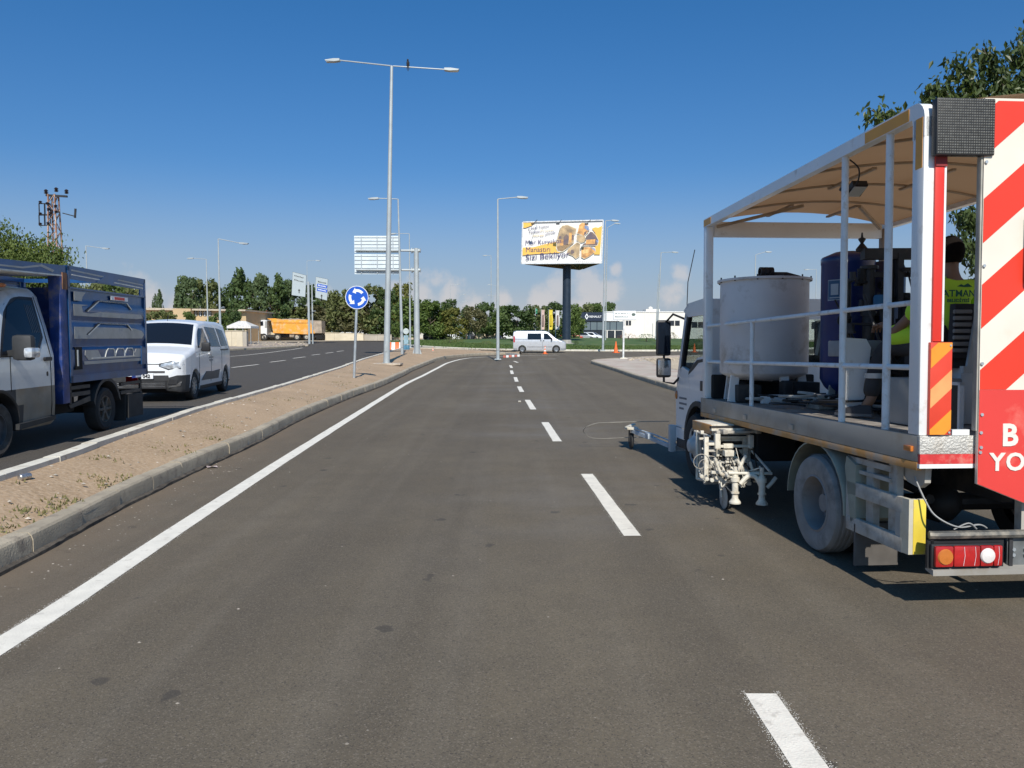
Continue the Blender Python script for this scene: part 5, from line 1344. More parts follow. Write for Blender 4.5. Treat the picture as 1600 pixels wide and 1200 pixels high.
VB.build(va, car_white, [('bumper', plastic, lambda y, z, x: (y < .46 and z < .60) or (z < .30)), ])
for a in (.86, .86+WB):
    for s_ in (-1, 1): wheel(va, s_*.80, a-.86, .325, .325, .20, s_, 10)
MB().box(-.7,.7,-.86+.25,3.4,.2,.34).build('underbody', well, va)
VB.top_patch('windscreen', .98, 1.70, .80, .66, dark_glass, va)
VB.side_patch('front_window', [(1.16,1.20),(2.12,1.20),(2.02,1.66),(1.70,1.66),(1.55,1.58)], dark_glass, va)
VB.side_patch('rear_window', [(2.26,1.21),(3.14,1.19),(3.08,1.68),(2.18,1.70)], dark_glass, va)
VB.side_patch('quarter_window', [(3.26,1.21),(3.98,1.22),(3.86,1.62),(3.22,1.68)], dark_glass, va)
for sg in (1, -1):
    hl = VB.front_patch('headlight', [(sg*.40,.80),(sg*.58,.745),(sg*.80,.755),(sg*.855,.84),(sg*.845,.93),(sg*.62,.90),(sg*.42,.85)], head_m, va, .022)
    VB.front_patch('headlight_shell', [(sg*.37,.80),(sg*.57,.73),(sg*.81,.74),(sg*.872,.83),(sg*.862,.95),(sg*.61,.915),(sg*.38,.865)], black, va, .014)
    VB.front_patch('fog_lamp', [(sg*.56,.40),(sg*.74,.40),(sg*.76,.50),(sg*.6,.52)], black, va, .02)
    VB.front_patch('bumper_trim', [(sg*.58,.33),(sg*.80,.36),(sg*.83,.46),(sg*.80,.46),(sg*.77,.38),(sg*.58,.355)], chrome, va, .028)
    m_ = MB().box(sg*.93,sg*1.12,.42,.56,1.10,1.32,.035).build('side_mirror', black, va); MB().box(sg*.95,sg*1.1,.561,.567,1.13,1.29).build('mirror_glass', chrome, m_); MB().bar((sg*.88,.5,1.14),(sg*.97,.49,1.16),.06,.05).build('mirror_arm', black, m_)
for z_ in (.345,.385,.425,.465): VB.front_patch('grille_bar', [(-.5,z_),(.5,z_),(.5,z_+.014),(-.5,z_+.014)], chrome if z_ < .46 else plastic, va, .02)
VB.front_patch('grille', [(-.52,.31),(.52,.31),(.55,.49),(-.55,.49)], black, va, .010)
VB.front_patch('upper_grille', [(-.5,.66),(.5,.66),(.5,.70),(-.5,.70)], black, va, .012)
VB.front_patch('chrome_strip', [(-.46,.835),(.46,.835),(.5,.86),(-.5,.86)], chrome, va, .012)
pl = VB.front_patch('licence_plate', [(-.26,.53),(.26,.53),(.26,.64),(-.26,.64)], signw, va, .035)
me = textmesh('72 G 042', .1, 'CENTER', .002, 0, .004)
lx_ = VB.P(0,VB.front(0,.585)-.045,.585); text('G 042', .105, black, pl, (lx_[0]+.07, lx_[1], lx_[2]), bold=.003)
VB.side_patch('door_moulding', [(1.30,.42),(2.85,.40),(2.95,.62),(2.3,.60),(1.7,.62)], M('side moulding', (.10,.10,.105), .5), va, .012)
for yl in (1.14, 2.16, 3.2): VB.side_patch('door_gap', [(yl,.36),(yl+.012,.36),(yl+.012,1.20),(yl,1.20)], well, va, .004)
VB.side_patch('door_handle', rrect(1.92,2.1,1.02,1.06,.01), car_white, va, .03); VB.side_patch('slide_rail', [(3.1,1.10),(3.95,1.10),(3.95,1.135),(3.1,1.135)], black, va, .01)
VB.side_patch('door_print', [(1.95,.93),(2.35,.93),(2.35,.965),(1.95,.965)], M('grey print', (.3,.3,.3), .6), va, .008)
VB.side_patch('door_print', [(2.0,.86),(2.3,.86),(2.3,.90),(2.0,.90)], bpy.data.materials['grey print'], va, .008)
MB().tube([(.0,1.0,1.83),(.0,1.1,1.98)], .006, 5).build('aerial', black, va)
for sg in (-.4,.4): MB().tube([(sg-.25,.08+.05,1.235),(sg+.25,.12,1.245)], .012, 5).build('wiper', black, va)
for sg in (-.38,.38): MB().box(sg-.22,sg+.22,1.35,1.5,.8,1.42,.05).build('front_seat', seatm, va)

# ---- silver panel van on the roundabout, seen side on
sv = G(848, 551.5); SVY = sv.y+.0
SVc = D(884.5, 551, 70).x
svz = H(SVc-2.4, 71)
V2 = [(0,.62,.34,.66,.6),(.05,.78,.24,.85,.7),(.14,.88,.22,.97,.78),(.4,.94,.2,1.08,.84),(.75,.95,.2,1.19,.86),(.95,.95,.2,1.30,.85),(1.35,.95,.2,1.66,.80),(1.68,.95,.2,1.90,.76),(2.0,.95,.2,1.96,.76),(4.5,.95,.22,1.96,.76),(4.75,.93,.26,1.9,.76),(4.82,.9,.34,1.75,.78)]
silver = M('silver paint', (.60,.61,.63), .32, .35, var=.03, coat=.5)
s2 = thing('silver_van', 'silver panel van seen side on, driving round the roundabout', 'van', (SVc, 70.6, svz), (0,0,R(90)))
B2 = Body(V2, 1.12, (.92, 4.0), ar=.36, az=.33, r=.11, crown=.05)
B2.build(s2, silver, [('bumper', M('silver grey bumper', (.33,.34,.35), .5), lambda y, z, x: z < .42 and (y < .5 or y > 4.45))])
for a in (.92, 4.0):
    for s_ in (-1, 1): wheel(s2, s_*.83, a, .33, .33, .2, s_, 7)
MB().box(-.7,.7,.2,4.6,.2,.34).build('underbody', well, s2)
B2.top_patch('windscreen', .95, 1.63, .80, .68, dark_glass, s2)
B2.side_patch('front_window', [(1.20,1.22),(2.05,1.22),(2.05,1.75),(1.72,1.75)], dark_glass, s2)
B2.side_patch('side_window', [(2.28,1.20),(3.52,1.20),(3.52,1.76),(2.28,1.76)], dark_glass, s2)
B2.side_patch('side_trim', [(1.3,.52),(3.55,.52),(3.55,.57),(1.3,.57)], M('grey trim', (.25,.25,.26), .5), s2, .01)
B2.side_patch('door_gap', [(2.16,.35),(2.175,.35),(2.175,1.8),(2.16,1.8)], well, s2, .004); B2.side_patch('slide_rail', [(3.55,1.22),(4.7,1.22),(4.7,1.25),(3.55,1.25)], well, s2, .006)
B2.side_patch('door_handle', rrect(2.0,2.1,1.05,1.16,.02), black, s2, .02); B2.side_patch('door_handle', rrect(2.26,2.36,1.05,1.16,.02), black, s2, .02)
for sg in (1,-1):
    B2.front_patch('headlight', [(sg*.5,.72),(sg*.85,.76),(sg*.86,1.0),(sg*.7,.95)], head_m, s2, .03)
    MB().box(sg*.96,sg*1.14,1.28,1.4,1.12,1.36,.03).build('side_mirror', black, s2)
    B2.side_patch('tail_light', rrect(4.66,4.8,.95,1.5,.02), redl, s2, .015, (sg,))

# ---- blue cage pickup (oncoming, nose out of the frame)
TX, TY = -6.25, 11.85
tz_ = H(TX, TY)
pk = thing('pickup_truck', 'silver grey flatbed pickup with a tall dusty blue metal cage body', 'pickup truck', (TX, TY, tz_), (0,0,R(3.6)))
psilver = M('dusty silver paint', (.64,.67,.68), .33, .12, var=.06, scale=1.5, coat=.4, dirt=(.33,.28,.20), dirt_amt=.12, dirt_scale=2)
pdirt = M('mud splashed silver', (.30,.265,.21), .65, .1, var=.15, scale=2.5, dirt=(.24,.19,.13), dirt_amt=.5, dirt_scale=4)
PK = [(0,.78,.36,.75,.72),(.06,.9,.3,.95,.8),(.2,.98,.28,1.12,.86),(.5,1.0,.28,1.25,.9),(.95,1.02,.28,1.36,.92),(1.1,1.02,.28,1.48,.90),(1.5,1.02,.28,1.86,.84),(1.74,1.02,.28,2.02,.80),(1.9,1.02,.28,2.075,.79),(2.3,1.02,.28,2.09,.79),(2.40,1.0,.3,2.05,.78)]
PB = Body(PK, 1.20, (1.12,), ar=.42, az=.36, r=.13, crown=.05, cx=-1.02, y0=-3.90)
PB.build(pk, psilver, [('wheel_arch', plastic, lambda y, z, x: x > .7 and .62 < y < 1.62 and math.hypot(y-1.12, z-.36) < .50), ('lower_door', pdirt, lambda y, z, x: z < .80 and x > .5), ('bumper', plastic, lambda y, z, x: z < .62 and y < .5)])
PB.top_patch('windscreen', 1.08, 1.76, .84, .72, dark_glass, pk)
PB.side_patch('side_window', [(1.22,1.24),(1.95,1.24),(2.03,1.33),(2.16,1.46),(2.20,1.92),(1.86,1.92),(1.62,1.82)], dark_glass, pk)
PB.side_patch('window_frame', [(1.16,1.20),(1.98,1.20),(2.08,1.31),(2.21,1.44),(2.25,1.965),(1.83,1.965),(1.58,1.85)], black, pk, .002)
PB.side_patch('door_gap', [(2.27,.36),(2.283,.36),(2.283,1.98),(2.27,1.98)], well, pk, .003); PB.side_patch('door_gap', [(1.36,.78),(1.372,.78),(1.372,1.2),(1.36,1.2)], well, pk, .003)
PB.side_patch('door_handle', rrect(2.10,2.27,1.13,1.18,.015), black, pk, .03, (1,)); PB.side_patch('lock', rrect(2.17,2.20,.93,.99,.01), black, pk, .008, (1,))
PB.side_patch('sill_step', [(1.46,.30),(2.30,.34),(2.30,.40),(1.46,.37)], plastic, pk, .05, (1,))
for sg in (1, -1): PB.front_patch('headlight', [(sg*.6,.8),(sg*.88,.86),(sg*.92,1.15),(sg*.78,1.1)], head_m, pk, .02)
cxm = -1.02
mir = MB().box(.06,.30,-2.62,-2.50,1.16,1.47,.05).build('side_mirror', plastic, pk); MB().box(.22,.33,-2.66,-2.46,1.19,1.32,.04).build('indicator', head_m, mir); MB().bar((-.03,-2.52,1.24),(.10,-2.54,1.26),.10,.07).build('mirror_arm', plastic, mir); MB().box(.08,.28,-2.499,-2.492,1.19,1.44,.02).build('mirror_glass', chrome, mir)
MB().ball((-.25,-2.2,2.09), .035, 1.3, 1.6, .8).build('roof_marker', amber, pk)
for x_ in (-.62, -1.42): MB().box(x_-.25,x_+.25,-2.1,-1.95,.7,1.75,.06).build('front_seat', seatm, pk)
for i in range(5): PB.side_patch('rear_guard_bar', [(1.99+i*.04,1.5),(2.0+i*.04,1.5),(2.0+i*.04,1.86),(1.99+i*.04,1.86)], M('guard steel', (.12,.13,.14), .5) if i == 0 else bpy.data.materials['guard steel'], pk, .009, (1,))
for y_, sides in ((-2.78, (0,)), (.0, (0,))):
    for x_, sd in ((-.13, 1), (-1.91, -1)): wheel(pk, x_, y_, .335, .335, .215, sd, 0 if y_ < 0 else 6, rim_d if y_ < 0 else M('muddy wheel cover', (.17,.14,.11), .8, var=.3, scale=10) if sd > 0 else rim_d, M('dusty road tyre', (.075,.068,.06), .9, var=.3, scale=8) if (y_ < 0 and sd > 0) else black_rub)
cb = M('cage blue', (.012,.080,.235), .33, .2, var=.2, scale=2.5, coat=.3, dirt=(.12,.13,.17), dirt_amt=.12, dirt_scale=3)
cbl = M('bright blue paint', (.014,.055,.26), .5, var=.3, scale=4, dirt=(.20,.16,.12), dirt_amt=.3, dirt_scale=4)
sil = M('brushed bare panel', (.43,.435,.42), .42, .15, var=.14, scale=3, dirt=(.14,.17,.24), dirt_amt=.2)
pale = M('pale pinstripe', (.78,.78,.72), .4)
y0c, y1c = -1.12, 1.50; xr_ = -2.04
fr_ = MB()
for y_ in (y0c, y1c-.06):
    for x_ in (-.05, xr_): fr_.box(x_, x_+.06, y_, y_+.06, .80, 2.43)
for x_ in (-.05, xr_): fr_.box(x_, x_+.06, y0c, y1c, 2.37, 2.44).box(x_, x_+.06, y0c, y1c, 2.12, 2.145).box(x_, x_+.06, y0c, y1c, .80, .90)
fr_.box(xr_, .01, y0c, y0c+.05, 2.37, 2.435).box(xr_, .01, y1c-.05, y1c, 2.37, 2.435)
fr_.build('cage_frame', cb, pk)
for x_, sg in ((-.02, 1), (xr_+.03, -1)):
    o_ = .018*sg
    lp_ = MB()
    zz = [.90,.96,1.06,1.10,1.26,1.30,1.36,1.42,1.60,1.64,1.70,1.74,1.92,1.95,2.0,2.14]; xx = [0,0,1,1,1,0,0,.9,.9,0,0,.9,.9,.2,0,0]
    P_ = [(x_+o_*a*1.3, z) for a, z in zip(xx, zz)]; n = len(P_)
    v = [(a, y0c+.05, z) for a, z in P_]+[(a, y1c-.05, z) for a, z in P_]+[(a-.012*sg, y0c+.05, z) for a, z in P_]+[(a-.012*sg, y1c-.05, z) for a, z in P_]
    f = [(i, i+1, n+i+1, n+i) for i in range(n-1)]+[(2*n+i, 3*n+i, 3*n+i+1, 2*n+i+1) for i in range(n-1)]
    lp_._a(v, f); sp = lp_.build('side_panel', cb, pk, 30)
    xo = x_+o_*1.3+.003*sg
    # polished raised swages with stepped ends
    def sw(pts, m_, d=.004, nm='swage'): MB().prism(pts, xo-.002*sg, xo+d*sg, 'x').build(nm, m_, sp, 0)
    sw([(-.98,1.42),(-.98,1.59),(.95,1.59),(1.30,1.55),(1.38,1.48),(1.30,1.42)], sil)
    sw([(-.98,1.745),(-.98,1.91),(-.55,1.91),(-.75,1.89),(-.72,1.80),(-.5,1.79),(-.18,1.82),(1.28,1.82),(1.36,1.76),(1.1,1.745)], sil)
    sw([(-.60,1.11),(-.70,1.18),(-.68,1.25),(-.30,1.25),(-.2,1.14),(.95,1.14),(1.05,1.25),(1.24,1.25),(1.32,1.16),(1.22,1.11)], sil)
    sw([(-.72,1.045),(-.74,1.09),(1.26,1.09),(1.22,1.045)], sil)
    sw([(-.96,1.96),(-.96,2.09),(-.62,2.09),(-.72,2.02),(-.74,1.96)], sil)
    for (zb_, k_) in ((1.79,0),(1.45,1)):
        for dd in (0, .05):
            sw([(-.62+dd,zb_+.02),(-.25+dd,zb_+.19),(.70+dd,zb_+.19),(.86+dd,zb_+.10),(.88+dd,zb_+.11),(.71+dd,zb_+.205),(-.26+dd,zb_+.205),(-.64+dd,zb_+.035)], pale if dd else black, .006, 'pinstripe')
    for i in range(3):
        a = -.08+i*.34
        sw([(a,1.13),(a+.06,1.23),(a+.12,1.27),(a+.30,1.27),(a+.34,1.23),(a+.36,1.13),(a+.345,1.13),(a+.325,1.225),(a+.29,1.255),(a+.13,1.255),(a+.075,1.22),(a+.015,1.13)], pale, .007, 'pinstripe')
    sw([(-.5,1.125),(1.0,1.125),(1.0,1.137),(-.5,1.137)], pale, .007, 'pinstripe')
    # emblem plate: blue-white-red strip
    sw([(.18,2.02),(.78,2.02),(.78,2.085),(.18,2.085)], signw, .006, 'maker_plate'); sw([(.30,2.03),(.66,2.03),(.66,2.075),(.30,2.075)], red_m, .008, 'plate_print')
    # top rail pressed curls
    sw([(-1.0,2.37),(1.4,2.32),(1.4,2.34),(-1.0,2.39)], sil, .006, 'swage'); sw([(-1.0,2.31),(.2,2.29),(1.4,2.27),(1.4,2.285),(.2,2.31),(-1.0,2.325)], pale, .006, 'pinstripe')
    sw([(-.3,2.26),(.2,2.26),(.5,2.38),(0,2.38)], cb, .010, 'swage'); sw([(-1.05,2.25),(1.42,2.25),(1.42,2.39),(-1.05,2.39)], cb, .0015, 'top_rail_plate')
    MB().prism([(-.98,.98),(-.78,.98),(-.78,1.30),(-.98,1.30)], xo-.03*sg, xo+.002*sg, 'x').build('latch_recess', well, sp); MB().box(xo-.01, xo+.012, -.93, -.90, 1.03, 1.26).build('latch', galv, sp)
    sw([(1.22,.98),(1.40,.98),(1.42,1.25),(1.24,1.29)], cb, .016, 'corner_lock')
    MB().box(xo-.02*sg, xo+.0, 1.28, 1.44, 2.145, 2.25).build('corner_plate', cb, sp)
MB().box(1.0-1.02-.0,-.0,1.05,1.2,2.17,2.37).build('corner_post', cbl, pk) if False else None
MB().box(xr_+.06,-.06,y0c,y0c+.03,.9,2.13).build('head_board', cbl, pk); MB().box(xr_+.06,-.06,y1c-.03,y1c,.9,2.13).build('tail_gate', cb, pk)
MB().box(xr_+.06,-.06,y0c,y1c,.84,.90).build('bed_floor', dark_steel, pk)
hb = MB().box(-.16,.0,-1.32,-1.13,.52,2.32,.02).build('corner_column', cbl, pk); MB().box(-1.98,-1.84,-1.32,-1.13,.52,2.32,.02).build('corner_column', cbl, pk)
MB().box(-.10,.012,-1.26,-1.14,2.10,2.33).build('rust_plate', M('rusty plate', (.32,.16,.09), .8, var=.3), hb)
vz_ = MB().prism([(-3.0,2.25),(-1.15,2.30),(-1.15,2.43),(-3.05,2.36)], -2.0, .0, 'x').build('roof_visor', cb, pk)
MB().prism([(-2.95,2.30),(-2.2,2.32),(-1.75,2.39),(-1.45,2.34),(-1.5,2.31),(-1.78,2.36),(-2.2,2.30),(-2.95,2.28)], .001, .006, 'x').build('pinstripe', sil, vz_)
MB().prism([(-3.0,2.248),(-1.15,2.298),(-1.15,2.280),(-3.0,2.230)], -2.0, .003, 'x').build('visor_lip', pale, vz_)
# side guards, arch, flap
for x_ in (-.05, -1.99):
    MB().box(x_,x_+.03,-1.10,-.52,.60,.66).box(x_,x_+.03,-1.10,-.52,.70,.75).box(x_,x_+.03,-1.12,-1.06,.50,.80).prism([(-1.14,.49),(-.52,.58),(-.52,.50),(-1.1,.44)], x_, x_+.03, 'x').build('side_guard', dark_steel, pk)
    MB().box(x_,x_+.03,.50,1.30,.52,.57).box(x_,x_+.03,.50,1.30,.66,.71).box(x_,x_+.03,1.24,1.30,.46,.80).build('side_guard', dark_steel, pk)
    arc = [(-.0+.46*math.cos(R(a)), .36+.46*math.sin(R(a))) for a in range(8, 176, 12)]; arc2 = [(.41*math.cos(R(a)), .36+.41*math.sin(R(a))) for a in range(172, 4, -12)]
    MB().prism(arc+arc2, x_-.2, x_+.045, 'x').build('wheel_arch', plastic, pk)
    MB().box(x_-.22, x_+.02, .66, .68, .08, .52).build('mud_flap', black_rub, pk)
MB().box(-.07,.0,.72,1.28,.12,.5).build('mud_flap', black_rub, pk)
MB().box(.006,.012,.86,1.22,.765,.80).build('blue_sticker', blue, pk); MB().box(.013,.016,1.0,1.22,.768,.797).build('white_sticker', signw, pk)
for x_ in (-.72,-1.32): MB().box(x_-.04,x_+.04,-3.4,1.4,.55,.72).build('chassis_rail', well, pk)
MB().cyl((-.25,0,.335),(-1.8,0,.335),.06,n=8).build('axle', well, pk); MB().box(-.6,-.2,-1.3,-.6,.35,.7,.05).build('fuel_tank', well, pk); MB().cyl((-.25,-2.88,.335),(-1.8,-2.88,.335),.05,n=8).build('axle', well, pk)
for sx_ in (-.25,-1.8): MB().box(sx_-.1,sx_+.1,1.46,1.5,.62,.76).build('tail_light', redl, pk)

# ---- orange tipper truck on the far corner
dg = D(450, 531, 110); dzz = H(dg.x, 110)
dk = 110/1200
DT = thing('dump_truck', 'white cab tipper truck with a dusty orange body, parked beyond the junction', 'dump truck', (D(401,531,110).x, 110, dzz))
def rd(px, py): q = D(px, py, 110); return (q.x-DT.location.x, q.z-dzz)
org = M('tipper orange', (.80,.36,.045), .55, var=.1, scale=.8, dirt=(.62,.47,.30), dirt_amt=.3, dirt_scale=1.2); dusty = M('dusty bare metal', (.42,.34,.26), .8, var=.2, scale=1.5)
W2 = 2.4
cabp = [rd(401,529), rd(400.5,515), rd(403.5,500.5), rd(413,499.5), rd(417,501), rd(417,526), rd(414,526), rd(413,521.5), rd(406,521.5), rd(404.5,529)]
cabm = MB().prism(cabp, 0, W2, 'y').build('cab', car_white, DT)
def pan(pts, m_, y_, nm, par=cabm): return MB().prism([rd(*p) for p in pts], y_-.03, y_, 'y').build(nm, m_, par, 0)
pan([(403.8,503),(411,501.8),(411.5,508.5),(403,510)], dark_glass, -.005, 'side_window'); pan([(414,502),(417,502),(417,512),(414,512)], M('cab grille', (.35,.36,.36), .6), -.005, 'air_intake', cabm)
a, b_ = rd(400.8,515), rd(403.2,502); MB()._a([(a[0]-.03,.15,a[1]),(b_[0]-.03,.15,b_[1]),(b_[0]-.03,W2-.15,b_[1]),(a[0]-.03,W2-.15,a[1])], [(0,1,2,3)]).build('windscreen', dark_glass, cabm)
a = rd(404.5,511); MB().box(a[0]-.1,a[0]+.25,-.25,-.1,a[1]-.2,a[1]+.5).build('side_mirror', black, cabm)
MB().box(rd(401,0)[0], rd(404,0)[0], -.02, W2+.02, rd(0,529)[1], rd(0,525)[1]).build('bumper', plastic, DT)
tipp = [rd(425,499), rd(481,499.5), rd(481.5,523), rd(427.5,520.5), rd(424,503)]
body_ = MB().prism(tipp, -.08, W2+.08, 'y').build('tipper_body', org, DT)
a, b_ = rd(418,498), rd(436,499.5); MB().prism([rd(417,497.5), rd(430,497.5), rd(438,500.5), rd(424,501)], 0, W2, 'y').build('cab_guard', org, body_)
for x_ in (430,441,452,463,474): a, b_ = rd(x_,502), rd(x_+1.1,520); MB().box(a[0],b_[0],-.14,-.08,b_[1],a[1]).build('side_rib', org, body_) if x_ in (441,463) else None
MB().bar((rd(426,503)[0],-.12,rd(426,503.5)[1]),(rd(481,503.5)[0],-.12,rd(481,503.8)[1]),.08,.12).build('top_rail', org, body_); MB().bar((rd(427,520)[0],-.12,rd(427,519.5)[1]),(rd(481,522)[0],-.12,rd(481,521.5)[1]),.08,.14).build('bottom_rail', org, body_)
a = MB()
n = 14; v = []
for i in range(n+1):
    for j in range(5): q = rd(427+i*54/n, 500); v.append((q[0], W2*j/4, q[1]-.1+.35*math.sin(math.pi*i/n)**.6*(.4+.6*math.sin(math.pi*j/4))*(1+.15*math.sin(i*2.3))))
a._a(v, [(i*5+j, i*5+j+1, (i+1)*5+j+1, (i+1)*5+j) for i in range(n) for j in range(4)]).build('soil_load', dusty, body_)
MB().prism([rd(482,500.5), rd(502,501), rd(502.5,520.5), rd(486,520.5)], .1, W2-.1, 'y').build('open_tailgate', dusty, DT)
MB().prism([rd(482.5,500.5), rd(487,507), rd(492,521), rd(482.5,521)], -.02, .05, 'y').build('tailgate_arm', org, DT)
MB().box(rd(406,0)[0], rd(494,0)[0], .5, W2-.5, rd(0,527)[1], rd(0,523)[1]).build('chassis', dark_steel, DT)
for px in (412.5, 433.5, 464, 479):
    for y_, sd in ((.12, -1), (W2-.12, 1)):
        ww = bpy.data.objects.new('wheel', None)
        q = rd(px, 526.3); ww.name = 'wheel_tmp'; bpy.data.objects.remove(ww)
        tw_ = MB().lathe([(.28,-.14),(.45,-.15),(.5,-.1),(.5,.1),(.45,.15),(.28,.14)], (q[0],y_,q[1]), 'y', 20, False).build('wheel', black_rub, DT); MB().lathe([(.29,-.13),(.26,-.05),(.10,-.06),(.1,-.13),(.001,-.13)] if sd < 0 else [(.29,.13),(.26,.05),(.001,.05)], (q[0],y_,q[1]), 'y', 16, False).build('rim', M('dusty rim', (.45,.42,.36), .7) if px < 413 and sd < 0 else bpy.data.materials['dusty rim'], tw_)
MB().box(rd(443,0)[0], rd(456,0)[0], .0, .5, rd(0,527)[1], rd(0,522.5)[1],.06).build('fuel_tank', dusty, DT)
MB().box(rd(485,0)[0], rd(495,0)[0], .3, W2-.3, rd(0,530)[1], rd(0,523)[1]).build('rear_underrun', well, DT)

# ---- small parked cars far behind
def parked(px, py, y, yawd, paint, label, kind='hatch'):
    c = D(px, py, y); z = H(c.x, y); rt = thing('parked_car', label, 'car', (c.x, y, z), (0,0,R(yawd)), 'cars parked beyond the roundabout')
    KK = {'hatch': [(0,.6,.3,.6,.6),(.1,.8,.2,.75,.72),(.8,.86,.2,.92,.76),(1.0,.86,.2,.98,.74),(1.7,.86,.2,1.42,.62),(3.1,.86,.2,1.45,.62),(3.7,.84,.2,1.1,.66),(3.95,.7,.3,.9,.62)],
          'van': [(0,.6,.3,.7,.6),(.1,.85,.2,.95,.75),(.9,.92,.2,1.15,.8),(1.6,.92,.2,1.8,.74),(4.2,.92,.2,1.85,.74),(4.5,.85,.3,1.6,.74)]}[kind]
    Bd = Body(KK, .88 if kind == 'hatch' else 1.1, (.8, KK[-1][0]-.75), ar=.33, az=.3, r=.08, crown=.03, y0=-KK[-1][0]/2, step=.3); Bd.build(rt, paint)
    L_ = KK[-1][0]
    if kind == 'hatch':
        Bd.side_patch('side_window', [(1.25,.95),(3.3,.95),(3.0,1.34),(1.75,1.34)], dark_glass, rt); Bd.top_patch('windscreen', 1.02, 1.65, .68, .56, dark_glass, rt); Bd.top_patch('rear_window', 3.15, 3.62, .56, .6, dark_glass, rt)
    else: Bd.side_patch('side_window', [(1.3,1.15),(3.9,1.15),(3.8,1.65),(1.75,1.65)], dark_glass, rt); Bd.top_patch('windscreen', .95, 1.55, .75, .68, dark_glass, rt)
    for a in (.8, L_-.75):
        for s_ in (-1, 1): wheel(rt, s_*.76, a-L_/2, .3, .3, .18, s_, 0, rim_m)
    return rt
pdk = M('dark car paint', (.03,.035,.045), .3, coat=.5); psl = M('pale car paint', (.42,.47,.50), .3, .3, coat=.5)
parked(716, 530, 122, 90, car_white, 'white parked car among low shrubs behind the lawn')
parked(683, 531, 112, 90, pdk, 'dark parked car left of the white one behind the lawn')
parked(548, 526, 128, -90, car_white, 'white parked van partly hidden behind the cream wall', 'van')
parked(569, 527, 130, -90, psl, 'pale grey parked car behind the cream wall')
parked(914, 534, 135, 80, psl, 'pale car parked in front of the showroom glazing, left one')
parked(926, 534, 137, 60, car_white, 'white car parked in front of the showroom entrance')
parked(893, 534, 134, 85, M('red car paint', (.4,.05,.03), .35, coat=.4), 'reddish car parked beside the billboard mast')
parked(735, 530, 126, 90, pdk, 'dark parked car behind the sparse brown tree')
parked(800, 529, 128, 90, car_white, 'white parked car just left of the silver van roof')
# ------------------------------------------------------------ road marking truck
ta = R(4.08); lx = 2.49-.0713*(5.95-4.71)
TK = thing('road_marking_truck', 'white road marking truck with canopy, paint tanks and striped rear board', 'truck', (lx+1.05*math.cos(ta), 5.95+1.05*math.sin(ta), 0), (R(-1.3), 0, ta))
L_, RR, YR, YF, DZ = -1.05, 1.13, -1.30, 2.92, 1.068
alu = M('oxidised aluminium deck side', (.42,.395,.35), .55, .35, var=.1, scale=2.2, dirt=(.29,.24,.17), dirt_amt=.3, dirt_scale=2.6)
deckm = M('dirty deck plate', (.30,.27,.24), .7, .2, var=.2, scale=4, bump=.3, dirt=(.5,.45,.38), dirt_amt=.3, dirt_scale=5)
cpaint = M('canopy white paint', (.80,.81,.80), .38, var=.03, scale=3, coat=.3, dirt=(.50,.45,.38), dirt_amt=.08, dirt_scale=6)
amb = M('amber reflector sheet', (.80,.36,.03), .45, var=.08, scale=3); ambw = M('worn amber band', (.66,.33,.10), .65, var=.12, scale=4, dirt=(.38,.33,.27), dirt_amt=.42, dirt_scale=4)
spray = M('dust coated fittings', (.50,.47,.41), .8, var=.12, scale=5, dirt=(.30,.26,.21), dirt_amt=.35, dirt_scale=9)
# chassis
for x_ in (-.36,.36): MB().box(x_-.035,x_+.035,-1.15,4.0,.62,.86).build('chassis_rail', dark_steel, TK)
for y_ in (-1.1,-.6,.5,1.3,2.2): MB().box(-.34,.34,y_-.04,y_+.04,.66,.82).build('cross_member', dark_steel, TK)
MB().cyl((-.88,.09,.38),(.95,.09,.38),.07,n=10).ball((0,.09,.38),.17).build('rear_axle', dark_steel, TK)
MB().cyl((-.8,3.35,.43),(.8,3.35,.43),.05,n=8).build('front_axle', dark_steel, TK); MB().cyl((0,.1,.4),(0,2.4,.6),.04,n=8).build('prop_shaft', dark_steel, TK)
MB().box(.42,.85,.9,2.2,.42,.82,.05).build('fuel_tank', dark_steel, TK); MB().box(-.9,-.5,1.6,2.7,.5,.86,.03).build('battery_box', well, TK)
MB().box(-.3,.3,2.6,3.9,.45,.95,.05).build('gearbox', well, TK)
for x_ in (-.55,.55): MB().tube([(x_,-.65,.55),(x_,-.3,.47),(x_,0,.44),(x_,.3,.47),(x_,.65,.55)], .035, 6).build('leaf_spring', dark_steel, TK)
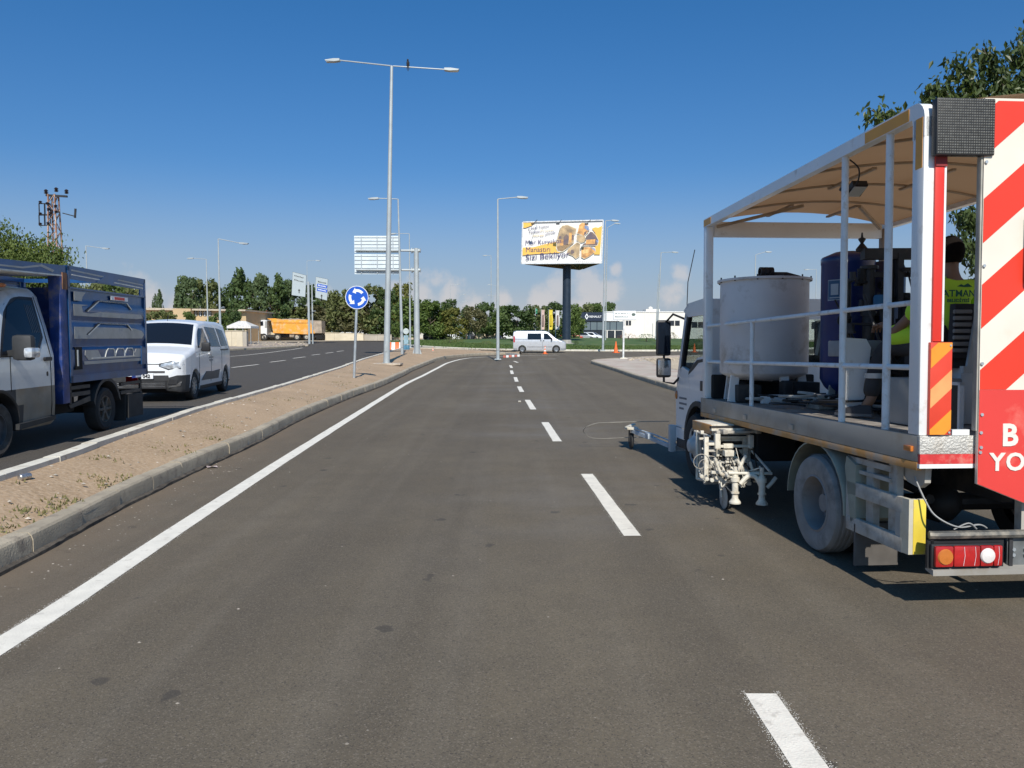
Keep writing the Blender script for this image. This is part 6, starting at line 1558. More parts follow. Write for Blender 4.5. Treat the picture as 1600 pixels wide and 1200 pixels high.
# wheels
dust_rim = M('dusty steel rim', (.30,.29,.28), .75, .1, var=.15, scale=6, dirt=(.18,.16,.14), dirt_amt=.3)
def truck_wheel(x, y, z, sd, dual=True, dusty=True, front=False):
    r = .385; h = .105; ty = dusty_tyre if dusty else black_rub
    t = MB().lathe([(.225,-h*.85),(.30,-h),(.365,-h*.9),(r,-h*.6),(r,h*.6),(.365,h*.9),(.30,h),(.225,h*.85),(.22,.0)], axis='x', n=40, close=False)
    for i in range(4): t.lathe([(r+.001,-h*.5+i*h*.33),(r+.004,-h*.46+i*h*.33),(r+.004,-h*.32+i*h*.33),(r+.001,-h*.28+i*h*.33)], axis='x', n=40, close=False)
    w_ = t.build('wheel', ty, TK); w_.location = (x, y, z); w_.rotation_euler = (0,0,0 if sd > 0 else math.pi)
    rm = MB()
    if front:
        rm.lathe([(.226,h*.86),(.215,h*.9),(.205,h*.5),(.17,h*.75),(.12,h*.9),(.10,h*1.05),(.075,h*1.5),(.05,h*1.6),(.001,h*1.6)], axis='x', n=32, close=False)
        rim_o = rm.build('rim', M('white rim', (.62,.62,.60), .5) if 'white rim' not in bpy.data.materials else bpy.data.materials['white rim'], w_)
        for i in range(6): a = i*math.pi/3; MB().cyl((h*.60,math.cos(a)*.155,math.sin(a)*.155),(h*.86,math.cos(a)*.155,math.sin(a)*.155),.036,n=12).build('rim_hole', well, w_)
    else:
        rm.lathe([(.226,h*.86),(.212,h*.92),(.205,h*.7),(.195,h*.1),(.185,-h*.55),(.12,-h*.7),(.11,-h*.3),(.075,-h*.2),(.07,h*.2),(.001,h*.22)], axis='x', n=36, close=False)
        rim_o = rm.build('rim', dust_rim, w_)
        for i in range(6): a = i*math.pi/3; MB().cyl((-h*.66,math.cos(a)*.145,math.sin(a)*.145),(-h*.4,math.cos(a)*.145,math.sin(a)*.145),.014,n=6).build('wheel_nut', dark_steel, w_)
    return w_
truck_wheel(-.945, .09, .385, -1); truck_wheel(-.70, .09, .385, -1, dusty=False); truck_wheel(1.02, .09, .385, 1); truck_wheel(.78, .09, .385, 1, dusty=False)
truck_wheel(-.90, 3.35, .46, -1, dusty=False, front=True); truck_wheel(.83, 3.35, .46, 1, dusty=False, front=True)
fend = M('dusty olive mudguard', (.33,.34,.27), .7, var=.12, scale=4, dirt=(.22,.21,.17), dirt_amt=.3)
for x_ in (-1.045, .80):
    v = []; f = []; n = 16
    for i in range(n+1):
        a = R(-2+i*182/n) ; rr_ = .485
        for (dx, dr) in ((0,-.012),(0,.0),(.02,.012),(.31,.012),(.31,0),(.02,0)): v.append((x_+dx, .09-rr_*math.cos(a)*1.0-dr*math.cos(a), .40+(rr_+dr)*math.sin(a)*.98))
    f = [(i*6+j, i*6+(j+1) % 6, (i+1)*6+(j+1) % 6, (i+1)*6+j) for i in range(n) for j in range(6)]+[tuple(range(6)), tuple(range(n*6+5, n*6-1, -1))]
    MB()._a(v, f).prism([(-.49,.36),(-.56,.40),(-.55,.78),(-.42,.83),(-.40,.75)], x_-.0, x_+.3, 'x').build('mudguard', fend, TK, 40)
    MB().box(x_+.0,x_+.32,-.56,-.54,.06,.36).build('mud_flap', M('grey mud flap', (.12,.11,.10), .9), TK)
# deck
dk_ = MB().box(L_+.01, RR-.01, YR+.01, YF, DZ-.06, DZ-.006).build('deck_plate', deckm, TK)
MB().box(L_, L_+.03, YR+.012, YF, .905, DZ, .004).build('deck_side', alu, TK); MB().box(RR-.03, RR, YR+.012, YF, .905, DZ, .004).build('deck_side', alu, TK)
MB().box(L_-.002, L_+.03, YR+.012, YF, .852, .903, .003).build('reflector_band', ambw, TK); MB().box(RR-.03, RR+.002, YR+.012, YF, .852, .903, .003).build('reflector_band', ambw, TK)
MB().box(L_, RR, YR-.012, YR+.012, .955, DZ, .003).build('rear_tread_plate', M('aluminium tread plate', (.62,.60,.55), .5, .3, var=.12, scale=6, bump=.6, bscale=70, dirt=(.42,.38,.32), dirt_amt=.3), TK)
MB().box(L_+.002, RR-.002, YR-.014, YR+.008, .895, .9545).build('red_reflector_strip', M('red reflector tape', (.66,.045,.045), .45, var=.12, scale=14, dirt=(.65,.2,.16), dirt_amt=.3, dirt_scale=20), TK)
MB().box(L_, RR, YR-.013, YR+.012, .868, .894).build('white_reflector_strip', cpaint, TK)
MB().box(L_, RR, YF-.02, YF+.005, .87, DZ).build('deck_front', alu, TK)
MB().box(L_-.02, L_, YR+.05, YR+.13, .965, 1.0, .004).build('side_marker', amber, TK)
for y_ in (.45,1.5,2.4): MB().box(L_-.012, L_, y_, y_+.08, .93, .975, .003).build('side_marker', M('dull marker', (.5,.42,.33), .6) if y_ < 1 else bpy.data.materials['dull marker'], TK)
# canopy frame
ZT = 3.105
pst = MB()
rp_o = MB().box(L_, L_+.085, YR, YR+.12, DZ, ZT-.09, .012).build('corner_post', cpaint, TK)
MB().box(L_-.002, L_+.02, YR+.015, YR+.085, 2.70, ZT-.10).build('amber_sheet', amb, rp_o)
MB().box(RR-.085, RR, YR, YR+.12, DZ, ZT-.09, .012).build('corner_post', cpaint, TK)
def arc_rail(x0, x1):
    pts = [(YR, ZT-.22)]+[(YR+.10-.10*math.cos(R(a)), ZT-.10+.10*math.sin(R(a))) for a in (0,20,40,60,80,90)]+[(YF-.05, ZT),(YF-.05, ZT-.09),(YR+.13, ZT-.09)]+[(YR+.12, ZT-.12),(YR+.12,ZT-.22)]
    return MB().prism(pts, x0, x1, 'x')
rl_ = arc_rail(L_, L_+.07).build('roof_rail', cpaint, TK, 30); arc_rail(RR-.07, RR).build('roof_rail', cpaint, TK, 30)
MB().box(L_-.003, L_+.02, YR+.16, -.62, ZT-.085, ZT-.012).build('amber_sheet', amb, rl_); MB().box(L_-.003, L_+.02, YF-.30, YF-.06, ZT-.08, ZT-.01).build('amber_sheet', amb, rl_)
for x0_, x1_, m_ in ((L_, L_+.085, cpaint), (RR-.10, RR, M('shaded brown post', (.36,.27,.19), .7, var=.15))): MB().box(x0_, x1_, YF-.15, YF-.05, DZ, ZT-.09, .01).build('front_post', m_, TK)  # right post painted brown for canopy shade and tarpaulin-tinted light
MB().box(L_+.10, RR-.10, YF-.13, YF-.06, ZT-.20, ZT-.03, .006).build('front_header', cpaint, TK)
MB().box(L_+.09, RR-.09, YR+.01, YR+.07, ZT-.09, ZT-.01, .006).build('rear_header', cpaint, TK)
tarp = bpy.data.materials.new('canvas roof'); tarp.use_nodes = True; n_ = tarp.node_tree; b_ = n_.nodes['Principled BSDF']; b_.inputs['Base Color'].default_value = (.36,.26,.175,1); b_.inputs['Roughness'].default_value = .8
tr_ = n_.nodes.new('ShaderNodeBsdfTranslucent'); tr_.inputs[0].default_value = (.45,.25,.12,1); ms_ = n_.nodes.new('ShaderNodeMixShader'); ms_.inputs[0].default_value = .22; n_.links.new(b_.outputs[0], ms_.inputs[1]); n_.links.new(tr_.outputs[0], ms_.inputs[2]); n_.links.new(ms_.outputs[0], n_.nodes['Material Output'].inputs[0])
tz2 = N2 = n_.nodes.new('ShaderNodeTexNoise'); N2.inputs['Scale'].default_value = 2.0; bu_ = n_.nodes.new('ShaderNodeBump'); bu_.inputs['Strength'].default_value = .4; bu_.inputs['Distance'].default_value = .05; n_.links.new(N2.outputs[0], bu_.inputs['Height']); n_.links.new(bu_.outputs[0], b_.inputs['Normal'])
v = []; nx_, ny_ = 14, 24
for j in range(ny_+1):
    for i in range(nx_+1):
        x_ = L_+.04+(RR-L_-.08)*i/nx_; y_ = YR+.06+(YF-.11-YR-.06)*j/ny_; u = (x_-0)/1.0
        sag = -.006*abs(math.sin(j/ny_*math.pi*5))
        v.append((x_, y_, ZT-.03+.115*(1-u*u)+sag*(1-u*u)))
MB()._a(v, [(j*(nx_+1)+i, j*(nx_+1)+i+1, (j+1)*(nx_+1)+i+1, (j+1)*(nx_+1)+i) for j in range(ny_) for i in range(nx_)]).build('canvas_roof', tarp, TK, 60)
ribm = M('roof rib steel', (.40,.31,.22), .6)
for k_ in range(1, 5):
    y_ = YR+.06+(YF-.17-YR)*k_/5
    MB().tube([(L_+.05+(RR-L_-.1)*i/10, y_, ZT-.06+.112*(1-((i-5)/5)**2)) for i in range(11)], .012, 6).build('roof_rib', ribm, TK)
for x_ in (-.35,.35):
    for (ya_, yb_) in ((YR+.1,-.4),(.5,1.3),(2.1,2.75)): MB().bar((x_,ya_,ZT+.03),(x_+.0,yb_,ZT+.03),.035,.02).build('roof_stay', ribm, TK)
for (p, q) in (((-.95,2.7,3.0),(-.3,1.95,3.1)),((.95,2.7,3.0),(.3,1.95,3.1))): MB().bar(p, q, .03, .03).build('roof_brace', ribm, TK)
# side rails and stanchions
rm_ = M('rail paint', (.76,.79,.80), .45, var=.06, scale=8, dirt=(.46,.41,.34), dirt_amt=.14, dirt_scale=12)
for x_ in (L_+.03, RR-.03):
    for y_ in (-.295,-.88): MB().cyl((x_,y_,DZ-.005),(x_,y_,ZT-.09),.025,n=14).build('stanchion', rm_, TK)
    MB().cyl((x_,1.46,DZ-.005),(x_,1.46,1.90),.021,n=12).build('short_stanchion', rm_, TK)
    for z_ in (1.89,1.485):
        MB().cyl((x_-.0,YR+.12,z_),(x_-.0,YF-.15,z_),.018,n=10).build('hand_rail', rm_, TK)
        MB().box(x_-.028,x_+.028,YF-.155,YF-.145,z_-.05,z_+.05).build('rail_flange', rm_, TK)
# spotlight under the roof
sp_o = MB().prism([(-.07,2.86),(.05,2.80),(.07,2.83),(-.05,2.90)], -.84, -.72, 'x').build('work_lamp', black, TK); MB().prism([(-.065,2.852),(.04,2.803),(.045,2.798),(-.07,2.845)], -.83, -.73, 'x').build('lamp_glass', lens_m, sp_o)
MB().tube([(-.84,.05,2.84),(-.93,-.05,2.83),(-.98,-.25,2.86)], .012, 6).tube([(-.98,-.28,3.0),(-.92,-.30,2.93),(-.90,-.24,2.84),(-.86,0,2.83)], .006, 5, 4).build('lamp_bracket', black, TK)
# rear left: dot matrix panel, red strip, chevrons
dm = MB().box(-1.02,-.655,YR-.075,YR-.02,2.755,3.092,.010).build('matrix_panel', black, TK)
dots = MB()
nxd, nzd = 24, 21
for i in range(nxd):
    for j in range(nzd):
        x_ = -1.008+i*.341/(nxd-1); z_ = 2.768+j*.311/(nzd-1); dots._a([(x_-.0052,YR-.0765,z_-.0052),(x_+.0052,YR-.0765,z_-.0052),(x_+.0052,YR-.0765,z_+.0052),(x_-.0052,YR-.0765,z_+.0052),(x_,YR-.0800,z_)], [(0,1,4),(1,2,4),(2,3,4),(3,0,4)])
dots.build('light_cell', M('matrix cell', (.16,.16,.145), .45, var=.2, scale=40), dm, 0, 'stuff')
MB().box(-.655,-.640,YR-.04,YR-.02,2.775,3.09).build('matrix_bracket', galv, dm)
MB().box(-.985,-.928,YR-.016,YR-.001,1.645,2.775,.003).build('red_strip', red_m, TK); MB().box(-.926,-.912,YR-.014,YR+.05,1.645,2.775,.003).build('strip_edge', cpaint, TK)
MB().box(-.985,-.915,YR-.022,YR-.0165,2.70,2.775).build('dark_red_strip', M('dark red', (.25,.02,.02), .6), TK)
cp = MB().box(-1.0,-.862,YR-.024,YR-.001,1.075,1.64,.002).build('chevron_panel', M('chevron red', (.72,.06,.03), .42, var=.05), TK)
def clip(poly, x0, x1, z0, z1):
    for ax, lim, sg in ((0,x0,1),(0,x1,-1),(1,z0,1),(1,z1,-1)):
        out_ = []
        for a, b in zip(poly, poly[1:]+poly[:1]):
            da, db = (a[ax]-lim)*sg, (b[ax]-lim)*sg
            if da >= 0: out_.append(a)
            if da*db < 0: t = da/(da-db); out_.append((a[0]+(b[0]-a[0])*t, a[1]+(b[1]-a[1])*t))
        poly = out_
        if not poly: return None
    return poly
orl = M('chevron orange', (.88,.32,.03), .42, var=.08); orl2 = M('faded chevron orange', (.85,.36,.13), .45, var=.08)
for i, m_ in ((0, orl),(1, orl2),(2, orl)):
    zc = 1.06+i*.245; pl_ = clip([(-1.0,zc-.07),(-.84,zc+.075),(-.84,zc+.19),(-1.0,zc+.045)], -.998,-.864,1.077,1.638)
    if pl_: MB().prism(pl_, YR-.0275, YR-.0242, 'y').build('chevron', m_, cp, 0)
for z_ in (1.09,1.62): MB().cyl((-.875,YR-.0275,z_),(-.875,YR-.031,z_),.007,n=8).build('screw', galv, cp)
# big striped board
bx0, bx1 = -.708, .708; BYY = YR-.055
bpoly = [(bx0,.775),(-.408,.655),(.408,.655),(bx1,.775),(bx1,3.10),(bx0,3.10)]
tb = MB().prism(bpoly, BYY, BYY+.022, 'y').build('warning_board', M('board cream white', (.80,.73,.62), .45, var=.05, scale=2, dirt=(.70,.60,.46), dirt_amt=.12), TK)
sred = M('board red', (.74,.045,.02), .4, var=.02, scale=2)
for k_ in range(9):
    zc = 1.16+k_*.515; pl_ = clip([(bx0-.05,zc),(bx1+.05,zc+1.40*.94),(bx1+.05,zc+1.40*.94+.265),(bx0-.05,zc+.265)], bx0+.003, bx1-.003, 1.352, 3.085)
    if pl_ and len(pl_) > 2: MB().prism(pl_, BYY-.0025, BYY+.001, 'y').build('stripe', sred, tb, 0)
MB().prism([(bx0+.001,.777),(-.408,.657),(.408,.657),(bx1-.001,.777),(bx1-.001,1.35),(bx0+.001,1.35)], BYY-.0035, BYY+.001, 'y').build('red_field', M('lower board red', (.70,.055,.045), .38, var=.03, scale=2, dirt=(.78,.22,.17), dirt_amt=.15, dirt_scale=3), tb, 0)
wl_ = M('board lettering white', (.80,.74,.66), .5, var=.03)
text('B', .185, wl_, tb, (-.562, BYY-.006, 1.068), bold=.006, align='LEFT'); text('YOL', .15, wl_, tb, (-.632, BYY-.006, .905), bold=.004, align='LEFT', space=1.12)
for (x_, z_) in ((bx0+.012,2.72),(bx0+.012,2.10),(bx0+.012,1.51),(bx0+.018,1.20),(bx0+.014,1.09),(bx0+.016,1.0),(bx0+.012,.97)): MB().cyl((x_,BYY-.001,z_),(x_,BYY-.010,z_),.010,n=8).build('bolt', galv, tb)
MB().box(-.44,-.41,BYY-.03,BYY-.004,2.05,2.33,.004).build('handle', black, tb) if False else None
MB().box(bx0-.013,bx0-.002,YR-.05,YR-.01,1.10,3.10,.003).build('board_post', M('weathered post', (.44,.42,.36), .7, var=.15), TK); MB().box(bx1+.002,bx1+.022,YR-.05,YR-.01,1.10,3.10,.003).build('board_post', bpy.data.materials['weathered post'], TK)
MB().box(-.843,bx0-.024,YR-.010,YR+.02,1.07,1.105).build('sill_strip', cpaint, TK)
MB().tube([(-.43,BYY-.03,2.40),(-.43,BYY-.05,2.2),(-.43,BYY-.03,2.0)], .018, 6).build('grab_handle', black, tb)
# rear bumper and lamps
bpr = MB().tube([(-.985,YR-.02,.458),(-.93,YR-.035,.46),(.93,YR-.035,.46),(.985,YR-.02,.458)], .026, 8).build('bumper_bar', M('dirty bar', (.10,.10,.095), .6, .3, dirt=(.28,.25,.2), dirt_amt=.4, dirt_scale=10), TK)
MB().prism([(YR-.06,.215),(YR+.02,.235),(YR+.02,.27),(YR-.06,.25)], -.98, .98, 'x').build('bumper_step', alu, TK)
for x_ in (-.98,.62): MB().box(x_,x_+.36 if x_ > 0 else x_+.02,YR-.03,YR-.01,.27,.44).build('lamp_bracket', black, bpr)
for x_ in (-.46,-.30,-.05,.05,.30,.46): MB().box(x_-.012,x_+.012,YR-.03,YR+.0,.25,.45).build('bumper_strut', dark_steel, bpr)
MB().box(-1.0,-.51,YR-.03,YR-.012,.255,.425).build('lamp_back_plate', black, bpr)
MB().box(-.475,.475,YR-.016,YR-.008,.26,.43).build('number_plate_panel', M('grey panel', (.16,.17,.17), .6, var=.3, scale=6), bpr)
def lampc(x0):
    hs = MB().box(x0,x0+.455,YR-.055,YR-.03,.262,.41,.02).build('tail_light', black, TK)
    for a, b, m_ in ((.012,.13,amber),(.13,.30,redl),(.30,.385,head_m),(.385,.443,redl)):
        pr_ = [(x0+a+.001,.272),(x0+b-.001,.272),(x0+b-.001,.400),(x0+a+.001,.400)]
        MB().box(x0+a+.001,x0+b-.001,YR-.078,YR-.05,.272,.400,.014).build('lens', redl if m_ is not head_m and m_ is not amber else redl, hs)
        if m_ is amber: MB().lathe([(.05,0),(.044,-.008),(.001,-.012)], (x0+.075,YR-.078,.335), 'y', 18, False).build('indicator_lens', amber, hs)
        if m_ is head_m: MB().lathe([(.048,0),(.042,-.008),(.001,-.012)], (x0+.345,YR-.078,.338), 'y', 18, False).build('reverse_lens', M('clear lens', (.85,.80,.76), .2, coat=.5) if 'clear lens' not in bpy.data.materials else bpy.data.materials['clear lens'], hs)
    for q in (.19,.26,.41): MB().tube([(x0+q,YR-.0785,.28),(x0+q+.008,YR-.080,.34),(x0+q+.004,YR-.0785,.395)], .0012, 4).build('lens_scratch', signw, hs)
lampc(-.99); lampc(.535)
for x_ in (-.44,-.36):
    for z_ in (.325,.36): MB().cyl((x_,YR-.016,z_),(x_,YR-.03,z_),.012,n=6).build('bolt', galv, bpr)
MB().tube([(-1.0,YR+.12,.80),(-.97,YR+.05,.66),(-.93,YR+.0,.57),(-.80,YR-.02,.505),(-.66,YR-.01,.515),(-.6,YR,.49)], .006, 5, 6).tube([(-.82,YR-.01,.488),(-.74,YR-.03,.53),(-.68,YR-.02,.49)], .005, 5, 6).build('cable', M('grey cable', (.3,.3,.29), .6), TK)
MB().box(-.36,-.30,YR+.02,YR+.08,.45,.70).build('tow_bracket', spray, TK)
# side underrun guard
for s_, xx_ in ((-1, -1.045), (1, 1.045)):
    a, b = (xx_, xx_+.035) if s_ < 0 else (xx_-.035, xx_)
    g_ = MB().box(a,b,-1.13,-.42,.555,.655,.006).box(a,b,-1.13,-.42,.30,.40,.006).box(a+.003,b-.003,-.49,-.42,.40,.555).box(a+.003,b-.003,-1.13,-1.05,.40,.555).build('side_guard', spray, TK)
    xa_, xb_ = (a, a+.118) if s_ < 0 else (b-.105, b)
    MB().prism([(xa_,-1.11),(xa_+.006,-1.195),(xb_,-1.195),(xb_,-1.170),(xa_+.035,-1.170),(xa_+.03,-1.11)] if s_ < 0 else [(xb_,-1.11),(xb_-.006,-1.195),(xa_,-1.195),(xa_,-1.170),(xb_-.035,-1.170),(xb_-.03,-1.11)], .305, .655, 'z').build('end_cap', M('cap cream', (.62,.58,.47), .5, var=.08, dirt=(.4,.35,.25), dirt_amt=.2) if s_ < 0 else bpy.data.materials['cap cream'], g_)
    MB().box(*((xa_+.034, xb_-.002) if s_ < 0 else (xa_+.002, xb_-.034)), -1.1985, -1.194, .307, .653, .001).build('yellow_reflector', M('yellow reflector', (.80,.60,.07), .4, var=.1, scale=5, dirt=(.5,.42,.2), dirt_amt=.15, dirt_scale=12) if s_ < 0 else bpy.data.materials['yellow reflector'], g_)
    for y_ in (-.72,-1.0): MB().box(b+.002 if s_ < 0 else a-.052, b+.052 if s_ < 0 else a-.002, y_, y_+.09, .32, .88, .004).build('guard_hanger', spray, g_)
    MB().prism([(-1.22,.88),(-.93,.88),(-.95,.80),(-1.03,.74),(-1.15,.72),(-1.21,.76)], b+.06 if s_ < 0 else a-.1, b+.10 if s_ < 0 else a-.06, 'x').build('bracket_plate', spray, g_)
MB().box(L_+.03,L_+.2,-.95,-.40,.79,.83).box(L_+.03,L_+.1,-.95,-.40,.72,.745).build('tool_tray', spray, TK)

# cab (single cab-over), built as open shell with see-through glazing
CW = .94; cyr, cyf = 3.02, 4.32
wcab = M('cab white paint', (.78,.80,.81), .35, var=.03, scale=1.5, coat=.5, dirt=(.44,.41,.36), dirt_amt=.16, dirt_scale=3)
glass = bpy.data.materials.new('clear glass'); glass.use_nodes = True; n_ = glass.node_tree; gb = n_.nodes['Principled BSDF']; gb.inputs['Base Color'].default_value = (.02,.025,.03,1); gb.inputs['Roughness'].default_value = .03
tp = n_.nodes.new('ShaderNodeBsdfTransparent'); tp.inputs[0].default_value = (.82,.86,.86,1); ms_ = n_.nodes.new('ShaderNodeMixShader'); ms_.inputs[0].default_value = .86; n_.links.new(gb.outputs[0], ms_.inputs[1]); n_.links.new(tp.outputs[0], ms_.inputs[2]); n_.links.new(ms_.outputs[0], n_.nodes['Material Output'].inputs[0])
arch = [(3.35+.47*math.cos(R(a)), .48+.47*math.sin(R(a))) for a in range(175, -6, -12)]
for sg in (-1, 1):
    x0_, x1_ = (-CW, -CW+.05) if sg < 0 else (CW-.05, CW)
    low = [(cyr,.62),(cyr,.70)]
    # lower door / side with wheel arch: polygon in (y,z)
    side_ = [(cyr,1.30),(cyr,.72)]+[p for p in arch if p[1] > .60 and p[0] > cyr]+[(3.86,.58),(3.95,.46),(4.20,.46),(4.30,.62),(4.32,.95),(4.26,1.30)]
    dr = MB().prism(side_, x0_, x1_, 'x').build('door', wcab, TK, 30)
    MB().prism([(cyr,1.30),(4.26,1.30),(4.10,1.42),(3.72,1.35),(3.55,1.46),(3.40,1.53),(cyr,1.56)][:7], x0_, x1_, 'x').build('door_upper', wcab, dr, 30)
    MB().prism([(cyr,1.30),(cyr,2.17),(3.12,2.17),(3.12,1.30)], x0_+.01*(sg<0), x1_-.01*(sg>0), 'x').build('rear_pillar', wcab, TK)
    ap_ = MB().prism([(4.10,1.38),(4.25,1.32),(3.93,2.10),(3.83,2.06)], x0_, x1_, 'x').build('front_pillar', wcab, TK)
    MB().prism([(4.06,1.40),(4.12,1.385),(3.85,2.055),(3.78,2.04)], x0_-.002, x1_+.002, 'x').build('pillar_trim', black, ap_)
    MB().prism([(3.12,2.04),(3.93,2.04),(3.90,2.17),(3.12,2.17)], x0_, x1_, 'x').build('roof_side', wcab, TK)
    xg = (x0_+x1_)/2
    MB().prism([(3.13,1.50),(3.42,1.48),(3.58,1.42),(3.72,1.34),(4.07,1.38),(3.82,2.04),(3.13,2.04)], xg-.003, xg+.003, 'x').build('side_window', glass, TK)
    MB().prism([(3.12,1.52),(3.42,1.50),(3.58,1.44),(3.74,1.36),(3.77,1.31),(3.55,1.385),(3.36,1.465),(3.12,1.485)], x0_-.003, x1_+.003, 'x').build('window_seal', black, dr)
    xo_ = x0_-.012 if sg < 0 else x1_; MB().box(xo_, xo_+.012, 3.10, 3.27, 1.13, 1.25, .005).build('door_handle', black, dr)
    # arch trim
    ar2 = [(3.35+.52*math.cos(R(a)), .48+.52*math.sin(R(a))) for a in range(0, 170, 12)]; ar1 = [(3.35+.46*math.cos(R(a)), .48+.46*math.sin(R(a))) for a in range(168, -6, -12)]
    MB().prism([p for p in ar2 if p[0] > cyr-.05]+[p for p in ar1 if p[0] > cyr-.05], x0_-.025 if sg < 0 else x0_, x1_ if sg < 0 else x1_+.025, 'x').build('wheel_arch', plastic, TK)
    MB().box(x0_-.003 if sg < 0 else x0_, x1_ if sg < 0 else x1_+.003, 3.86, 4.28, .34, .46, .02).build('step', plastic, TK)
    xl = x0_-.0025 if sg < 0 else x1_+.0025
    for z_, yy in ((1.00,.30),(.93,.30),(.865,.18)):
        for i in range(8 if yy > .2 else 5):
            y_ = 4.16-i*.042; MB().box(xl-.001, xl+.001, y_-.032, y_, z_-.014, z_+.012).build('lettering', M('grey lettering', (.22,.23,.25), .6) if 'grey lettering' not in bpy.data.materials else bpy.data.materials['grey lettering'], dr)
    MB().box(x0_-.002 if sg < 0 else x0_, x1_ if sg < 0 else x1_+.002, 3.86, 4.28, .60, .615).build('door_crease', chrome, dr)
    MB().ball((sg*(CW+.005),4.27,1.03), .05, .5, .6, 1.2, 8).build('indicator', amber, TK)
    # mirrors
    m0 = MB().tube([(sg*(CW-.03),3.98,2.02),(sg*(CW+.08),4.20,2.10),(sg*(CW+.15),4.38,1.98),(sg*(CW+.15),4.38,1.20),(sg*(CW+.05),4.25,1.18),(sg*(CW-.02),4.18,1.28)], .016, 6).build('mirror_arm', black, TK)
    MB().box(sg*(CW+.06),sg*(CW+.26),4.34,4.42,1.55,2.03,.04).build('mirror', black, m0); MB().box(sg*(CW+.06),sg*(CW+.26),4.32,4.40,1.26,1.52,.04).build('wide_mirror', black, m0)
    MB().box(sg*(CW+.075),sg*(CW+.245),4.333,4.339,1.58,2.0,.01).build('mirror_glass', dark_glass, m0); MB().box(sg*(CW+.075),sg*(CW+.245),4.313,4.319,1.29,1.49,.01).build('mirror_glass', chrome, m0)
MB().prism([(cyr,2.17),(3.90,2.17),(3.93,2.10),(4.0,2.13),(3.80,2.215),(3.2,2.235),(cyr,2.22)], -CW, CW, 'x').build('roof', wcab, TK, 40)
MB().box(-CW+.055,CW-.055,cyr,cyr+.04,.72,1.45).box(-CW+.055,CW-.055,cyr,cyr+.04,1.98,2.17).box(-CW+.055,-.62,cyr,cyr+.04,1.45,1.98).box(.62,CW-.055,cyr,cyr+.04,1.45,1.98).build('rear_wall', wcab, TK); MB().box(-.62,.62,cyr+.015,cyr+.02,1.45,1.98).build('rear_window', glass, TK)
MB().prism([(4.26,.62),(4.34,.66),(4.36,.95),(4.29,1.34),(4.24,1.34),(4.24,.62)], -CW+.06, CW-.06, 'x').build('front_panel', wcab, TK)
MB().prism([(4.255,1.34),(4.262,1.34),(3.94,2.11),(3.933,2.11)], -CW+.06, CW-.06, 'x').build('windscreen', glass, TK)
MB().box(-CW,CW,4.25,4.40,.40,.62,.03).build('front_bumper', wcab, TK)
for sg in (-1,1): MB().box(sg*.58,sg*.86,4.33,4.39,.70,.86,.02).build('headlight', head_m, TK)
MB().box(-CW+.06,CW-.06,3.06,4.24,.70,.76).build('cab_floor', black, TK); MB().prism([(3.98,1.0),(4.23,1.0),(4.23,1.42),(4.12,1.46),(4.0,1.36)], -CW+.06, CW-.06, 'x').build('dashboard', black, TK)
for x_ in (-.5,.0,.5): MB().box(x_-.22,x_+.22,3.12,3.24,1.0,1.56,.05).box(x_-.22,x_+.22,3.2,3.65,.95,1.08,.05).build('seat', seatm, TK)
MB().lathe([(.205,-.012),(.22,0),(.205,.012),(.19,0),(.205,-.012)], (0,0,0), 'y', 24, False).build('steering_wheel', black, TK).location = (-.5, 3.93, 1.38)
MB().ball((-.55,3.85,2.23), .075, 1.2, 1.3, .5, 10).build('roof_lamp', black, TK); MB().tube([(-CW+.02,3.93,2.08),(-.90,3.95,2.5),(-.80,3.99,2.92)], .006, 5).build('aerial', black, TK)

# grey paint tank on legs
tg = M('tank grey paint', (.66,.66,.67), .5, var=.05, scale=2, dirt=(.30,.27,.23), dirt_amt=.2, dirt_scale=3)
tkx, tky = -.585, 2.25
tank = MB().lathe([(.001,1.28),(.30,1.30),(.44,1.36),(.455,1.38),(.455,2.34),(.485,2.34),(.487,2.362),(.455,2.366),(.001,2.37)], (tkx,tky,0), n=48, close=False).build('paint_tank', tg, TK, 40)
for i in range(12): a = i*math.pi/6; MB().cyl((tkx+.47*math.cos(a),tky+.47*math.sin(a),2.33),(tkx+.47*math.cos(a),tky+.47*math.sin(a),2.385),.008,n=6).build('lid_bolt', dark_steel, tank)
for a in (200,280,340,60,130): MB().bar((tkx+.38*math.cos(R(a)),tky+.38*math.sin(R(a)),1.36),(tkx+.42*math.cos(R(a)),tky+.42*math.sin(R(a)),DZ),.09,.03).build('tank_leg', cpaint, tank)
for dx in (-.05,0,.05): MB().lathe([(.035,-.02),(.05,-.02),(.05,.02),(.035,.02)], (tkx+dx-.02,tky-.1,2.44), 'x', 14, False).build('lid_pulley', black, tank)
MB().tube([(tkx+.05,tky-.1,2.42),(tkx+.2,tky-.1,2.42),(tkx+.34,tky-.12,2.38)], .02, 6).box(tkx-.1,tkx+.06,tky-.16,tky-.04,2.37,2.40).build('lid_lever', dark_steel, tank)
MB().box(-.98,.2,2.70,2.80,DZ,1.34,.02).box(-.75,-.35,2.3,2.6,DZ,1.27,.03).build('tank_shade_box', well, TK)  # black boxes added to darken the shaded space beneath the tank
MB().box(tkx+.02,tkx+.12,tky-.49,tky-.35,1.10,1.30,.02).build('valve', dark_steel, tank)
